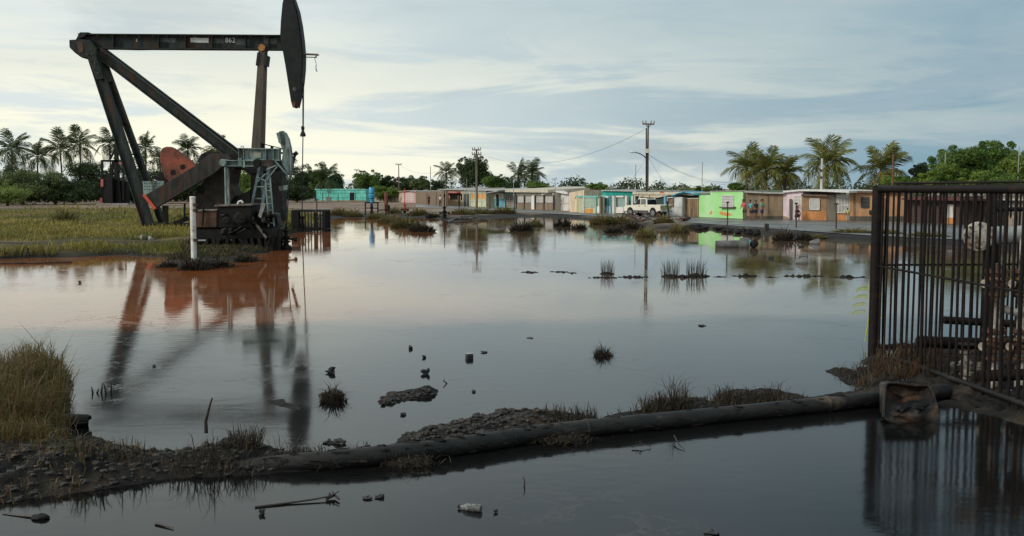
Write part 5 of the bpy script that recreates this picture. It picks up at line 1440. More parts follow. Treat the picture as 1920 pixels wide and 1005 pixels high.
MB().box(AT(1541.5, 366, 83.7), (0.3, 0.25, 0.45)).build('meter_box', flat('pole_concrete', (0.52,0.5,0.47)), p5)
for v in (320, 333):
    MB().box(AT(1540, v, 83.75), (0.16, 0.14, 0.2)).build('insulator_bracket', POLED, p5)
pole('brown bare pole before the broad palm', 1675, 289.5, 405, 96, 0.10, M('pole_red_brown', (0.19, 0.09, 0.06), (0.12, 0.06, 0.045)), (), 'pole', 'bare_pole')
for lb, u, vt, vb, Y, rd_ in (('thin radio mast left of the twin utility pole', 1192, 309, 362, 100, 0.035), ('thin radio mast above the banana plants', 1317, 304, 360, 100, 0.035), ('thin mast above the brown wall roofs', 807, 312, 360, 160, 0.06), ('short white mast above the cream shop', 875, 335, 358, 140, 0.045), ('thin mast rising from the great lush tree', 1773, 287, 330, 88, 0.05), ('thin mast at the right edge above the trees', 1911, 274, 330, 88, 0.04), ('small mast above the long low house', 963, 341, 358, 118, 0.04)):
    t_ = AT(u, vt, Y); b_ = Vector((t_.x, Y, RZ))
    tag(MB().tube([b_, t_], rd_, 6).build('radio_mast', CONCRETE), lb, 'mast')
ta = root('television_aerial', tuple(AT(1041, 358, 112)), 'small television aerial above the white gabled house', 'aerial')
MB().tube([AT(1041.5, 360, 112), AT(1040.5, 334, 112)], 0.04, 6).build('mast', CONCRETE, ta)
MB().bar(AT(1035, 337, 112), AT(1044, 334.5, 112), 0.04, 0.04).build('boom', CONCRETE, ta)
for k in range(4):
    a = AT(1036+2.4*k, 336.6-0.7*k, 112); MB().bar(a+Vector((0,0,-0.16)), a+Vector((0,0,0.16)), 0.03, 0.03).build('rod', CONCRETE, ta)
WIRE = flat('wire_grey', (0.06, 0.06, 0.06), 0.6)
def wire(label, a, b_, sag, rad=0.022, n=22):
    a, b_ = Vector(a), Vector(b_)
    pts = [a.lerp(b_, i/n) - Vector((0, 0, sag*4*(i/n)*(1-i/n))) for i in range(n+1)]
    tag(MB().tube(pts, rad, 5).build('power_wire', WIRE), label, 'wire', 'power wires')
wire('long sagging wire from the twin pole down to the double cross-arm pole', AT(1212, 241, Y1), AT(897, 287, Y2), 2.2, 0.013)
wire('wire from the double cross-arm pole to the slim far pole', AT(889, 289, Y2), AT(750, 309, 230), 2.2, 0.016)
wire('wire from the twin pole box to the palms', AT(1217, 290, Y1), AT(1404, 340, 102), 1.0, 0.012)
wire('second wire from the twin pole box toward the palms', AT(1217, 292, Y1), AT(1404, 347, 102), 0.9, 0.009)
wire('stay wire from the twin pole to the carport roof', AT(1217, 296, Y1), AT(1263, 358, Y1+3), 0.35, 0.011)
wire('stay wire from the twin pole down to the deep teal roof', AT(1211, 298, Y1), AT(1163, 356, Y1+3), 0.3, 0.009)
wire('wire from the pale concrete pole toward the leaning palm', AT(1540, 298, 84), AT(1492, 318, 100), 0.1, 0.012)

# ================================================================ pick-up truck
PAINT = M('champagne_paint', (0.76, 0.72, 0.62), (0.70, 0.66, 0.56), scale=2, rough=0.35, bump=0.0, coat=0.4)
TRIM = flat('truck_black_trim', (0.02, 0.02, 0.02), 0.5)
GLS = flat('truck_glass', (0.012, 0.014, 0.015), 0.08, bump=0.0)
CHR = flat('wheel_alloy', (0.55, 0.55, 0.54), 0.35, 0.6)
tk = root('pickup_truck', (0, 0, 0), 'pale gold double cab pickup truck parked before the carport', 'pickup truck')
def side_poly(pts, hw, name, mat, par, taper=None):
    """a body section: outline in x (forward) and z, spanning the width; taper pulls the upper edge in"""
    n = len(pts); vs = []
    for s_ in (-1, 1):
        for x, z in pts:
            k = hw - (max(0, z-1.12)*taper if taper else 0)
            vs.append((x, s_*k, z))
    fs = [tuple(range(n)), tuple(range(2*n-1, n-1, -1))] + [(i, n+i, n+(i+1) % n, (i+1) % n) for i in range(n)]
    return MB().add(vs, fs).build(name, mat, par, bevel=0.03)
def arch(cx, r_, z0):
    return [(cx + r_*math.cos(a), 0.42 + r_*math.sin(a)) for a in [math.pi*(k/8) for k in range(9)]]
FX, RX = 1.62, -1.55
low = [(-2.58,0.62),(-2.58,1.06),(-0.62,1.10),(1.0,1.12),(2.3,1.02),(2.52,0.86),(2.55,0.52),(FX+0.47,0.45)] + arch(FX, 0.47, 0) + [(FX-0.47,0.42),(RX+0.47,0.42)] + arch(RX, 0.47, 0) + [(RX-0.47,0.5)]
body = side_poly(low, 0.88, 'body', PAINT, tk)
cab = side_poly([(-0.72,1.08),(-0.62,1.62),(-0.45,1.74),(0.35,1.75),(0.62,1.66),(1.12,1.10)], 0.84, 'cab', PAINT, tk, 0.16)
for s_ in (-1, 1):
    def sp_(pts, nm, mat, par, d=0.012):
        vs = [(x, s_*(0.885 - max(0, z-1.12)*0.16 - (0.04 if z > 1.1 else 0.0)), z) for x, z in pts]
        return MB().prism(vs, (0, s_*d, 0)).build(nm, mat, par)
    d1 = sp_([(0.98,1.14),(0.62,1.60),(0.28,1.66),(0.24,1.14)], 'door_window', GLS, cab)
    d2 = sp_([(0.14,1.14),(0.16,1.66),(-0.42,1.66),(-0.52,1.50),(-0.52,1.14)], 'door_window', M('pale_glass', (0.16,0.17,0.17), (0.1,0.1,0.1), rough=0.15), cab)
    for x in (0.30, -0.48):
        MB().box((x, s_*0.895, 1.0), (0.16, 0.03, 0.05)).build('door_handle', TRIM, body)
    MB().box((0.2, s_*0.883, 0.52), (2.3, 0.02, 0.14)).build('sill_trim', TRIM, body)
    for cx in (FX, RX):
        w_ = MB().lathe((cx, s_*0.66, 0.37), [(0.30,-0.02),(0.37,0.02),(0.37,0.20),(0.30,0.235)], (0, s_, 0), 20).build('wheel', flat('tyre_black', (0.018,0.018,0.018), 0.85), tk)
        MB().lathe((cx, s_*0.895, 0.37), [(0.24,-0.02),(0.235,0.005),(0.10,-0.005),(0.06,0.02)], (0, s_, 0), 16).build('rim', CHR, w_)
    MB().box((-2.585, s_*0.80, 0.92), (0.05, 0.13, 0.26)).build('tail_light', flat('tail_red', (0.35,0.02,0.02), 0.3), body)
    MB().box((2.48, s_*0.70, 0.86), (0.1, 0.26, 0.16)).build('headlight', flat('lamp_pale', (0.7,0.72,0.72), 0.2), body)
    MB().rock((0.95, s_*1.0, 1.2), (0.08, 0.12, 0.1), 1, 1, 0.05).build('mirror', TRIM, cab)
MB().prism([(-0.735,-0.74,1.14),(-0.735,0.74,1.14),(-0.645,0.66,1.60),(-0.645,-0.66,1.60)], (-0.014,0,0)).build('rear_window', GLS, cab)
MB().box((-1.62, 0, 1.085), (1.72, 1.5, 0.02)).build('bed_shade', TRIM, tk)  # flat black panel on the closed body paints the dark inside of the bed
for s_ in (-1, 1):
    MB().box((-1.64, s_*0.83, 1.10), (1.84, 0.08, 0.07)).build('bed_rail', PAINT, tk)
MB().box((-2.57, 0, 1.07), (0.06, 1.7, 0.1)).build('tailgate_cap', PAINT, tk)
tg_ = MB().box((-2.595, 0, 0.86), (0.03, 1.42, 0.40)).build('tailgate', M('tailgate_olive', (0.30,0.29,0.19),(0.25,0.25,0.17), rough=0.4), tk)
MB().box((-2.62, 0, 1.0), (0.02, 0.22, 0.06)).build('handle', TRIM, tg_)
bmp = MB().box((-2.66, 0, 0.56), (0.2, 1.72, 0.15)).build('rear_bumper', M('bumper_grey', (0.34,0.34,0.31)), tk, bevel=0.02)
MB().box((-2.77, 0.05, 0.58), (0.012, 0.36, 0.13)).build('number_plate', flat('plate_white', (0.62,0.62,0.6)), bmp)
MB().box((2.56, 0, 0.52), (0.2, 1.7, 0.22)).build('front_bumper', M('bumper_grey', (0.34,0.34,0.31)), tk)
MB().prism([(1.10,-0.72,1.14),(1.10,0.72,1.14),(0.66,0.68,1.66),(0.66,-0.68,1.66)], (0.012,0,0.008)).build('windscreen', GLS, cab)
MB().box((0, 0, 0.42), (4.4, 1.2, 0.2)).build('chassis', TRIM, tk)
MB().box((-0.1, 0, 1.78), (0.9, 1.1, 0.03)).build('roof_rack', TRIM, cab)
q = G(1213, 406, RZ+0.03)
tk.location = q; tk.rotation_euler = (0, 0, math.atan2(0.75, -0.66)); tk.scale = (0.84, 0.84, 0.95)

# ================================================================ people
SKIN = M('skin_brown', (0.24, 0.125, 0.075), (0.20, 0.10, 0.06), rough=0.6, bump=0.0)
HAIRM = flat('hair_black', (0.012, 0.010, 0.009), 0.6)
def skin_chain(name, chains, mat, par, sub=2):
    """chains: lists of (x,y,z,r); points that coincide are welded so the body is one surface"""
    me = bpy.data.meshes.new(name); vs = []; es = []; rs = []; key = {}
    for ch in chains:
        last = None
        for x, y, z, r_ in ch:
            k = (round(x, 3), round(y, 3), round(z, 3))
            if k not in key:
                key[k] = len(vs); vs.append((x, y, z)); rs.append(r_)
            if last is not None and last != key[k]: es.append((last, key[k]))
            last = key[k]
    me.from_pydata(vs, es, [])
    o = bpy.data.objects.new(name, me); COL.objects.link(o)
    m_ = o.modifiers.new('skin', 'SKIN'); m_.use_smooth_shade = True
    for i, sv in enumerate(me.skin_vertices[0].data):
        sv.radius = (rs[i], rs[i]); sv.use_root = (i == 0)
    s_ = o.modifiers.new('sub', 'SUBSURF'); s_.levels = sub; s_.render_levels = sub
    dg = bpy.context.evaluated_depsgraph_get()
    m2 = bpy.data.meshes.new_from_object(o.evaluated_get(dg))
    bpy.data.objects.remove(o)
    m2.name = name; m2.materials.clear(); m2.materials.append(mat)
    o2 = bpy.data.objects.new(name, m2); COL.objects.link(o2); o2.parent = par
    return o2
def person(label, loc, face, H=1.65, shirt=(0.5,0.5,0.5), short=(0.05,0.05,0.08), pose='stand', hair='short', long_leg=False, shoe=(0.3,0.1,0.08)):
    """upright figure facing -y before it is turned; units are parts of the height"""
    r = root('person', tuple(loc), label, 'person', 'people before the houses')
    s_ = H
    lean = {'stand': 0.0, 'bend': 0.10, 'arms': 0.02, 'child': 0.0, 'crouch': 0.08}[pose]
    def P_(x, y, z, rr): return (x*s_, y*s_, z*s_, rr*s_)
    if pose == 'crouch':
        hipz, kn, an = 0.20, (0.09, -0.20, 0.30), (0.10, -0.07, 0.03)
        dz = 0.30
    else:
        hipz, dz = 0.52, 0.0
    cx = -lean
    top = hipz + 0.30
    neck = P_(0, cx, top+0.02, 0.032); chest = P_(0, cx*0.7, hipz+0.22, 0.075); belly = P_(0, cx*0.3, hipz+0.10, 0.068); hip = P_(0, 0, hipz, 0.072)
    head0 = P_(0, cx*1.15-0.005, top+0.075, 0.048); head1 = P_(0, cx*1.2-0.008, top+0.125, 0.052); head2 = P_(0, cx*1.2, top+0.165, 0.034)
    nose = P_(0, cx*1.2-0.066, top+0.105, 0.010)
    ch = [[hip, belly, chest, neck, head0, head1, head2], [head0, nose]]
    sh = []
    for k in (-1, 1):
        s0 = P_(0.10*k, cx*0.85, top-0.035, 0.036)
        if pose == 'arms':
            el = P_(0.135*k, cx-0.03, top-0.19, 0.027); wr = P_(0.02*k, cx-0.115, top-0.17, 0.02); hd = P_(-0.03*k, cx-0.125, top-0.165, 0.018)
        elif pose == 'bend':
            el = P_(0.15*k, cx+0.03, top-0.17, 0.027); wr = P_(0.10*k, cx-0.09, top-0.25, 0.02); hd = P_(0.08*k, cx-0.13, top-0.27, 0.018)
        elif pose == 'crouch':
            el = P_(0.14*k, cx-0.06, top-0.17, 0.027); wr = P_(0.06*k, cx-0.17, top-0.14, 0.02); hd = P_(0.04*k, cx-0.20, top-0.13, 0.018)
        else:
            el = P_(0.135*k, cx+0.01, top-0.20, 0.027); wr = P_(0.14*k, cx-0.02, top-0.34, 0.02); hd = P_(0.14*k, cx-0.03, top-0.39, 0.018)
        ch.append([chest, s0, el, wr, hd])
        th = P_(hd[0]/s_ - 0.018*k, hd[1]/s_-0.012, hd[2]/s_+0.006, 0.007)
        ch.append([hd, th])
        for fi in (-0.012, -0.004, 0.004, 0.012):
            ch.append([hd, P_(hd[0]/s_+fi, hd[1]/s_-0.02, hd[2]/s_-0.03, 0.006)])
        sh.append([chest, s0, P_((s0[0]+el[0])/2/s_, (s0[1]+el[1])/2/s_, (s0[2]+el[2])/2/s_, 0.042)])
        h0 = P_(0.055*k, 0, hipz-0.03, 0.06)
        if pose == 'crouch':
            kn_ = P_(kn[0]*k, kn[1], kn[2], 0.042); an_ = P_(an[0]*k, an[1], an[2]+0.03, 0.026)
        else:
            st = 0.03*k if pose == 'stand' else 0.012*k
            kn_ = P_(0.06*k, -0.012+st*0.5, 0.285, 0.04); an_ = P_(0.06*k, 0.01+st, 0.04, 0.025)
        ft = P_(an_[0]/s_, an_[1]/s_-0.085, 0.015, 0.022)
        hl = P_(an_[0]/s_, an_[1]/s_+0.01, 0.018, 0.024)
        ch.append([hip, h0, kn_, an_, hl, ft])
        if long_leg:
            sl = [hip, h0, kn_, (an_[0], an_[1], an_[2]+0.02*s_, 0.036*s_)]
        else:
            mid = P_((h0[0]*0.15+kn_[0]*0.85)/s_, (h0[1]*0.15+kn_[1]*0.85)/s_, (h0[2]*0.15+kn_[2]*0.85)/s_, 0.056)
            sl = [hip, h0, mid]
        sl = [(x, y, z, rr*1.16) for x, y, z, rr in sl]
        skin_chain('trousers' if long_leg else 'shorts', [sl], flat('cloth_%s' % str(short), short, 0.9), r, 1)
        MB().rock((ft[0], ft[1]+0.03*s_, 0.016*s_), (0.028*s_, 0.075*s_, 0.018*s_), 1, 2, 0.0).build('shoe', flat('shoe_%s' % str(shoe), shoe, 0.8), r)
    skin_chain('body', ch, SKIN, r, 2)
    tors = [(hip[0], hip[1], hip[2]-0.01*s_, 0.082*s_), (*belly[:3], 0.082*s_), (*chest[:3], 0.088*s_), (neck[0], neck[1], neck[2]-0.02*s_, 0.045*s_)]
    sh2 = [[(*chest[:3], 0.088*s_), (*c_[1][:3], 0.046*s_), c_[2]] for c_ in sh]
    skin_chain('shirt', [tors] + sh2, flat('cloth_%s' % str(shirt), shirt, 0.9), r, 1)
    hc = Vector(head1[:3])
    mb = MB().rock(hc + Vector((0, 0.016*s_, 0.022*s_)), (0.060*s_, 0.062*s_, 0.055*s_), 3, 2, 0.08)
    if hair == 'tied':
        mb.rock(hc + Vector((0, 0.075*s_, 0.0)), (0.03*s_, 0.035*s_, 0.04*s_), 4, 1, 0.1)
    mb.build('hair', HAIRM, None).parent = r
    for k in (-1, 1):
        MB().rock(hc + Vector((0.02*k*s_, -0.05*s_, -0.008*s_)), (0.007*s_, 0.005*s_, 0.005*s_), 1, 1, 0.0).build('eye', HAIRM, None).parent = r
    r.rotation_euler = (0, 0, face)
    return r
gz_ = RZ+0.03
person('person in pink shirt standing behind the one in teal', G(1402, 411.8, gz_)+Vector((-0.15,0.5,0)), -0.9, 1.62, (0.75,0.12,0.16), (0.08,0.06,0.06), 'bend')
person('person in white and teal shirt leaning forward beside the pink shirt', G(1409, 412.8, gz_), -1.0, 1.60, (0.10,0.42,0.46), (0.035,0.03,0.035), 'bend', shoe=(0.5,0.3,0.22))
person('person in green shirt and blue shorts with folded arms', G(1428, 412.8, gz_), 0.9, 1.66, (0.10,0.45,0.27), (0.03,0.04,0.16), 'arms', 'tied', shoe=(0.5,0.1,0.1))
person('person in dark clothes partly behind the group of three', G(1419, 411.2, gz_)+Vector((0,0.4,0)), 0.2, 1.55, (0.03,0.03,0.035), (0.03,0.05,0.09), 'stand')
person('person crouching by the pale pink house', G(1493, 412.6, gz_), 0.3, 1.6, (0.03,0.028,0.03), (0.03,0.03,0.035), 'crouch')
person('small child in yellow top by the white bar gate', G(1589, 415.2, gz_), 0.2, 1.02, (0.66,0.68,0.16), (0.45,0.45,0.42), 'child', long_leg=True, shoe=(0.4,0.2,0.15))
person('far person in dark red before the brown wall', G(804, 384.5, gz_), 0.6, 1.5, (0.10,0.02,0.03), (0.06,0.02,0.03), 'stand', long_leg=True)
person('far person in white shirt before the brown wall', G(825.5, 387, gz_), -0.3, 1.6, (0.7,0.66,0.62), (0.03,0.03,0.035), 'stand', long_leg=True)
# the dark motorcycle-like heap and fallen trunk behind the group
lg = root('fallen_trunk', tuple(G(1455, 411.5, RZ)), 'dark red fallen trunk lying before the weathered brown house', 'log')
MB().tube([G(1436, 410.5, RZ)+Vector((0,0.4,.25)), G(1455, 411, RZ)+Vector((0,0.4,.3)), G(1470, 411.5, RZ)+Vector((0,.4,.38)), G(1478, 411.5, RZ)+Vector((0,.4,.3))], [0.22, 0.34, 0.36, 0.22], 9).build('trunk', M('red_brown_log', (0.085,0.035,0.03),(0.04,0.022,0.02), bump=0.5), lg, smooth=True)
tree('small yellow green shrub behind the fallen trunk', 1452, 398, 9, 7, 84.5, LLIGHT, 500, 0.14, 6, 'shrub', 'shrub')
wb_ = root('leaning_wheelbarrow', tuple(G(1420, 410, RZ)), 'dark red wheelbarrow tipped against the brown wall', 'wheelbarrow')
q = G(1420, 410, RZ) + Vector((0, 0.9, 0))
MB().bar(q+Vector((-0.5,0,1.35)), q+Vector((0.35,0,0.55)), 0.1, 0.5).build('tray', flat('barrow_red', (0.22,0.04,0.05)), wb_)
MB().bar(q+Vector((-0.1,0,1.7)), q+Vector((0.3,0,0.3)), 0.05, 0.06).build('handle', OILBLACK, wb_)
MB().lathe(q+Vector((0.35,-0.05,0.22)), [(0.2,0),(0.22,0.04),(0.2,0.08)], (0,1,0), 14).build('wheel', OILBLACK, wb_)

# ================================================================ T posts along the water
def tpost(label, u, vt, vb, bar=3.5, mat=POLED, slant=0, rad=0.045, z=0.1):
    b_ = G(u, vb, z); t_ = AT(u+slant, vt, b_.y)
    r = root('slim_post', tuple(b_), label, 'post', 'slim posts by the water')
    MB().tube([b_ - Vector((0,0,.35)), t_], rad, 7).build('shaft', mat, r)
    if bar:
        k = bar*b_.y/FPX
        MB().bar(t_+Vector((-k,0,-0.05)), t_+Vector((k,0,-0.05)), 0.09, 0.09).build('cross_bar', mat, r)
    return r
RDK = M('post_dark_red', (0.10, 0.028, 0.03), (0.045, 0.02, 0.02), rough=0.7)
tpost('slim black T post in water before the lime house', 1363.5, 378, 448, 2.5, POLED, 1, 0.035, 0)
tpost('slim T post on the verge before the orange block house', 1493, 380, 431, 3.0, POLED)
tpost('slim dark red T post before the white bar gate', 1568, 381, 435, 4.0, RDK)
tpost('thick short dark post leaning by the grey block wall', 1551, 377, 413, 0, POLED, -3, 0.16, RZ)
tpost('short dark stake before the pale pink house', 1482, 373, 412, 0, GREYWOOD, 0, 0.1, RZ)
tpost('dark leaning post right of the pickup', 1256, 377, 413, 0, POLED, -5.5, 0.075)
tpost('short post on the bank before the blue fronted house', 918.5, 369, 392, 0, POLED, 0, 0.07, RZ)
tpost('second short post on the bank before the blue fronted house', 933, 386, 394, 0, POLED, 0, 0.07, RZ)
tpost('third short post on the bank before the blue fronted house', 948, 369, 396, 0, POLED, 0, 0.07, RZ)
tpost('fourth short post on the bank before the blue fronted house', 964, 369, 399, 0, POLED, 0, 0.07, RZ)
tpost('thin stake before the orange door shop', 861, 374, 391, 0, POLED, 0, 0.06, RZ)
tpost('dark post stub in the verge before the group of people', 1435, 419, 434, 0, POLED, 1, 0.09, 0.1)
tpost('second dark post stub in the verge before the group of people', 1440, 420, 434, 0, POLED, -1, 0.09, 0.1)
tpost('angled dark stand pipe right of the low bar cage', 594, 373, 394, 4.5, POLED, 0, 0.07, 0.2)

# ---- wells on the far bank
well_tree('wellhead', 'red topped wellhead on the far bank before the pink house', 759, 404, 353, 103, OILBLACK, True, flat('wellhead_red', (0.62,0.10,0.05)), 0.6)
well_tree('wellhead', 'black wellhead with side valve standing at the far water edge', 833.5, 412, 358, 90, OILBLACK, True, None, 0.7)
# ---- blue pump on a pipe frame
Yk = 100.0
pf = root('pipe_frame', tuple(AT(715, 402, Yk)), 'black square pipe frame with blue cylinder tank on top', 'pipe frame')
for u in (685, 708.5, 723.5):
    MB().bar(AT(u, 380 if u < 720 else 384, Yk), AT(u, 404, Yk), 0.12, 0.12).build('frame_post', OILBLACK, pf)
MB().bar(AT(684, 380, Yk), AT(711, 380, Yk), 0.14, 0.14).build('frame_rail', OILBLACK, pf)
MB().bar(AT(708, 394, Yk), AT(728, 393, Yk), 0.10, 0.10).build('frame_rail', OILBLACK, pf)
MB().bar(AT(685, 390, Yk), AT(709, 390.5, Yk), 0.08, 0.08).build('frame_rail', OILBLACK, pf)
for v in (387, 392):
    MB().lathe(AT(729, v, Yk), [(0.15,-0.1),(0.18,0.0),(0.15,0.1)], (1,0,0), 10).build('valve', OILBLACK, pf)
MB().lathe(AT(697, 380, Yk), [(0.16,0.0),(0.16,0.35),(0.10,0.4),(0.28,0.45),(0.32,0.6),(0.32,0.78),(0.2,0.85),(0.2,0.9),(0.27,0.95),(0.27,1.45),(0.2,1.55)], n=14).build('blue_tank', flat('tank_blue', (0.06,0.36,0.60), 0.4), pf, smooth=True)
MB().lathe(AT(697, 402, Yk), [(0.12,0),(0.2,0.25),(0.1,0.5),(0.16,0.7),(0.09,1.1)], n=10).build('stem_valve', OILBLACK, pf)
tag(MB().tube([AT(724, 398, 102), AT(724, 360, 102)], [0.22, 0.18], 10).build('rusty_pillar', M('pillar_rust', (0.25,0.08,0.05),(0.14,0.05,0.035))), 'rust red pillar beside the blue tank frame', 'pillar')

# ---- driftwood before the pick-up and elsewhere
def driftwood(label, pts, rad, seed, name='driftwood', twigs=5, mat=DARKWOOD, group='driftwood'):
    g = random.Random(seed); P3 = [Vector(p) for p in pts]
    r = root(name, tuple(P3[0]), label, 'driftwood', group)
    rr = [rad*(1-0.6*i/(len(P3)-1)) for i in range(len(P3))]
    MB().tube(P3, rr, 7).build('limb', mat, r)
    L_ = (P3[-1]-P3[0]).length
    for k in range(twigs):
        t_ = g.uniform(0.2, 0.95)*(len(P3)-1); i = int(t_); b_ = P3[i].lerp(P3[min(i+1, len(P3)-1)], t_-i)
        d = Vector((g.uniform(-1,1), g.uniform(-.5,.5), g.uniform(0.1,0.7)))*min(L_, 2.2)*g.uniform(.12,.35)
        MB().tube([b_, b_+d*.5+Vector((0,0,.03)), b_+d], [rad*.5, rad*.35, rad*.15], 5).build('twig', mat, r)
    return r
REDW = M('reddish_driftwood', (0.12,0.05,0.035),(0.05,0.03,0.025), bump=0.4)
driftwood('dark branch propped up before the pickup front wheel', [G(1166,414,.1), G(1176,409,.3)+Vector((0,0,.25)), G(1187,404,.5)+Vector((0,0,.2))], 0.16, 1, twigs=6)
driftwood('reddish branch heap under the pickup doors', [G(1178,400,.5), G(1190,409,.35), G(1205,415,.2)], 0.15, 2, mat=REDW, twigs=9)
driftwood('dark branch under the pickup rear wheel', [G(1204,398,.6), G(1215,408,.4), G(1222,414,.2)], 0.13, 3, twigs=5)
driftwood('reddish root right of the pickup branch heap', [G(1222,412,.1), G(1232,406,.4), G(1236,402,.5)], 0.16, 4, mat=REDW, twigs=5)
driftwood('thick red brown log right of the leaning post', [G(1268,414,.2), G(1282,413,.35), G(1294,409,.45)], 0.22, 5, mat=REDW, twigs=4)
driftwood('tangled dark branches in water beside the black wellhead', [G(838,417,.05), G(850,412,.15), G(866,411,.15), G(885,412,.1)], 0.13, 6, twigs=9)
driftwood('bare dead branch lying in water right of the black wellhead', [G(880,410,.1), G(893,406,.35), G(900,412,.1), G(915,413,.05)], 0.10, 7, twigs=5)
driftwood('long dark plank on the bank before the cream houses', [G(873,394,.28), G(892,394.5,.3)], 0.13, 8, twigs=1)
driftwood('thin dead shrub left of the rear pump jack leg', [G(268,402,.3), G(274,398,.5), G(276,392,.9)], 0.08, 9, twigs=9)
driftwood('forked twig at the foot of the rear pump jack leg', [G(289,424,.2), G(281,416,.5), G(278,411,.75)], 0.06, 10, twigs=3)
# black litter along the bank before the lime house
mb = MB()
for k in range(70):
    u = random.uniform(1285, 1425); v = 419 + (u-1285)*0.09 + random.uniform(-1, 8)
    mb.rock(G(u, v, 0.10), (random.uniform(.1,.4), random.uniform(.1,.3), random.uniform(.04,.16)), k, 1, .7)
tag(mb.build('rubble', BANKMUD), 'black oily rubble heaped on the bank before the lime house', 'rubble', kind='stuff')

# ================================================================ the barred cage at the right
BARM = M('rusty_black_bar', (0.006, 0.005, 0.005), (0.014, 0.008, 0.007), scale=6, rough=0.65, spec=0.2, bump=0.3, c3=(0.038, 0.016, 0.011), s3=5, lo3=0.57, hi3=0.72)
P0 = G(1637, 668, 0.0)
DX, DY = 0.083, -1.0                                   # the near side runs towards the viewer
def cg(s_, z):  return Vector((P0.x + DX*s_, P0.y + DY*s_, z))
def cb(s_, z):  return Vector((P0.x + s_, P0.y + 0.02*s_, z))      # the far side runs away to the right
TOPZ = 2.79
cage = root('steel_cage', (P0.x, P0.y, 0), 'tall rusty black bar cage standing in oil around white valves', 'cage')
MB().tube([cg(0, -0.3), cg(0, TOPZ+0.05)], 0.088, 14).build('corner_post', BARM, cage, smooth=True)
MB().tube([cg(0.0, TOPZ), cg(6.2, TOPZ)], 0.060, 12).build('top_rail', BARM, cage, smooth=True)
MB().tube([cg(0.6, TOPZ+0.09), cg(6.2, TOPZ+0.09)], 0.02, 6).build('top_wire', BARM, cage)
MB().tube([cb(0.0, TOPZ-0.02), cb(5.0, TOPZ-0.02)], 0.045, 12).build('top_rail', BARM, cage, smooth=True)
MB().tube([cg(0, 1.52), cg(6.2, 1.50)], 0.018, 8).build('middle_rail', BARM, cage, smooth=True)
MB().tube([cb(0, 1.53), cb(5.0, 1.55)], 0.018, 8).build('middle_rail', BARM, cage, smooth=True)
MB().tube([cg(0.75, 0.10), cg(6.2, 0.12)], 0.045, 12).build('bottom_rail', M('oily_rail_pipe', (0.012,0.011,0.011), (0.006,0.006,0.006), scale=5, rough=0.5, spec=0.2, c3=(0.035,0.025,0.02)), cage, smooth=True)
MB().tube([cb(0, 0.16), cb(5.0, 0.16)], 0.04, 8).build('bottom_rail', BARM, cage, smooth=True)
g = random.Random(5)
s_ = 0.19
while s_ < 6.1:
    rad = g.choice((0.016, 0.018, 0.021, 0.027)); lean = g.uniform(-0.03, 0.03)
    MB().tube([cg(s_, -0.05 if s_ > 0.8 else -0.2), cg(s_+lean, 1.4), cg(s_+lean*0.3, TOPZ)], rad, 8).build('bar', BARM, cage, smooth=True)
    s_ += g.uniform(0.12, 0.21)
s_ = 0.16
while s_ < 4.9:
    rad = g.choice((0.015, 0.018, 0.022))
    MB().tube([cb(s_, -0.05), cb(s_+g.uniform(-.02,.02), 1.4), cb(s_, TOPZ)], rad, 8).build('bar', BARM, cage, smooth=True)
    s_ += g.uniform(0.15, 0.22)
for k in (1.9, 3.6):
    MB().tube([cb(k, -0.2), cb(k, TOPZ)], 0.06, 10).build('post', BARM, cage, smooth=True)
MB().tube([cb(1.9, 2.45), cb(5.0, 2.47)], 0.035, 8).build('upper_rail', BARM, cage)

MB().tube([cg(6.2, -0.3), cg(6.2, TOPZ+0.05)], 0.088, 14).build('corner_post', BARM, cage, smooth=True)
for z in (TOPZ, 1.5):
    MB().tube([cg(6.2, z), cg(6.2, z)+Vector((4.5, 0.1, 0))], 0.05, 10).build('end_rail', BARM, cage, smooth=True)
# ---- valves and pipes inside
WV = M('white_valve_paint', (0.52,0.51,0.46), (0.26,0.22,0.18), scale=6, rough=0.5, c3=(0.07,0.04,0.025), s3=4, lo3=0.50, hi3=0.62)
RV = M('rusty_valve', (0.13,0.06,0.03), (0.045,0.025,0.018), scale=9, rough=0.6, bump=0.4, c3=(0.36,0.28,0.15), s3=6, lo3=0.60, hi3=0.70)
Yv = 14.6
fl = root('flanged_pipe', tuple(AT(1836, 443, Yv)), 'grey white pipe ending in a round bolted blind flange', 'pipe')
fc = AT(1835, 443, Yv); fn = Vector((-0.42, -0.9, 0.05)).normalized()
MB().lathe(fc, [(0.21,-0.055),(0.215,-0.05),(0.215,-0.005),(0.205,0.0)], tuple(fn), 28).build('blind_flange', WV, fl, smooth=True)
MB().lathe(fc - fn*0.065, [(0.21,-0.05),(0.215,-0.045),(0.215,-0.005)], tuple(fn), 28).build('flange', WV, fl, smooth=True)
q_ = Vector((0,0,1)).rotation_difference(fn)
for k in range(8):
    a = k*math.pi/4 + 0.3; c = fc + q_ @ Vector((0.17*math.cos(a), 0.17*math.sin(a), -0.13))
    MB().lathe(c, [(0.024,0),(0.024,0.18)], tuple(fn), 6).build('bolt', RV, fl)
MB().tube([fc - fn*0.1, fc - fn*0.22 + Vector((0.10, 0, 0)), fc + Vector((0.42, 0.26, 0.0)), fc + Vector((1.6, 0.3, 0.04))], 0.135, 16).build('pipe', M('grey_pipe', (0.42,0.42,0.40),(0.28,0.26,0.24), scale=4, rough=0.5, c3=(0.1,0.07,0.05)), fl, smooth=True)
MB().tube([fc + Vector((0.60, 0.26, 0.1)), fc + Vector((0.60, 0.26, 0.26))], 0.03, 8).build('nipple', WV, fl)
col = AT(1858, 500, 14.9)
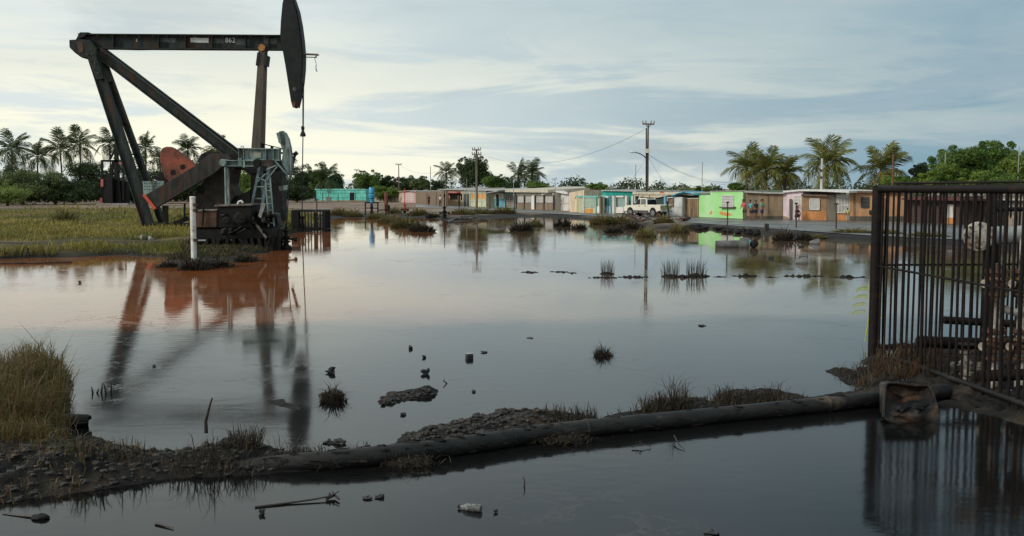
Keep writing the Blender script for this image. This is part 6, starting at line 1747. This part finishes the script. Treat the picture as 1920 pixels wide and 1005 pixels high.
tag(MB().tube([(col.x, col.y, -0.2), (col.x, col.y, 2.1)], 0.12, 12).build('support_column', BARM, smooth=True), 'dark thick column carrying the flanged pipe in the cage', 'column')
def valve_stack(label, u, Y, ztop):
    p = AT(u, 600, Y); r = root('valve_stack', (p.x, Y, 0), label, 'valve', 'valve stacks in the cage')
    c = Vector((p.x, Y, 0))
    MB().tube([c - Vector((0,0,.2)), c + Vector((0,0,ztop))], 0.075, 14).build('riser', WV, r, smooth=True)
    for z in (0.42, 0.52, 0.68, 0.80, 1.32, 1.42, 1.54, 1.64):
        f_ = MB().lathe(c + Vector((0,0,z)), [(0.155,-0.022),(0.16,-0.018),(0.16,0.018),(0.155,0.022)], n=20).build('flange', RV, r, smooth=True)
        for k in range(6):
            a = k*math.pi/3; MB().lathe(c + Vector((0.128*math.cos(a), 0.128*math.sin(a), z-0.045)), [(0.016,0),(0.016,0.09)], n=6).build('bolt', RV, f_)
    for z in (0.60, 1.48):
        MB().rock(c + Vector((0,0,z)), (0.115, 0.115, 0.085), 2, 2, 0.05).build('valve_body', RV, r, smooth=True)
        w_ = MB().tube([c + Vector((-0.08,-0.06,z)), c + Vector((-0.24,-0.16,z+0.01))], 0.022, 8).build('valve_stem', RV, r)
        MB().lathe(c + Vector((-0.25,-0.165,z)), [(0.05,-0.01),(0.06,0.0),(0.05,0.01)], (-0.8,-0.55,0), 12).build('hand_wheel', WV, w_)
    return r
valve_stack('left valve stack with rusty flanges inside the cage', 1866, 13.9, 1.75)
valve_stack('right valve stack with rusty flanges at the picture edge inside the cage', 1917, 13.9, 2.1)
a, b_ = AT(1868, 575, 13.85), AT(1912, 588, 13.85)
tag(MB().tube([a - Vector((0,0,0.0)), b_], 0.055, 12).build('link_pipe', WV, smooth=True), 'short white pipe linking the two valve stacks', 'pipe')
p = AT(1811, 690, 14.2)
sv = root('small_valve', (p.x, 14.2, 0), 'small white gate valve low in the cage', 'valve')
DWV = M('grimy_valve', (0.30,0.28,0.24),(0.08,0.065,0.05), scale=8, rough=0.45, c3=(0.02,0.017,0.015), s3=6, lo3=0.48, hi3=0.6)
c = Vector((p.x, 14.2, 0))
MB().lathe(c, [(0.10,-0.1),(0.10,0.12),(0.15,0.13),(0.15,0.17),(0.09,0.18),(0.10,0.30),(0.06,0.34),(0.05,0.42),(0.09,0.43),(0.09,0.46),(0.03,0.48)], n=14).build('body', DWV, sv, smooth=True)
MB().tube([c + Vector((-0.22,0,0.22)), c + Vector((0.22,-0.02,0.2))], 0.06, 10).build('side_pipe', DWV, sv, smooth=True)
for k in (-1, 1):
    MB().lathe(c + Vector((0.2*k,-0.01,0.21)), [(0.10,-0.02),(0.10,0.02)], (1,0,0), 14).build('flange', DWV, sv)
MB().lathe(c + Vector((0,0,0.56)), [(0.13,-0.01),(0.14,0.0),(0.13,0.01)], n=14).build('hand_wheel', BARM, sv)
MB().tube([c + Vector((0,0,.45)), c + Vector((0,0,.57))], 0.015, 6).build('stem', BARM, sv)
for lb, u0, v0, u1, v1, Y0, rd_ in (('dark pipe lying inside the cage behind the valves', 1720, 640, 1990, 650, 15.2, 0.09), ('dark pipe low beside the small white valve', 1835, 705, 1990, 700, 13.6, 0.08), ('dark horizontal pipe at knee height in the cage', 1770, 600, 1990, 612, 15.0, 0.06)):
    tag(MB().tube([AT(u0, v0, Y0), AT(u1, v1, Y0-0.2)], rd_, 10).build('oily_pipe', BARM, smooth=True), lb, 'pipe')
# yellow-green seedling beside the corner post
sd0 = G(1622, 640, 0.1)
r = root('seedling', tuple(sd0), 'bright yellow green seedling with feathery leaves by the cage post', 'plant')
SEEDM = leaf_mat('seedling_leaf', (0.52,0.58,0.05), (0.66,0.68,0.09), 3, 0.4)
top = AT(1629, 528, sd0.y)
MB().tube([sd0, sd0.lerp(top, .5)+Vector((.05,0,0)), top], [0.012, 0.009, 0.005], 6).build('stem', SEEDM, r)
for k in range(9):
    b_ = sd0.lerp(top, 0.42 + 0.065*k); d = -1 if k % 2 else 1
    L_ = 0.30*(1-0.04*k); vs = []; fs = []
    for i in range(9):
        t_ = (i+1)/9; c = b_ + Vector((d*L_*t_, -0.05*t_, 0.10*t_ - 0.12*t_*t_))
        for s2 in (-1, 1):
            o = len(vs); e = c + Vector((d*0.015, -0.02, s2*0.05*(1.1-t_*0.5)))
            vs += [c, c+Vector((d*0.016,0,s2*0.010)), e, c+Vector((-d*0.006,0,s2*0.018))]; fs.append((o,o+1,o+2,o+3))
    MB().add(vs, fs).build('leaf', SEEDM, r)

# ================================================================ the long pipe
PIPEM = M('long_pipe_mud', (0.020, 0.018, 0.016), (0.008, 0.008, 0.008), scale=3.5, rough=0.55, spec=0.3, bump=0.6, c3=(0.13, 0.095, 0.068), s3=1.3, lo3=0.56, hi3=0.70, stretch=(0.5, 1.6, 1.6))
ctr = [(400,880),(470,872),(560,862),(680,851),(800,838),(900,824),(1000,808),(1100,797),(1250,782),(1400,767),(1550,752),(1690,738),(1775,727)]
pp_ = [G(u, v+6, 0.085 - 0.12*max(0, (600-u)/200)) for u, v in ctr]
lp = root('long_pipe', tuple(pp_[0]), 'long muddy steel pipe lying across the oil pool', 'pipe')
MB().tube(pp_, 0.098, 18, False).build('pipe', PIPEM, lp, smooth=True)
for i in (7, 10):
    d = (pp_[i+1]-pp_[i]).normalized()
    MB().lathe(pp_[i], [(0.099,-0.03),(0.108,-0.01),(0.108,0.01),(0.099,0.03)], tuple(d), 18).build('weld_ring', PIPEM, lp)
for i, f_ in ((3, 0.3), (5, 0.6), (9, 0.4), (10, 0.8)):
    d = (pp_[i+1]-pp_[i]).normalized(); c = pp_[i].lerp(pp_[i+1], f_)
    MB().lathe(c, [(0.10,-0.012),(0.104,0.0),(0.10,0.012)], tuple(d), 18).build('weld_ring', PIPEM, lp)
mb = MB(); g = random.Random(44)
for k in range(260):
    i = g.randrange(1, len(pp_)-2); c = pp_[i].lerp(pp_[i+1], g.random()); a = g.gauss(math.pi*0.5, 1.1) if g.random() < 0.45 else g.choice((-0.5, 3.6)) + g.uniform(-.4, .4)
    s2 = g.uniform(0.008, 0.035)
    mb.rock(c + Vector((0, -0.098*math.cos(a), 0.098*math.sin(a))), (s2*g.uniform(1, 3), s2*0.6, s2*0.35), k, 2, 0.9)
tag(mb.build('mud_crust', BANKMUD, lp), kind='stuff')
d = (pp_[-1]-pp_[-2]).normalized()
MB().lathe(pp_[-1], [(0.098,-0.01),(0.098,0.0),(0.08,0.001),(0.078,-0.3)], tuple(d), 18).build('open_end', OILBLACK, lp)
# ---- thin pipes on the left meadow
for lb, pts, rd_, mt in (('long thin black pipe in the meadow ditch', [(-60,462),(90,461),(200,458),(290,455),(362,452)], 0.09, OILBLACK), ('thin pipe lying at the meadow water edge', [(-60,493.5),(60,493),(135,491)], 0.05, RUST)):
    tag(MB().tube([G(u, v, 0.16 if v < 480 else 0.03) for u, v in pts], rd_, 8).build('meadow_pipe', mt, smooth=True), lb, 'pipe')
sk = root('curved_pipe', tuple(G(270, 446, 0.3)), 'grey curved pipe end lying in the meadow ditch', 'pipe')
MB().tube([G(257,449,.2), G(261,446,.33), G(268,445.5,.36), G(279,446,.33), G(284,449,.28)], [0.10,0.13,0.14,0.13,0.10], 10).build('pipe', CONCRETE, sk, smooth=True)
# ================================================================ overturned plastic crate by the cage
CR = M('oily_brown_plastic', (0.018, 0.014, 0.012), (0.006, 0.006, 0.006), scale=5, rough=0.5, spec=0.2, bump=0.4, c3=(0.085,0.05,0.033), s3=3.0, lo3=0.52, hi3=0.68)
Yc = 11.62
cr = root('plastic_tub', tuple(G(1735, 790, 0)), 'oil stained brown plastic tub lying on its side by the cage', 'tub')
rim = [(1668,778),(1680,760),(1697,736),(1704,731),(1720,729),(1760,731),(1781,736),(1786,742),(1780,764),(1766,790),(1752,800),(1740,799),(1700,792),(1675,786)]
cen = AT(1730, 766, Yc)
def rp(u, v, sc, dy):
    p = AT(1730+(u-1730)*sc, 766+(v-766)*sc, Yc); j_ = 0.035*fbm(u*0.05, v*0.05, 2.0); p.y += dy + (800-v)*0.010 + 2*j_; p.z += j_ - 0.06; p.x += 0.6*j_; return p
vs = []; fs = []; n = len(rim)
rings = [(0.93, 0.02), (0.97, -0.03), (1.0, -0.02), (1.0, 0.03), (0.95, 0.05), (0.84, 0.26), (0.62, 0.40), (0.0, 0.42)]
for sc, dy in rings:
    for u, v in rim: vs.append(rp(u, v, sc, dy))
for i in range(len(rings)-1):
    for j in range(n):
        k = (j+1) % n; fs.append((i*n+j, i*n+k, (i+1)*n+k, (i+1)*n+j))
MB().add(vs, fs).build('shell', CR, cr, smooth=True)
vs = []; fs = []
rings = [(0.93, 0.02), (0.86, 0.06), (0.74, 0.10), (0.55, 0.09), (0.3, 0.06), (0.0, 0.07)]
for ri, (sc, dy) in enumerate(rings):
    for j, (u, v) in enumerate(rim):
        p = rp(u, v, sc, dy); p.y += 0.05*fbm(u*0.04, v*0.04, ri)*(ri > 0); vs.append(p)
for i in range(len(rings)-1):
    for j in range(n):
        k = (j+1) % n; fs.append((i*n+j, i*n+k, (i+1)*n+k, (i+1)*n+j))
MB().add(vs, fs).build('inside', CR, cr, smooth=True)
MB().tube([rp(u, v, 0.985, -0.03) for u, v in rim] + [rp(*rim[0], 0.985, -0.03)], 0.016, 6, False).build('rim', CR, cr, smooth=True)
MB().rock(AT(1706, 770, Yc+0.30), (0.15, 0.06, 0.09), 6, 3, 0.9).build('oil_sludge', OILBLACK, cr)

# ================================================================ stones, sticks and litter in the pool
WETSTONE = M('wet_stone', (0.035,0.034,0.033), (0.018,0.018,0.018), scale=6, rough=0.5, bump=0.4, rand=0.3)
def stone(label, u, v, wpx, hpx, seed, mat=WETSTONE, name='stone', rough=1.1, sub=2):
    p = G(u, v, 0.0); k = p.y/FPX
    tag(MB().rock((p.x, p.y, hpx*k*0.25), (wpx*k/2, wpx*k/2.2, hpx*k*0.42), seed, sub, rough).build(name, mat), label, 'stone', 'stones lying in the pool')
for lb, u, v, w_, h_ in (('round black stone above the oiled clod', 620, 699, 14, 15), ('small dark stone high in the near pool', 769, 654, 8, 9), ('small pointed stone below the highest pool stone', 795, 671, 7, 8), ('angular stone with lifted corner in the near pool', 797, 701, 15, 13),
   ('flat oval stone beside the dark block', 909, 661, 13, 5), ('tiny stone right of the mud bar', 888, 735, 8, 6), ('small stone below the mud bar', 757, 778, 10, 7), ('flat stone at the gravel bank tip', 866, 793, 22, 7),
   ('left one of two stones above the pipe', 616, 830, 19, 9), ('right one of two stones above the pipe', 639, 831, 22, 12), ('pale shard standing in the near oil', 491, 964, 9, 16), ('tiny black pebble right of the bottle', 930, 961, 8, 9), ('stone cut by the lower picture edge', 1333, 1004, 30, 16),
   ('small dark stone near the long leg reflection', 289, 687, 7, 5), ('flat dark chip in the right pool', 1315, 611, 13, 4), ('dark chip in the middle pool', 993, 634, 10, 3), ('lump of mud left of the near mud bar', 690, 935, 14, 8), ('pair lump of mud in the near oil', 712, 933, 18, 8),
   ('dark stone in the left water before the white post', 150, 531, 5, 7), ('dark stone under the wires reflection', 1445, 486, 12, 8), ('round stone in the right water behind the mud line', 1502, 463, 10, 6)):
    stone(lb, u, v, w_, h_, int(u))
ROWL = [(994,511,34,5,'flat mud clump at the open water end of the mud line'),(1050,510,30,7,'mud clump with a raised left knob right of the first flat clump'),(1074,512,22,4,'low mud clump right of the knobbed clump'),
 (1132,521,56,6,'thin mud strip below the upright reed tuft'),(1185,520,56,8,'thin mud strip ending at the pole reflection'),(1282,520,66,11,'mud islet carrying the two reed tufts'),(1312,518,34,16,'humped right end of the reed islet'),
 (1350,519,26,5,'small mud strip just right of the reed islet'),(1398,518,48,9,'mud strip with dark hump right of the reed islet'),(1448,520,30,4,'small scattered mud strip in the middle of the right line'),(1508,518,76,9,'longest low mud strip left of the cage'),(1590,520,66,7,'last mud strip before the cage post')]
for i, (u, v, w_, h_, lb) in enumerate(ROWL):
    p = G(u, v, 0.0); k = p.y/FPX; mb = MB(); g = random.Random(i)
    r = root('mud_clump', tuple(p), lb, 'mud clump', 'mud clumps in a line across the pool')
    mb = MB(); nl = max(5, int(w_/3.5))
    for j in range(nl):
        x = (j+0.5)/nl - 0.5 + g.uniform(-.04,.04); e = 1-abs(x)*1.2
        mb.rock((p.x + x*w_*k, p.y+g.uniform(-.12,.12), -0.01), (w_*k/nl*g.uniform(.6,1.3), g.uniform(.08,.26), h_*k*e*g.uniform(.2,.7)), i*20+j, 2, 0.7)
    tag(mb.build('mud', BANKMUD, r), kind='stuff')
dk = root('dark_block', tuple(G(880, 672, 0)), 'dark can-like block with pale top in the near pool', 'block')
p = G(880, 672, 0); MB().box((p.x, p.y, 0.03), (0.12, 0.10, 0.10), 0.3).build('block', WETSTONE, dk, bevel=0.015)
MB().box((p.x, p.y, 0.083), (0.10, 0.08, 0.006), 0.3).build('pale_top', flat('pale_scrap', (0.4,0.4,0.38)), dk)
bt = root('plastic_bottle', tuple(G(877, 955, 0)), 'crumpled clear bottle floating in the near oil', 'bottle')
p = G(863, 950, 0.02); MB().lathe(p, [(0.012,0),(0.014,0.02),(0.03,0.05),(0.034,0.07),(0.031,0.10),(0.035,0.13),(0.032,0.16),(0.034,0.19),(0.028,0.2)], (0.92,-0.38,0.05), 14).build('shell', M('oily_clear_plastic', (0.22,0.23,0.23),(0.05,0.05,0.05), scale=20, rough=0.2, bump=0.5), bt, smooth=True)
MB().lathe(p, [(0.015,-0.02),(0.015,0.002)], (0.92,-0.38,0.05), 10).build('cap', OILBLACK, bt)
def stick(label, pts, rad, twigs=0, seed=1):
    return driftwood(label, pts, rad, seed, 'stick', twigs, DARKWOOD, 'sticks in the pool')
b0 = G(387, 812, 0.05)
stick('bent upright stick planted at the near bank', [b0, AT(386, 790, b0.y), AT(393, 762, b0.y), AT(398, 746, b0.y)], 0.022, 0)
stick('long floating branch with forked end in the near oil', [G(478,951,.005), G(540,943,.01), G(590,936,.02), G(620,930,.03), G(636,921,.07)], 0.012, 0)
driftwood('forked knob end of the floating branch', [G(612,934,.02), G(628,928,.03), G(636,936,.02)], 0.02, 3, 'stick', 2)
b0 = G(983, 912, 0.0); stick('thin twig standing in the near oil', [b0, AT(984, 903, b0.y), AT(981, 894, b0.y)], 0.008)
stick('curved twig in front of the pipe right part', [G(1264,817,.06), G(1272,832,.03), G(1284,843,.01)], 0.009)
stick('twig tangle floating before the pipe', [G(1185,838,.02), G(1205,832,.04), G(1222,838,.01)], 0.008, 5, 7)
stick('small bent twig in the pool beside the mud bar', [G(838,719,.0), G(831,714,.05), G(834,709,.06)], 0.01)
stick('thin flat lath floating at the lower left', [G(292,981,.01), G(325,990,.01)], 0.012)
stick('light peg standing on the bank slope', [G(189,900,.02), G(191,894,.10), G(194,886,.18)], 0.014)
for k, u in enumerate((174, 182, 190, 199, 208)):
    b0 = G(u, 737, 0.0); stick('short black stub %s in the row left of the leg reflection' % ('one','two','three','four','five')[k], [b0, b0+Vector((random.uniform(-.04,.04),0,random.uniform(.06,.15)))], 0.014)
q = G(100, 790, 0.07)
lgg = root('black_log', tuple(q), 'short black log floating beside the near left grass', 'log')
MB().tube([G(103,789,.06), G(130,789,.08), G(166,788,.07)], [0.075,0.085,0.07], 12).build('log', OILBLACK, lgg, smooth=True)
MB().rock(G(163,783,.1), (0.05,0.05,0.04), 4, 1).build('knot', OILBLACK, lgg)
fd = root('floating_scrap', tuple(G(75, 970, 0)), 'black oily scrap floating at the lower left', 'scrap')
MB().rock(G(76,970,.01), (0.075,0.05,0.035), 8, 2, .6).build('lump', OILBLACK, fd)
MB().tube([G(5,963,.004), G(40,967,.006), G(70,969,.01)], [0.006,0.008,0.012], 6).build('strip', DARKWOOD, fd)
# grey cylinder and barrels in the right water
cy = root('gas_cylinder', tuple(G(1365, 458, 0.1)), 'grey metal cylinder floating below the lime house reflection', 'cylinder')
a = G(1341, 459, 0.12)
MB().lathe(a, [(0.17,0),(0.20,0.03),(0.20,1.1),(0.30,1.15),(0.33,1.3),(0.30,1.5),(0.16,1.55)], (0.97,-0.22,0.03), 16).build('shell', M('grey_drum', (0.14,0.14,0.14),(0.07,0.07,0.07), rough=0.5), cy, smooth=True)
MB().rock(a+Vector((1.75,-0.4,0.05)), (0.2,0.2,0.2), 3, 2, .5).build('end_cap', OILBLACK, cy)
for lb, u, v, ln, rd_ in (('dark barrel end sticking up below the cylinder', 1491, 492, 0.45, 0.17), ('small dark can right above the barrel end', 1498, 481, 0.35, 0.10), ('black box shaped drum near the verge tussocks', 1518, 456, 0.5, 0.18)):
    tag(MB().lathe(G(u, v, 0.04), [(rd_*.5,0),(rd_,ln*.6),(rd_,ln),(rd_*.8,ln*0.98)], (0.95,-0.3,0.12), 14).build('barrel', M('grey_drum', (0.14,0.14,0.14)), smooth=True), lb, 'barrel')
# gravel and shards on the near bank
MBg = MB(); g = random.Random(9); cnt = 0
while cnt < 3200:
    rr_ = g.random()
    if rr_ < 0.14: u, v = g.uniform(700, 825), g.uniform(726, 760)
    elif rr_ < 0.2: u, v = g.uniform(1205, 1525), g.uniform(732, 785)
    elif rr_ < 0.55: u, v = g.uniform(760, 1125), g.uniform(768, 830)
    else: u, v = g.uniform(-80, 760), g.uniform(828, 945)
    p = G(u, v, 0.1); z = bank_h(p.x, p.y)
    if z < 0.005: continue
    sz = 0.006 + 0.03*g.random()**2.2*(2.0 if g.random() < 0.05 else 1)
    MBg.rock((p.x, p.y, z+sz*0.2), (sz*g.uniform(.8,1.6), sz, sz*g.uniform(.4,.8)), cnt, 1, 0.5); cnt += 1
GRAV = M('gravel_mix', (0.042,0.036,0.031), (0.016,0.015,0.015), scale=18, rough=0.7, bump=0.2, c3=(0.10,0.062,0.045), s3=9, lo3=0.58, hi3=0.66)
tag(MBg.build('gravel', GRAV), 'oily gravel and shards scattered on the near bank', 'gravel', kind='stuff')
